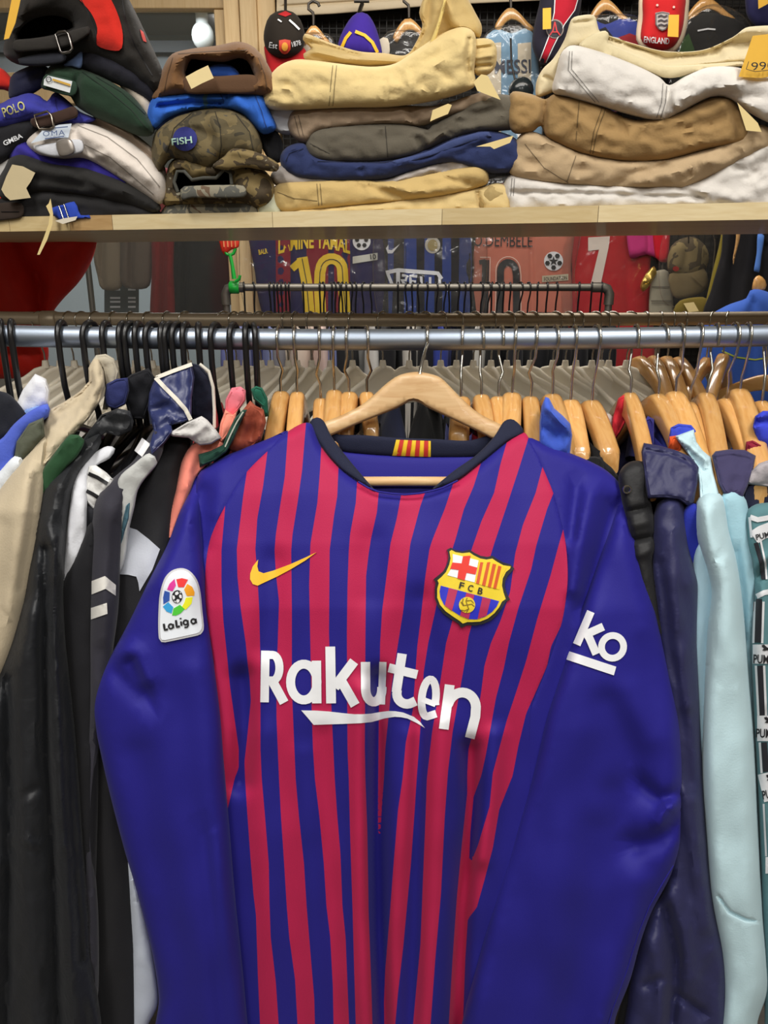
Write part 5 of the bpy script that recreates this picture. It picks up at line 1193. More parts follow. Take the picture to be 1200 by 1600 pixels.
# ---- caps ------------------------------------------------------------------
CG = 'caps piled on the shelf'
def cap(label, crown, col, off, T=0.04, R=34, folds=(), holes=(), mat=None, back=0.13, step=7, nm='crown'):
    t = thing('baseball_hat', label, 'cap', CG)
    o, f = G(t, nm, grow(crown, 2.0), SY(off), mat or fabric(col, 0.9, 0.25, 500, 0.5), T, R, folds, back, (0.004, 30, random.uniform(0, 40), 24), step, holes)
    return t, o, f
def cpart(t, nm, out, off, col, T=0.008, R=6, folds=(), back=0.02, mat=None, step=6):
    return G(t, nm, out, SY(off), mat or fabric(col, 0.85, 0.15), T, R, folds, back, None, step)
def buckle(t, pts, off, mat=STEEL, r=0.0016):
    tube('buckle', [P(x, y, sty(x, off)) for x, y in pts], r, mat, t, 8, True)
LEATH = (62, 44, 36)
# left pile, bottom to top
t, o, f = cap('black cap with a perforated leather strap lying lowest in the left pile', [(-40, 350), (-40, 318), (0, 312), (60, 296), (130, 300), (190, 310), (232, 320), (252, 336), (246, 346), (120, 352), (-20, 356)], (34, 33, 34), 0.03, 0.03, 20, [([(60, 310), (150, 318), (220, 332)], 0.006, 8), ([(90, 305), (180, 322)], -0.005, 6)])
cpart(t, 'strap', [(-30, 320), (0, 317), (28, 316), (37, 322), (37, 334), (30, 341), (0, 345), (-30, 348)], -0.005, (58, 48, 42), 0.005, 5)
tube('strap_holes', [P(x, 331 + .1 * x * 0, sty(x, -0.0105)) for x in (2, 9, 16, 23, 30)], 0.0008, BLACKPL, t, 5)
cpart(t, 'blue_strap', [(79, 327), (96, 320), (116, 315), (121, 322), (126, 336), (140, 336), (142, 341), (124, 342), (102, 346), (88, 340)], -0.005, (44, 72, 176), 0.007, 6)
buckle(t, [(92, 321), (100, 319), (108, 343), (100, 345)], -0.016)
d = decal('price_tag', [(79, 310), (76, 318), (72, 322), (78, 335), (76, 350), (68, 372), (58, 398), (62, 398), (74, 374), (82, 350), (83, 334)], FlatY(sty(75, -0.03)), 0, TAG, t, 6, skirt=0.001)
decal('price_tag', [(86, 345), (100, 341), (121, 338), (118, 344), (98, 350)], FlatY(sty(100, -0.02)), 0, plain((214, 206, 188), 0.8), t, 6, skirt=0.001)
t, o, f = cap('black soft cap with a folded kraft tag above the lowest cap', [(8, 262), (18, 246), (38, 241), (80, 255), (130, 262), (190, 284), (236, 306), (250, 326), (240, 332), (190, 318), (130, 304), (60, 300), (10, 312), (-5, 290)], (38, 37, 36), 0.02, 0.036, 22, [([(40, 262), (110, 272), (190, 300)], 0.008, 9), ([(60, 280), (130, 290)], -0.007, 7), ([(120, 272), (160, 300)], -0.005, 6)])
d = decal('price_tag', [(2, 296), (10, 275), (19, 257), (36, 260), (55, 270), (48, 284), (41, 294), (48, 309), (16, 313), (8, 306)], FlatY(sty(25, -0.03)), 0, plain((198, 182, 144), 0.8), t, 8, skirt=0.0012)
t, o, f = cap('grey white cap edge at the far left beside the kraft tag', [(-40, 300), (-40, 268), (-10, 254), (8, 246), (18, 250), (14, 268), (2, 290), (-10, 305)], (190, 188, 184), 0.03, 0.02, 14)
t, o, f = cap('purple blue cap squeezed under the white cap', [(14, 242), (20, 226), (40, 214), (56, 224), (72, 240), (100, 248), (132, 242), (164, 258), (206, 288), (150, 280), (90, 266), (40, 256), (18, 252)], (58, 50, 150), 0.03, 0.026, 14, [([(30, 230), (60, 248), (120, 256)], 0.006, 7), ([(45, 225), (62, 242)], -0.008, 5)])
WC = (222, 212, 202)
t, o, f = cap('white cap with blue lettering and grey slider strap', [(42, 222), (58, 206), (90, 194), (116, 191), (150, 198), (200, 222), (238, 254), (256, 280), (258, 306), (248, 318), (206, 290), (164, 262), (130, 246), (96, 246), (60, 240)], WC, 0.015, 0.036, 22, [([(116, 196), (122, 220), (150, 248), (200, 280)], -0.008, 6), ([(130, 210), (200, 240), (250, 290)], 0.006, 10), ([(140, 250), (170, 238), (230, 280)], 0.006, 8), ([(160, 215), (220, 258)], -.006, 6)])
cpart(t, 'strap', [(52, 228), (80, 224), (112, 218), (128, 220), (130, 236), (114, 242), (84, 245), (60, 238)], -0.022, (208, 210, 216), 0.006, 6)
strokes('panel_seam', [([(122, 196), (168, 214), (214, 248), (250, 292)], 1.3)], f, 0.0008, plain((150, 142, 134), 0.8), o, 4)
strokes('panel_seam', [([(132, 226), (172, 246), (212, 280), (240, 304)], 1.3)], f, 0.0008, plain((150, 142, 134), 0.8), o, 4)
cpart(t, 'slider', [(88, 221), (110, 217), (116, 238), (94, 244)], -0.03, (150, 142, 134), 0.005, 4, mat=plain((160, 152, 144), 0.35, 0.6))
fl = FlatY(sty(80, -0.036))
decal('lettering_patch', [(48, 224), (66, 204), (92, 195), (112, 193), (107, 215), (80, 216), (56, 222)], FlatY(sty(80, -0.030)), 0, plain((206, 216, 228), 0.8), t, 6, skirt=0.002)
text('lettering', 'OMA', 84, 208, 34, -4, fl, 0.0, plain((64, 84, 130), 0.7), t, 0.0, 8, spacing=1.2)
strokes('lettering_lines', [([(70, 217), (100, 213)], 1.5), ([(86, 200), (106, 198)], 1.5)], fl, 0, plain((64, 84, 130), 0.7), t, 3)
t, o, f = cap('cream and dark brimmed cap wedged between the white cap and the green cap', [(128, 190), (150, 184), (190, 198), (236, 232), (256, 262), (258, 290), (240, 262), (200, 230), (160, 206)], (196, 178, 160), 0.045, 0.024, 10, [([(150, 192), (200, 216), (244, 252)], -0.012, 5)])
t, o, f = cap('black cap with small white lettering at the far left', [(-40, 262), (-40, 200), (0, 194), (40, 186), (64, 194), (56, 208), (44, 222), (22, 236), (0, 256)], (30, 30, 34), 0.025, 0.03, 18)
text('lettering', 'GMBA', 20, 218, 32, -24, f, 0.003, WHITEP, o, 0.02, 8)
t, o, f = cap('blue cap reading POLO with a brown leather buckle strap', [(-40, 200), (-40, 166), (0, 164), (18, 155), (44, 147), (62, 152), (74, 160), (86, 146), (104, 158), (124, 176), (148, 186), (120, 196), (80, 196), (50, 188), (24, 196), (0, 200)], (60, 62, 158), 0.02, 0.03, 18, [([(46, 150), (72, 162), (86, 160)], -0.014, 7), ([(10, 170), (60, 168)], 0.005, 8), ([(84, 152), (82, 176)], 0.006, 5)])
text('lettering', 'POLO', 21, 170, 36, -20, f, 0.004, plain((206, 202, 130), 0.7), o, 0.01, 15)
strokes('panel_seam', [([(4, 186), (30, 184), (52, 176)], 1.3)], f, 0.0008, plain((40, 42, 112), 0.8), o, 4)
strokes('panel_seam', [([(86, 150), (88, 166), (92, 176)], 1.3)], f, 0.0008, plain((40, 42, 112), 0.8), o, 4)
cpart(t, 'leather_strap', [(48, 186), (70, 180), (96, 172), (114, 166), (121, 172), (121, 182), (106, 188), (80, 196), (60, 200), (50, 196)], -0.02, LEATH, 0.006, 5)
buckle(t, [(54, 180), (74, 174), (80, 180), (84, 198), (78, 202), (62, 202), (58, 196)], -0.032, plain((150, 140, 128), 0.3, 1.0), 0.002)
t, o, f = cap('navy cap edge at left above the POLO cap', [(16, 152), (18, 122), (30, 112), (60, 102), (76, 110), (72, 128), (52, 144), (30, 152)], (34, 36, 60), 0.035, 0.026, 16, [([(30, 126), (62, 112)], -0.006, 5)])
t, o, f = cap('dark green felt cap with a white woven label', [(66, 136), (70, 120), (78, 106), (90, 99), (106, 104), (122, 108), (140, 114), (170, 128), (204, 150), (226, 176), (240, 200), (236, 210), (216, 210), (180, 194), (146, 180), (120, 164), (112, 150), (90, 142)], (34, 56, 40), 0.012, 0.036, 20, [([(124, 110), (118, 132), (118, 156)], -0.010, 5), ([(140, 124), (190, 160), (226, 196)], 0.006, 12), ([(80, 112), (112, 116)], 0.005, 6)])
strokes('panel_seam', [([(128, 112), (168, 140), (206, 172), (232, 204)], 1.3)], f, 0.0008, plain((18, 34, 24), 0.8), o, 4)
strokes('panel_seam', [([(150, 120), (190, 144), (226, 178)], 1.3)], f, 0.0008, plain((18, 34, 24), 0.8), o, 4)
cpart(t, 'label_backing', [(66, 128), (72, 116), (118, 128), (114, 150), (68, 138)], -0.026, (38, 60, 46), 0.004, 3)
fl = FlatY(sty(90, -0.034))
decal('woven_label', [(69, 124), (75, 118), (113, 127), (109, 145), (68, 133)], fl, 0, plain((216, 220, 222), 0.7), t, 6, skirt=0.002)
strokes('label_stripe', [([(82, 124), (110, 133)], 3.2)], FlatY(sty(90, -0.0365)), 0, plain((206, 162, 60), 0.7), t, 4)
strokes('label_ring', [(ell(76, 124, 4, 4, 14), 1.4)], FlatY(sty(90, -0.0365)), 0, BLACKP, t, 2, (0,))
t, o, f = cap('navy and cream cap brim right of the green cap', [(186, 128), (198, 126), (216, 136), (234, 156), (242, 180), (240, 200), (224, 176), (206, 154)], (212, 200, 184), 0.04, 0.022, 9, [([(200, 134), (226, 164)], .004, 6)])
t, o, f = cap('charcoal cap with a pale blue strap under the black and red cap', [(98, 112), (104, 96), (124, 84), (128, 68), (150, 74), (180, 82), (214, 100), (236, 122), (246, 150), (238, 158), (200, 138), (160, 120), (128, 108)], (42, 42, 52), 0.03, 0.034, 20, [([(150, 86), (210, 120)], 0.006, 12)])
cpart(t, 'strap', [(98, 103), (114, 90), (128, 80), (127, 106), (112, 104)], -0.005, (92, 112, 150), 0.005, 4)
t, o, f = cap('big black cap with red panels and a metal slider on top of the left pile', [(8, 84), (10, 62), (22, 32), (34, -10), (60, -40), (180, -40), (200, 0), (216, 32), (232, 66), (250, 106), (254, 128), (244, 146), (226, 132), (196, 112), (160, 92), (128, 84), (100, 98), (60, 102), (26, 98)], (36, 33, 30), 0.02, 0.055, 44, [([(186, 10), (196, 60), (240, 120)], -0.008, 8), ([(200, 20), (226, 80)], 0.006, 10), ([(40, 20), (110, 20)], 0.006, 12)], holes=[[(28, 60), (34, 44), (52, 30), (82, 24), (106, 30), (114, 42), (90, 52), (52, 60)]], step=7)
decal('red_panel', [(118, -10), (132, -22), (158, -24), (176, 4), (188, 34), (192, 60), (186, 79), (152, 71), (152, 44), (142, 20)], f, 0.003, fabric((206, 42, 30), 0.9, .3), o, 7, True, skirt=0.003)
decal('red_panel', [(219, 46), (224, 50), (229, 66), (224, 64)], f, 0.003, fabric((206, 42, 30), 0.9, .3), o, 6, True, skirt=0.003)
cpart(t, 'strap', [(22, 64), (50, 60), (90, 54), (138, 41), (140, 52), (116, 68), (90, 76), (50, 80), (24, 80)], -0.04, (44, 41, 38), 0.006, 5)
cpart(t, 'strap_end', [(28, 92), (60, 84), (90, 82), (104, 88), (98, 98), (60, 102), (30, 100)], -0.03, (40, 42, 50), 0.006, 5)
buckle(t, [(87, 54), (92, 50), (102, 49), (107, 53), (113, 76), (109, 81), (98, 83), (94, 80)], -0.05, plain((128, 124, 120), 0.3, 1.0), 0.0022)
decal('price_tag', [(6, 62), (12, 30), (18, 0), (22, -20), (36, -20), (30, 10), (24, 36), (14, 60)], FlatY(sty(20, -0.05)), 0, TAGY, t, 8, skirt=0.0012)
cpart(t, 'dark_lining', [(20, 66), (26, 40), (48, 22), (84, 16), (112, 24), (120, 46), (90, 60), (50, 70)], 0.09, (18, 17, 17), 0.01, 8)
strokes('panel_seam', [([(116, -20), (138, 20), (150, 50), (150, 72)], 1.2)], f, 0.0035, BLACKP, o, 4)
strokes('panel_seam', [([(188, -20), (196, 30), (210, 70), (238, 118)], 1.2)], f, 0.001, BLACKP, o, 4)
t, o, f = cap('bright red cap edge at the left border of the picture', [(-40, 150), (-40, 104), (0, 108), (14, 120), (22, 132), (18, 142), (0, 138), (-20, 152)], (204, 44, 34), 0.05, 0.02, 12)

# second pile
CAMO = camo([(58, 52, 38), (88, 78, 54), (112, 98, 66), (72, 70, 66)], 30)
CAMO2 = camo([(96, 84, 56), (130, 112, 72), (74, 62, 44), (146, 140, 120)], 34)
CAMO3 = camo([(120, 116, 100), (90, 90, 84), (140, 134, 116), (104, 84, 66)], 40)
t, o, f = cap('flat camouflage cap with a plain velcro panel lying lowest in the second pile', [(248, 346), (256, 328), (268, 316), (300, 310), (380, 308), (400, 318), (408, 336), (404, 346)], (120, 116, 100), 0.03, 0.03, 16, mat=CAMO3)
cpart(t, 'velcro_panel', [(284, 337), (288, 322), (292, 317), (346, 313), (352, 318), (354, 336)], 0.012, (134, 126, 104), 0.004, 4)
fl = FlatY(sty(335, 0.006))
strokes('printed_mark', [([(332, 322), (340, 322)], 2), ([(335, 322), (334, 332)], 2), ([(330, 330), (338, 336)], 2), ([(340, 328), (344, 336)], 2)], fl, 0, plain((66, 62, 52), 0.7), t, 3)
t, o, f = cap('camouflage cap showing its open back and strap above the lowest camouflage cap', [(256, 318), (258, 296), (262, 272), (270, 252), (300, 243), (340, 252), (396, 258), (420, 276), (428, 300), (420, 318), (402, 324), (384, 318), (276, 320)], (100, 90, 60), 0.02, 0.045, 26, [([(300, 256), (360, 262), (410, 290)], -0.006, 8)], holes=[[(276, 300), (272, 284), (278, 270), (290, 272), (300, 284), (320, 280), (340, 280), (350, 268), (358, 272), (360, 290), (350, 294), (300, 296)]], mat=CAMO2)
cpart(t, 'strap', [(282, 296), (288, 291), (380, 290), (382, 308), (300, 309), (284, 312)], -0.03, (0, 0, 0), 0.006, 4, mat=CAMO3)
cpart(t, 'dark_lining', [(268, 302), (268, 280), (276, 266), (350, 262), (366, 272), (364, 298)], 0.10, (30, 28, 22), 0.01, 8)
tube('opening_binding', [P(x, y, sty(x, -0.022)) for x, y in [(278, 300), (272, 284), (277, 268), (288, 268), (300, 281), (318, 278), (338, 278), (350, 265), (360, 270), (362, 288)]], 0.0028, fabric((74, 74, 68)), t, 8)
t, o, f = cap('dark camouflage cap reading FISH with its brim turned right', [(240, 250), (240, 222), (248, 202), (272, 184), (310, 173), (350, 171), (382, 182), (400, 204), (408, 230), (404, 244), (370, 246), (345, 254), (330, 264), (300, 258), (268, 246), (248, 268)], (70, 64, 46), 0.012, 0.05, 34, [([(330, 180), (342, 210), (340, 250)], 0.008, 8), ([(300, 200), (330, 215)], -0.006, 8), ([(350, 200), (390, 196)], -0.006, 7), ([(262, 200), (310, 192)], 0.006, 8)], mat=CAMO)
cpart(t, 'brim', [(332, 260), (350, 244), (364, 232), (396, 236), (424, 248), (436, 258), (432, 268), (410, 266), (384, 262), (356, 266)], -0.03, (0, 0, 0), 0.014, 8, [([(364, 236), (410, 248), (430, 258)], 0.004, 6)], 0.03, CAMO2)
strokes('panel_seam', [([(336, 174), (344, 200), (346, 228), (342, 250)], 1.3)], f, 0.0008, plain((40, 36, 26), 0.8), o, 4)
strokes('panel_seam', [([(300, 176), (272, 200), (262, 236)], 1.3)], f, 0.0008, plain((40, 36, 26), 0.8), o, 4)
strokes('panel_seam', [([(368, 178), (390, 206), (396, 236)], 1.3)], f, 0.0008, plain((40, 36, 26), 0.8), o, 4)
decal('round_patch', ell(289, 217, 19, 19), f, 0.004, fabric((46, 50, 116)), o, 5, skirt=0.004)
text('patch_lettering', 'FISH', 284, 220, 32, -7, f, 0.006, plain((170, 206, 190), 0.7), o, 0.02, 11)
t, o, f = cap('black cap edge at the right of the FISH cap', [(398, 196), (412, 192), (430, 204), (440, 226), (438, 252), (424, 250), (410, 228)], (26, 26, 30), 0.05, 0.024, 14)
t, o, f = cap('bright blue cap under the brown cap', [(232, 186), (234, 166), (244, 150), (300, 144), (350, 144), (402, 144), (414, 152), (420, 174), (430, 200), (412, 208), (396, 194), (376, 176), (346, 168), (300, 172), (262, 186), (246, 200), (236, 200)], (40, 96, 190), 0.02, 0.036, 16, [([(250, 166), (300, 160), (344, 162)], -0.016, 5), ([(370, 150), (376, 172)], 0.006, 8), ([(356, 150), (350, 168)], -0.008, 5)], mat=camo([(34, 78, 160), (44, 104, 205), (40, 96, 190), (70, 110, 130)], 18))
strokes('panel_seam', [([(344, 146), (350, 158), (346, 168)], 1.3)], f, 0.0008, plain((24, 56, 120), 0.8), o, 4)
strokes('panel_seam', [([(398, 148), (408, 172), (416, 200)], 1.3)], f, 0.0008, plain((24, 56, 120), 0.8), o, 4)
cpart(t, 'dark_inside', [(240, 196), (244, 180), (262, 172), (300, 168), (296, 176), (262, 190), (248, 204)], 0.005, (24, 40, 80), 0.006, 6)
t, o, f = cap('brown suede cap with an open back and a cream tag crowning the second pile', [(238, 154), (246, 134), (258, 104), (270, 86), (300, 78), (340, 73), (372, 67), (392, 73), (408, 88), (420, 108), (430, 132), (430, 146), (400, 150), (350, 147), (292, 147), (262, 150)], (118, 84, 52), 0.015, 0.05, 30, [([(262, 104), (300, 88), (390, 84)], 0.006, 8), ([(250, 140), (268, 104)], -0.005, 8), ([(408, 100), (404, 140)], 0.005, 7)], holes=[[(291, 120), (293, 104), (299, 93), (312, 94), (350, 97), (372, 91), (386, 95), (394, 110), (396, 121)]])
strokes('panel_seam', [([(270, 90), (262, 116), (256, 146)], 1.3)], f, 0.0008, plain((80, 56, 34), 0.8), o, 4)
strokes('panel_seam', [([(404, 90), (414, 118), (418, 144)], 1.3)], f, 0.0008, plain((80, 56, 34), 0.8), o, 4)
strokes('panel_seam', [([(278, 84), (330, 80), (386, 78)], 1.3)], f, 0.0008, plain((80, 56, 34), 0.8), o, 4)
cpart(t, 'back_strap', [(290, 120), (340, 119), (398, 118), (399, 144), (340, 146), (292, 145)], -0.02, (92, 66, 46), 0.007, 5)
t2 = t
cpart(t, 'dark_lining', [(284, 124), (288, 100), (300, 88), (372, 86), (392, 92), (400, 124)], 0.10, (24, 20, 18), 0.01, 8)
cpart(t, 'blue_lining', [(322, 122), (326, 106), (340, 100), (360, 102), (372, 112), (376, 124)], 0.02, (44, 84, 170), 0.02, 10)
decal('price_tag', [(290, 120), (308, 110), (325, 102), (334, 122), (316, 130), (299, 139)], FlatY(sty(310, -0.055)), 0, plain((226, 206, 152), 0.8), t, 8, skirt=0.0012)

# ================================================================== BACK OF THE SHOP
def W(t, name, out, Y, col, T=0.012, R=8, folds=(), back=0.02, nz=(0.006, 30, 2.0, 60), step=9, smooth=True, mat=None):
    f = Field(out, Y, T, R, folds, nz, step=min(8, step), smooth=smooth)
    o = inflate(name, f, mat or fabric(col), t, None, step, back)
    return o, f
def bag(t, out, Y):
    f = Field(out, Y, 0.010, 8, (), (0.006, 22, random.uniform(0, 40), 30))
    return inflate('plastic_bag', f, FILM, t, None, 9, 'thin')
CH0 = plain((70, 66, 62), 0.4, 0.8)
JG = 'bagged football jerseys on the back wall'
# ---- blue and maroon jersey with yellow number ten
t = thing('bagged_jersey', 'navy and maroon striped jersey with a big yellow number ten', 'jersey', JG)
Yj = 3.58
base, fb = W(t, 'torso', [(402, 300), (605, 300), (604, 400), (598, 520), (560, 560), (430, 560), (412, 500), (400, 440)], Yj, (36, 32, 78), 0.02, 10, [([(448, 330), (452, 540)], -0.02, 6), ([(546, 330), (550, 540)], -0.02, 6)])
for a, b in ((430, 452), (478, 511), (521, 545)):
    decal('maroon_stripe', [(a, 310), (b, 310), (b + 2, 400), (b + 1, 545), (a + 2, 545), (a + 1, 400)], fb, 0.002, fabric((128, 26, 44)), base, 10)
YN = plain((232, 196, 36), 0.5)
strokes('number_one', [([(472, 402), (479, 440), (484, 500)], 17), ([(456, 420), (472, 406)], 11)], fb, 0.005, YN, base, 5)
strokes('number_zero', [([(502, 505), (499, 450), (500, 425)] + ell(518, 422, 17, 18, 10, 0, 180, 360) + [(536, 440), (541, 505)], 17)], fb, 0.005, YN, base, 4)
strokes('number_line', [([(472, 404), (479, 440), (484, 500)], 1.3), ([(502, 500), (499, 450), (500, 425)] + ell(518, 422, 17, 17, 10, 0, 180, 360) + [(536, 440), (541, 500)], 1.3)], fb, 0.007, BLACKP, base, 4)
text('name_lettering', 'LAMINE YAMAL', 491, 376, 112, 0, fb, 0.006, YN, base, 0.03, 24, 9)
text('sleeve_lettering', 'BALR', 411, 393, 14, -10, fb, 0.006, YN, base, 0.02, 8)
decal('star_ball', ell(565, 377, 14, 14), fb, 0.005, WHITEP, base, 5)
for k in range(5):
    a = math.radians(72 * k - 90); decal('star_patch', ell(565 + 7.5 * math.cos(a), 377 + 7.5 * math.sin(a), 3.6, 3.6, 6), fb, 0.008, BLACKP, base, 4)
decal('sleeve_patch', [(551, 401), (590, 395), (590, 406), (551, 412)], fb, 0.006, plain((206, 206, 196), 0.5), base, 8)
text('sleeve_patch_lettering', '10', 583, 401, 9, -6, fb, 0.009, BLACKP, base, 0.02, 8)
bag(t, [(398, 296), (610, 296), (608, 520), (400, 520)], Yj - 0.03)
# ---- blue and black striped jersey
t = thing('bagged_jersey', 'blue and black striped jersey with a white tick and white lettering', 'jersey', JG)
base, fb = W(t, 'torso', [(603, 300), (742, 300), (738, 420), (740, 560), (606, 560), (602, 420)], Yj - 0.01, (24, 24, 30), 0.02, 8)
for a, b in ((632, 650), (664, 678), (692, 704), (718, 736)):
    decal('blue_stripe', [(a, 306), (b, 306), (b + 1, 420), (b, 550), (a, 550), (a - 1, 420)], fb, 0.002, fabric((40, 62, 130)), base, 10)
decal('blue_stripe', [(606, 306), (616, 306), (615, 420), (610, 550), (608, 550), (606, 420)], fb, 0.002, fabric((40, 62, 130)), base, 10)
decal('tick_mark', [(603, 388), (607, 382), (607, 390), (612, 391), (625, 381), (613, 396), (606, 396)], fb, 0.005, WHITEP, base, 4)
decal('round_crest', ell(676, 383, 12, 13), fb, 0.005, plain((176, 172, 160), 0.4), base, 5)
decal('round_crest_centre', ell(676, 383, 8, 9), fb, 0.008, plain((150, 134, 84), 0.4), base, 5)
strokes('sponsor_lettering', [([(603, 426), (622, 422), (684, 427), (690, 436)], 6), ([(622, 420), (622, 446)], 6), ([(606, 428), (614, 448)], 5), ([(628, 430), (636, 431), (634, 438), (627, 438), (636, 448)], 4), ([(642, 447), (641, 431), (652, 432)], 4), ([(641, 439), (650, 440)], 3.5), ([(642, 447), (652, 447)], 4), ([(658, 432), (659, 447), (667, 447)], 4), ([(672, 433), (672, 447), (680, 447)], 4), ([(687, 432), (687, 447)], 4.5)], fb, 0.005, WHITEP, base, 4)
bag(t, [(600, 296), (744, 296), (744, 520), (600, 520)], Yj - 0.045)
# ---- salmon jersey
t = thing('bagged_jersey', 'salmon pink jersey with black name lettering and number ten', 'jersey', JG)
base, fb = W(t, 'torso', [(740, 300), (888, 300), (892, 420), (894, 490), (880, 520), (742, 520), (740, 420)], Yj, (198, 118, 98), 0.02, 8, [([(830, 360), (832, 500)], -0.01, 4)])
strokes('number_one', [([(759, 406), (757, 490)], 11), ([(749, 410), (759, 408)], 7)], fb, 0.005, BLACKP, base, 5)
strokes('number_zero', [([(781, 500), (782, 430)] + ell(794, 424, 12, 14, 10, 0, 180, 360) + [(807, 430), (807, 500)], 11)], fb, 0.005, BLACKP, base, 4)
strokes('number_outline', [([(750, 402), (766, 402), (764, 490)], 1.2), ([(774, 500), (775, 428)] + ell(794, 422, 19, 21, 12, 0, 180, 360) + [(814, 430), (814, 500)], 1.2)], fb, 0.004, plain((236, 206, 190), 0.6), base, 4)
text('name_lettering', 'O.DEMBELE', 786, 376, 92, 1, fb, 0.005, BLACKP, base, 0.0, 19)
decal('star_ball', ell(865, 408, 15, 15), fb, 0.005, WHITEP, base, 5)
for k in range(5):
    a = math.radians(72 * k - 54); decal('star_patch', ell(865 + 10 * math.cos(a), 408 + 10 * math.sin(a), 4, 4, 6), fb, 0.008, BLACKP, base, 4)
decal('star_centre', [(865 + r * math.cos(math.radians(36 * k - 90)), 408 + r * math.sin(math.radians(36 * k - 90))) for k, r in enumerate([8, 3] * 5)], fb, 0.008, BLACKP, base, 4)
decal('sleeve_patch', [(847, 431), (888, 428), (888, 438), (847, 441)], fb, 0.005, plain((196, 186, 160), 0.5), base, 8)
text('sleeve_patch_lettering', 'FOUNDATION', 868, 435, 36, -4, fb, 0.008, BLACKP, base, 0.0, 6)
bag(t, [(736, 296), (900, 296), (898, 430), (893, 505), (738, 505)], Yj - 0.035)
# ---- red jersey with white seven
t = thing('bagged_jersey', 'bright red jersey with a big white number seven', 'jersey', JG)
base, fb = W(t, 'torso', [(893, 300), (1018, 300), (1016, 420), (1014, 620), (898, 620), (893, 420)], Yj + 0.02, (186, 28, 36), 0.02, 8, [([(980, 380), (984, 600)], -0.008, 6)])
decal('number_seven', [(919, 371), (953, 369), (951, 386), (937, 452), (921, 452), (936, 390), (919, 392)], fb, 0.005, plain((232, 222, 210), 0.5), base, 7)
bag(t, [(890, 296), (1022, 296), (1020, 610), (894, 610)], Yj - 0.015)
t = thing('magenta_cloth', 'magenta and red folded jersey hem right of the number seven jersey', 'jersey', JG)
W(t, 'hem', [(984, 320), (1044, 320), (1045, 380), (1042, 408), (1010, 398), (984, 402)], Yj - 0.03, (176, 52, 110), 0.02, 9, [([(1012, 340), (1014, 398)], -0.01, 4)])
W(t, 'side', [(1020, 320), (1046, 320), (1046, 384), (1041, 410), (1024, 402)], Yj - 0.05, (190, 24, 40), 0.014, 7)
t = thing('plaid_shirt', 'grey plaid shirt folded under the bagged camouflage cap', 'shirt')
o, f = W(t, 'folded_shirt', [(1016, 500), (1018, 430), (1030, 422), (1044, 424), (1052, 470), (1050, 510)], Yj - 0.05, (150, 144, 126), 0.02, 7)
strokes('plaid_line', [([(1018, 448), (1046, 448)], 1.6), ([(1017, 470), (1050, 470)], 1.6), ([(1018, 474), (1050, 474)], 1.2)], f, 0.004, plain((110, 104, 92), 0.8), o, 5)
t = thing('gold_chain', 'crumpled gold foil ornament hanging beside the plaid shirt', 'ornament')
W(t, 'foil', [(1000, 448), (1004, 436), (1012, 424), (1022, 416), (1026, 426), (1018, 440), (1012, 450), (1004, 456)], Yj - 0.08, (200, 170, 90), 0.015, 5, (), 0.01, (0.02, 7, 3.0), 5, mat=plain((206, 176, 96), 0.3, 0.8))
t = thing('bagged_hat', 'camouflage cap in a clear plastic bag hanging above the rear rack', 'cap')
o, f = W(t, 'crown', [(1042, 410), (1048, 386), (1062, 374), (1084, 370), (1102, 384), (1108, 404), (1100, 424), (1080, 432), (1056, 430), (1044, 424)], 3.42, (100, 90, 60), 0.05, 22, [([(1076, 374), (1068, 428)], -0.01, 5)], 0.05, mat=camo([(98, 84, 52), (126, 110, 72), (76, 64, 44), (60, 56, 44)], 12))
W(t, 'brim', [(1046, 428), (1070, 426), (1100, 420), (1106, 446), (1090, 460), (1056, 466), (1046, 448)], 3.40, (118, 102, 70), 0.02, 8, [([(1082, 432), (1104, 452)], 0.01, 3)])
decal('red_mark', ell(1056, 420, 5, 4), f, 0.006, REDP, o, 4)
bag(t, [(1036, 470), (1040, 360), (1112, 356), (1114, 430), (1104, 472)], 3.34)
tube('cord', [P(1076, 380, 3.38), P(1076, 340, 3.30), P(1080, 318, 3.24)], 0.003, CH0, t, 6)
t = thing('yellow_jumper', 'olive yellow sleeve between the bagged cap and the black coats', 'garment')
W(t, 'sleeve', [(1102, 480), (1112, 430), (1124, 380), (1132, 330), (1136, 300), (1158, 300), (1150, 340), (1132, 400), (1116, 470)], 3.235, (126, 112, 40), 0.015, 6)
W(t, 'lower_edge', [(1054, 492), (1062, 470), (1098, 464), (1108, 472), (1104, 500)], 3.25, (112, 96, 40), 0.012, 6)
decal('price_tag', [(1068, 474), (1084, 472), (1092, 486), (1076, 488)], FlatY(3.22), 0, TAG, t, 8, skirt=0.002)
t = thing('black_coat', 'black coat hanging at the back right above the blue jacket', 'coat')
o, f = W(t, 'coat', [(1104, 500), (1112, 450), (1126, 400), (1138, 340), (1200, 336), (1240, 340), (1240, 500)], 3.2, (26, 25, 28), 0.03, 14, [([(1150, 360), (1140, 480)], -0.02, 8), ([(1176, 360), (1160, 480)], 0.015, 9), ([(1196, 380), (1190, 480)], -0.02, 6)])
W(t, 'wood_strap', [(1148, 340), (1158, 340), (1156, 372), (1150, 396), (1146, 414), (1145, 404), (1150, 370)], 3.14, (190, 146, 92), 0.006, 3, (), 0.01, None, 6)
W(t, 'blue_strap', [(1184, 366), (1194, 368), (1190, 400), (1186, 426), (1178, 424), (1182, 396)], 3.13, (84, 128, 206), 0.008, 3, (), 0.01, None, 6)
t = thing('coat_rail', 'dark rail fixed to the right wall above the black coat', 'rail')
zr = P(1150, 318, 3.2).z; tube('rail', [(P(1040, 330, 3.24).x, 3.24, zr), (2.6, 3.24, zr)], 0.014, CH0, t, 10)
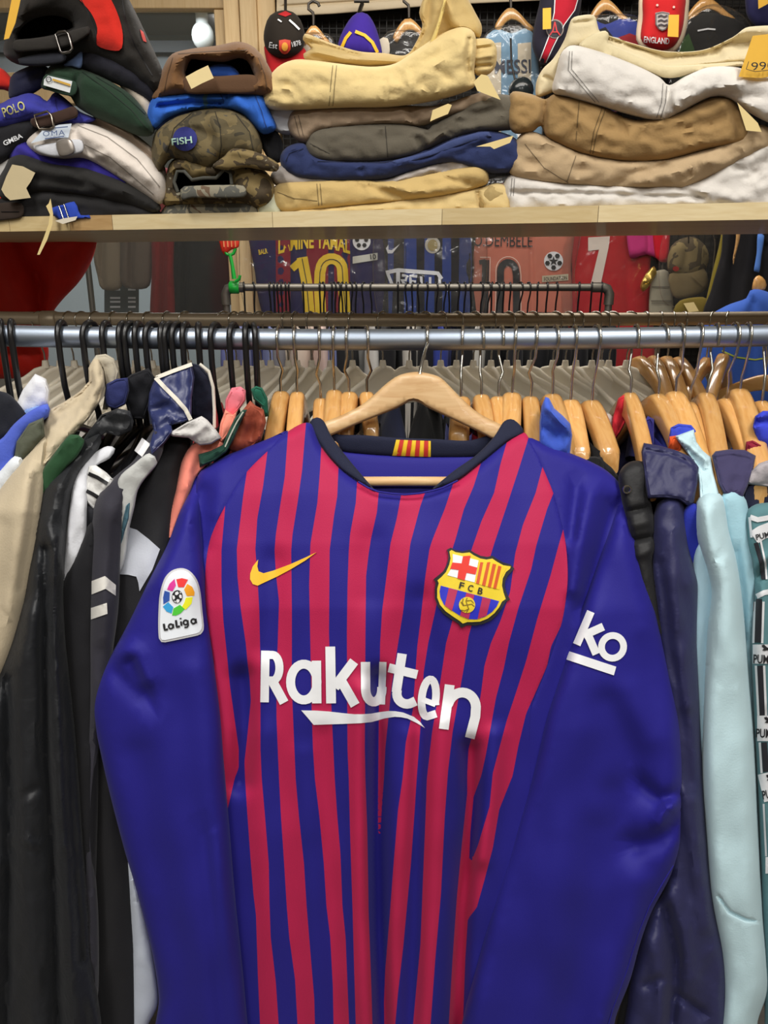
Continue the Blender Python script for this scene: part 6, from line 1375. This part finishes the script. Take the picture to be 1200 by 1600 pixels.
t = thing('blue_jacket', 'mid blue jacket on a wooden hanger behind the right end of the rear rail', 'jacket')
o, f = W(t, 'body', [(1080, 640), (1090, 560), (1104, 500), (1134, 478), (1166, 466), (1172, 454), (1186, 452), (1210, 460), (1260, 480), (1260, 720), (1110, 720)], 2.5, (56, 92, 178), 0.04, 26, [([(1176, 470), (1170, 560), (1172, 680)], -0.012, 8), ([(1130, 500), (1140, 640)], 0.01, 14)])
strokes('yellow_cord', [([(1128, 548), (1150, 558), (1180, 562), (1216, 556)], 2.2)], f, 0.004, plain((176, 190, 70), 0.6), o, 5)
W(t, 'hanger_neck', [(1176, 456), (1178, 436), (1186, 430), (1196, 438), (1196, 452)], 2.52, (186, 136, 76), 0.012, 6, (), 0.02, None, 6, mat=HWOOD)

# ---- far rack: black clip hangers and the clothes on them
def ordn(i):
    if i < len(ORD): return ORD[i]
    return 'forty-' + ORD[i - 40] if i < 49 else 'fifty-' + ORD[i - 50] if i > 49 else 'fiftieth'
proto = thing('clip_hanger', 'x', 'hanger', 'black hangers on the far rack'); proto['_placed'] = 1
tube('hook', [(0, 0, -0.11), (0, -0.002, -0.06), (0, -0.017, -0.022)] + [(0, 0.019 * math.cos(math.radians(195 - 24 * k)), 0.019 * math.sin(math.radians(195 - 24 * k))) for k in range(9)], 0.0035, BLACKPL, proto, 6)
box('bar', (-0.006, -0.16, -0.125), (0.006, 0.16, -0.108), BLACKPL, proto, 0.003)
for y in (-0.13, 0.13):
    box('clip', (-0.013, y - 0.02, -0.16), (0.013, y + 0.02, -0.10), BLACKPL, proto, 0.004)
kx = [381, 396, 422, 428, 434, 440, 446, 452, 474, 500, 505, 518, 523, 529, 535, 541, 548, 555, 568, 581, 622, 636, 645, 655, 667, 682, 694, 703, 716, 726, 737, 752, 763, 769, 777, 787, 797, 813, 826, 841, 855, 870, 905, 925, 940]
for i, px in enumerate(kx):
    loc = (px_x(px, 449, KY), KY, KZ); rot = (0, 0, math.radians(random.uniform(-25, 25)))
    lab = '%s black clip hanger from the left on the far rack' % ordn(i)
    if i == 0: proto.location = loc; proto.rotation_euler = rot; proto['label'] = lab
    else: copy_thing(proto, loc, rot, lab)
kc = [(372, (112, 116, 158)), (392, (104, 112, 166)), (424, (124, 134, 178)), (440, (120, 120, 128)), (462, (214, 202, 186)), (482, (206, 190, 176)), (500, (200, 176, 168)), (522, (112, 122, 168)), (548, (32, 32, 36)), (572, (206, 204, 200)), (598, (28, 28, 32)),
      (624, (26, 26, 30)), (650, (196, 192, 184)), (672, (30, 30, 34)), (696, (52, 66, 150)), (720, (24, 24, 28)), (746, (188, 186, 180)), (772, (26, 26, 28)), (800, (34, 34, 40)), (826, (20, 20, 24)), (852, (24, 24, 28)), (880, (30, 28, 30)), (908, (26, 26, 30)), (932, (24, 24, 28))]
for i, (px, c) in enumerate(kc):
    x = px_x(px, 449, KY)
    rail_garment('hung_shirt' if px < 540 else 'hung_skirt', '%s garment from the left on the far rack' % ORD[i], 'garment', x, KY, KZ, c, 'clothes on the far rack', neck=0.10 if px < 540 else 0.14, drop=0.09 if px < 540 else 0.01, thick=0.03, half=0.2, seed=i + 80, rotz=random.uniform(-.5, .5) if px < 540 else random.uniform(-.2, .2), notch=0.05)
# ---- toy shovel clipped to the far rack
t = thing('toy_spade', 'green toy spade with a red rake head clipped upright to the far rack', 'toy')
GR = plain((30, 168, 60), 0.35); c = P(366, 446, KY)
tube('clip', [(c.x - 0.02, KY, KZ), (c.x - 0.016, KY, KZ), (c.x + 0.016, KY, KZ), (c.x + 0.02, KY, KZ)], [0.018, 0.024, 0.024, 0.018], GR, t, 14)
tube('shaft', [P(366, 436, KY - 0.02), P(363, 415, KY - 0.02), P(359, 396, KY - 0.02)], [0.009, 0.007, 0.007], GR, t, 8)
tube('fork', [P(351, 391, KY - 0.02), P(354, 397, KY - 0.02), P(359, 399, KY - 0.02), P(365, 396, KY - 0.02), P(368, 388, KY - 0.02)], 0.006, GR, t, 8)
tube('clip_lever', [P(368, 440, KY - 0.025), P(374, 436, KY - 0.03), P(375, 430, KY - 0.03)], 0.006, GR, t, 8)
W(t, 'rake_head', [(343, 366), (370, 362), (373, 386), (362, 390), (350, 398), (346, 392)], KY - 0.02, (206, 48, 30), 0.008, 4, (), 0.012, None, 6, mat=plain((206, 48, 30), 0.4))
for x in (349, 355, 361, 367):
    tube('rake_tooth', [P(x, 372, KY - 0.03), P(x + 1, 386, KY - 0.03)], 0.0025, plain((230, 150, 100), 0.4), t, 6)

# ---- big red jacket behind the left end of the rear rail
t = thing('red_jacket', 'big bright red jacket hanging behind the rear rail at the left', 'jacket')
W(t, 'body', [(-60, 320), (150, 320), (152, 372), (143, 408), (124, 440), (98, 468), (82, 490), (74, 520), (76, 556), (68, 580), (40, 590), (0, 592), (-60, 596)], 2.0, (196, 34, 22), 0.05, 30, [([(30, 380), (62, 440), (62, 500)], -0.025, 10), ([(110, 380), (125, 440)], 0.012, 14), ([(85, 380), (80, 470)], 0.015, 14), ([(0, 400), (30, 470)], 0.015, 16), ([(40, 540), (60, 580)], -0.01, 8)], 0.12, (0.02, 50, 1.0, 80), 9, mat=fabric((200, 36, 24), 0.6, 0.1, 300, .2))

# ---- coats and a sign behind the low window pane
CW = 'coats behind the window'
for lab, out, Y, c in (('beige grey coat behind the window beside the red jacket', [(142, 270), (194, 270), (192, 380), (190, 448), (160, 452), (152, 430), (146, 400)], 4.2, (150, 134, 112)),
                       ('taupe coat in the middle of the window', [(188, 270), (240, 270), (238, 400), (234, 446), (214, 452), (190, 444), (188, 390)], 4.15, (112, 98, 86)),
                       ('dark red coat behind the window', [(238, 270), (273, 270), (272, 420), (273, 510), (237, 510), (237, 420)], 4.1, (140, 24, 28)),
                       ('long black coat behind the window beside the timber post', [(272, 270), (352, 270), (352, 530), (272, 530), (272, 420)], 4.12, (34, 33, 34))):
    t = thing('hanging_coat', lab, 'coat', CW)
    W(t, 'coat', out, Y, c, 0.05, 10, [([(out[0][0] + 18, 340), (out[0][0] + 16, 500)], -0.03, 5)], 0.1, (0.012, 30, Y, 120))
t = thing('coat_rail', 'grey rail on two posts behind the window carrying the coats', 'rail')
zr = P(240, 275, 4.16).z; xw0, xw1 = P(120, 300, 4.16).x, P(354, 300, 4.16).x
tube('rail', [(xw0, 4.2, zr), (xw1, 4.2, zr)], 0.016, GP, t, 10)
for x in (xw0, xw1): tube('post', [(x, 4.2, 0), (x, 4.2, zr)], 0.016, GP, t, 10)
t = thing('notice_board', 'dark notice board with pale lines of print behind the window', 'sign')
c = P(190, 495, 4.51); tube('stand', [(c.x, 4.515, 0), (c.x, 4.515, c.z)], 0.012, GP, t, 8)
f = FlatY(4.5); o = decal('board', [(163, 446), (217, 444), (217, 500), (163, 500)], f, 0, plain((74, 84, 86), 0.6), t, 10, skirt=0.02)
for y in (451, 464, 470, 478):
    decal('print_line', [(172, y), (188, y), (188, y + 3), (172, y + 3)], f, 0.004, WHITEP, o, 9)
    decal('print_line', [(200, y), (212, y), (212, y + 3), (200, y + 3)], f, 0.004, WHITEP, o, 9)

# ---- top row on the back wall
t = thing('grid_panel', 'black wire grid panel on the back wall carrying caps and jerseys', 'panel')
zlo, zhi = 0.9, 2.97; xg0, xg1 = P(436, 60, 3.68).x, 2.55
gm = plain((30, 29, 28), 0.6, 0.3)
box('backing', (xg0, 3.715, zlo), (xg1, 3.74, zhi), plain((48, 45, 42), 0.9), t)
def grid(name, horizontal):
    V = []; F = []
    def bar(lo, hi):
        k = len(V)
        for z in (lo[2], hi[2]):
            for x, y in ((lo[0], lo[1]), (hi[0], lo[1]), (hi[0], hi[1]), (lo[0], hi[1])): V.append((x, y, z))
        for q in ((0, 1, 2, 3), (4, 7, 6, 5), (0, 4, 5, 1), (1, 5, 6, 2), (2, 6, 7, 3), (3, 7, 4, 0)): F.append(tuple(k + i for i in q))
    if horizontal:
        for z in np.arange(zlo, zhi, 0.03): bar((xg0, 3.69, z), (xg1, 3.694, z + 0.004))
    else:
        for x in np.arange(xg0, xg1, 0.03): bar((x, 3.685, zlo), (x + 0.004, 3.69, zhi))
    o = mesh_obj(name, V, F, gm, t, False); o['kind'] = 'stuff'
grid('horizontal_wires', True); grid('vertical_wires', False)
t = thing('wall_batten', 'cream painted batten running along the top of the wire grid', 'batten')
W(t, 'batten', [(432, -70), (432, 26), (520, 22), (690, 8), (1000, -6), (1000, -70)], 3.62, (0, 0, 0), 0.006, 4, [([(432, 10), (690, -6)], -0.01, 2)], 0.05, None, 14, False, mat=plain((206, 190, 160), 0.6))
CH = plain((60, 56, 52), 0.4, 0.8)
def wall_cap(label): return thing('hanging_hat', label, 'cap', 'caps hanging on the wire grid')
def shield(cx, cy, w, h): return [(cx - w, cy - h), (cx, cy - h * 1.15), (cx + w, cy - h), (cx + w, cy + h * 0.3), (cx + w * 0.5, cy + h * 0.85), (cx, cy + h), (cx - w * 0.5, cy + h * 0.85), (cx - w, cy + h * 0.3)]
# black and red cap
t = wall_cap('black cap with a red brim and red shield crest hanging beside the timber post')
W(t, 'brim', [(414, 70), (440, 88), (474, 74), (480, 104), (470, 122), (424, 122), (417, 100)], 3.44, (178, 30, 36), 0.03, 10)
o, f = W(t, 'crown', [(412, 62), (414, 42), (422, 24), (440, 16), (458, 19), (470, 32), (477, 58), (472, 78), (457, 89), (436, 91), (418, 80)], 3.42, (38, 32, 26), 0.06, 24, (), 0.06)
decal('top_lining', [(434, 22), (446, 17), (456, 22), (446, 26)], f, 0.004, plain((176, 30, 36), 0.7), o, 5)
decal('shield_crest', shield(445, 74, 9, 11), f, 0.005, plain((196, 60, 40), 0.6), o, 4)
decal('shield_crest_centre', ell(445, 73, 5, 7, 12), f, 0.008, plain((216, 150, 50), 0.6), o, 4)
text('lettering', 'Est', 427, 71, 13, 8, f, 0.006, WHITEP, o, 0.0, 9); text('lettering', '1878', 463, 68, 14, -14, f, 0.006, WHITEP, o, 0.0, 8)
strokes('seam_flash', [([(452, 31), (460, 38), (468, 46)], 3), ([(434, 30), (440, 34)], 2)], f, 0.006, WHITEP, o, 4)
tube('chain', [P(446, 20, 3.46), P(446, -20, 3.5)], 0.006, CH, t, 6)
# purple cap
t = wall_cap('purple cap with yellow curved stripes hanging from a dark clip')
o, f = W(t, 'crown', [(528, 74), (533, 54), (545, 32), (558, 20), (574, 22), (586, 40), (594, 66), (596, 88), (575, 92), (540, 88)], 3.42, (58, 36, 140), 0.06, 22, (), 0.06)
strokes('stripe', [([(534, 74), (540, 60), (548, 50)], 5), ([(555, 49), (570, 55), (582, 66), (590, 82)], 5)], f, 0.004, plain((236, 186, 40), 0.6), o, 4)
tube('chain', [P(560, 24, 3.42), P(563, 14, 3.45), P(566, 6, 3.5)], 0.008, CH, t, 6)
box('clip', tuple(P(553, 2, 3.5)), tuple(P(577, -14, 3.52)), CH, t)
# navy and red cap
t = wall_cap('navy cap with a red diagonal panel and round badge hanging in the middle')
o, f = W(t, 'crown', [(832, 74), (834, 44), (842, 10), (852, -24), (904, -24), (908, 6), (900, 40), (886, 74), (870, 98), (846, 100)], 3.38, (36, 34, 48), 0.06, 24, (), 0.06)
decal('red_panel', [(868, -20), (905, -14), (900, 14), (880, 40), (862, 74), (852, 99), (843, 96), (858, 56), (866, 20)], f, 0.003, fabric((176, 26, 46)), o, 7)
strokes('panel_edge', [([(868, -18), (866, 20), (858, 56), (843, 95)], 1.4), ([(905, -8), (898, 16), (882, 38), (864, 74), (853, 98)], 1.4)], f, 0.005, WHITEP, o, 5)
decal('round_badge', ell(867, 45, 14, 15), f, 0.005, plain((150, 140, 136), 0.5), o, 5); decal('round_badge_field', ell(867, 45, 12, 13), f, 0.007, plain((34, 30, 44), 0.6), o, 5)
strokes('badge_tower', [([(867, 34), (864, 48), (859, 55)], 2), ([(867, 34), (870, 48), (875, 55)], 2), ([(862, 50), (872, 50)], 1.6)], f, 0.009, plain((206, 50, 56), 0.6), o, 3)
decal('price_tag', [(848, 13), (861, 12), (861, 45), (848, 46)], FlatY(3.29), 0, TAGY, t, 8, skirt=0.002)
# red cap ENGLAND
t = wall_cap('red cap reading ENGLAND with a cream edge and three lion shield')
W(t, 'cream_edge', [(994, 62), (997, 28), (1006, -16), (1070, -18), (1076, 20), (1070, 56), (1056, 80), (1034, 86), (1006, 78)], 3.30, (206, 188, 164), 0.02, 8)
o, f = W(t, 'crown', [(1001, 60), (1004, 30), (1010, -14), (1066, -16), (1070, 20), (1064, 54), (1052, 73), (1034, 79), (1010, 72)], 3.28, (190, 30, 34), 0.05, 20)
decal('shield', shield(1035, 34, 11, 14), f, 0.005, plain((176, 170, 168), 0.6), o, 4)
strokes('shield_lions', [([(1028, 26 + 7 * k), (1033, 24 + 7 * k), (1038, 26 + 7 * k), (1043, 24 + 7 * k)], 2.4) for k in range(3)] + [(shield(1035, 34, 10, 13), 1.2)], f, 0.008, plain((60, 52, 60), 0.6), o, 3, (3,))
text('lettering', 'ENGLAND', 1026, 63, 40, 4, f, 0.006, WHITEP, o, 0.02, 10)
for x, y in ((1027, 8), (1053, 11)): decal('vent_eyelet', ell(x, y, 2, 2, 8), f, 0.005, plain((220, 190, 180), 0.6), o, 4)
decal('price_tag', [(1045, 23), (1061, 23), (1060, 58), (1043, 57)], FlatY(3.2), 0, TAGY, t, 8, skirt=0.002)
# navy cap at the right edge
t = wall_cap('navy cap with a yellow tag at the top right corner')
W(t, 'crown', [(1166, 20), (1172, -20), (1240, -20), (1240, 50), (1200, 46), (1180, 40)], 3.34, (38, 38, 78), 0.05, 20)
decal('price_tag', [(1184, -20), (1200, -20), (1200, 6), (1185, 14)], FlatY(3.24), 0, TAGY, t, 8, skirt=0.002)
# shirts on front-facing wooden hangers
def wall_hanger(label, pts, hookx, hooky, Y):
    t = thing('wooden_hanger', label, 'hanger', 'wooden hangers on the wire grid')
    W(t, 'shoulder_bar', pts, Y, (0, 0, 0), 0.012, 5, (), 0.015, None, 6, mat=HWOOD)
    x, y = hookx, hooky
    tube('hook', [P(x, y, Y), P(x, y - 12, Y), P(x - 1, y - 20, Y), P(x - 8, y - 26, Y), P(x - 8, y - 34, Y), P(x - 1, y - 39, Y), P(x + 7, y - 35, Y), P(x + 9, y - 30, Y)], 0.006, CH, t, 6)
HS = [(-22, 22), (-14, 6), (-5, -4), (3, -5), (12, 2), (24, 16), (32, 24), (26, 30), (12, 16), (1, 12), (-8, 18), (-16, 30)]
wall_hanger('short wooden hanger between the black cap and the purple cap', [(490 + x * 0.8, 44 + y * 0.9) for x, y in HS], 490, 40, 3.5)
wall_hanger('wooden hanger right of the purple cap', [(638 + x * 1.1, 34 + y * 1.1) for x, y in HS], 639, 28, 3.5)
wall_hanger('wooden hanger above the pale blue named jersey', [(798 + x * 1.15, 18 + y * 1.1) for x, y in HS], 798, 14, 3.5)
wall_hanger('wooden hanger above the blue and red jersey', [(946 + x * 1.15, 4 + y * 1.1) for x, y in HS], 946, 2, 3.5)
wall_hanger('wooden hanger above the bagged black jersey', [(1104 + x * 1.4, 2 + y * 1.1) for x, y in HS], 1104, 0, 3.5)
t = thing('wall_jersey', 'white jersey in clear plastic below the short wooden hanger', 'jersey', 'jerseys on the wire grid')
W(t, 'torso', [(462, 160), (466, 72), (478, 60), (490, 66), (504, 58), (522, 74), (530, 160)], 3.52, (196, 180, 160), 0.02, 8); bag(t, [(460, 160), (464, 62), (490, 50), (520, 60), (532, 160)], 3.48)
t = thing('wall_jersey', 'black and silver jersey in clear plastic right of the purple cap', 'jersey', 'jerseys on the wire grid')
W(t, 'torso', [(596, 160), (600, 68), (620, 58), (640, 64), (660, 56), (684, 68), (690, 160)], 3.52, (40, 38, 38), 0.02, 8); W(t, 'tag', [(590, 88), (592, 62), (606, 60), (608, 86)], 3.47, (206, 196, 176), 0.004, 3); bag(t, [(596, 160), (600, 56), (640, 46), (684, 56), (690, 160)], 3.49)
t = thing('wall_jersey', 'pale blue and white jersey with dark name lettering', 'jersey', 'jerseys on the wire grid')
o, f = W(t, 'torso', [(752, 230), (755, 70), (764, 52), (778, 45), (800, 52), (822, 44), (836, 58), (842, 230)], 3.5, (120, 156, 184), 0.02, 8)
for a, b in ((762, 783), (809, 830)): decal('white_stripe', [(a, 68), (b, 66), (b, 220), (a, 220)], f, 0.003, fabric((206, 194, 172)), o, 10)
text('name_lettering', 'MESSI', 801, 104, 56, -1, f, 0.006, plain((40, 44, 62), 0.6), o, 0.01, 22)
bag(t, [(752, 230), (755, 60), (798, 38), (838, 54), (844, 230)], 3.46)
t = thing('wall_jersey', 'blue and red jersey between the navy cap and the ENGLAND cap', 'jersey', 'jerseys on the wire grid')
o, f = W(t, 'torso', [(900, 160), (908, 50), (924, 30), (946, 38), (976, 28), (1004, 44), (1010, 160)], 3.5, (54, 70, 160), 0.02, 8)
decal('red_block', [(962, 60), (984, 52), (1006, 60), (1006, 150), (962, 150)], f, 0.003, fabric((176, 40, 50)), o, 9); decal('dark_block', [(904, 60), (946, 42), (960, 60), (960, 150), (904, 150)], f, 0.003, fabric((36, 34, 44)), o, 9)
strokes('white_flash', [([(940, 56), (968, 60), (956, 70)], 2)], f, 0.006, WHITEP, o, 4)
bag(t, [(898, 160), (906, 40), (946, 22), (1008, 36), (1014, 160)], 3.46)
t = thing('wall_jersey', 'black jersey with a green side in shiny plastic at the top right', 'jersey', 'jerseys on the wire grid')
o, f = W(t, 'torso', [(1056, 170), (1062, 60), (1074, 32), (1104, 20), (1146, 28), (1172, 52), (1180, 170)], 3.5, (28, 27, 28), 0.025, 9)
decal('green_side', [(1062, 66), (1076, 52), (1086, 80), (1080, 130), (1062, 130)], f, 0.004, fabric((60, 90, 50)), o, 8)
strokes('white_flash', [([(1090, 48), (1106, 45), (1118, 46)], 2.5)], f, 0.006, WHITEP, o, 4)
bag(t, [(1054, 170), (1060, 50), (1104, 8), (1150, 16), (1178, 46), (1186, 170)], 3.45)
t = thing('ball_ornament', 'small black ball hanging in front of the named jersey', 'ornament')
sphere('ball', P(814, 142, 3.4), 0.05, plain((28, 34, 36), 0.2), t); tube('cord', [P(798, 60, 3.42), P(799, 100, 3.42), P(806, 130, 3.4)], 0.004, CH, t, 6)

finish_roots()
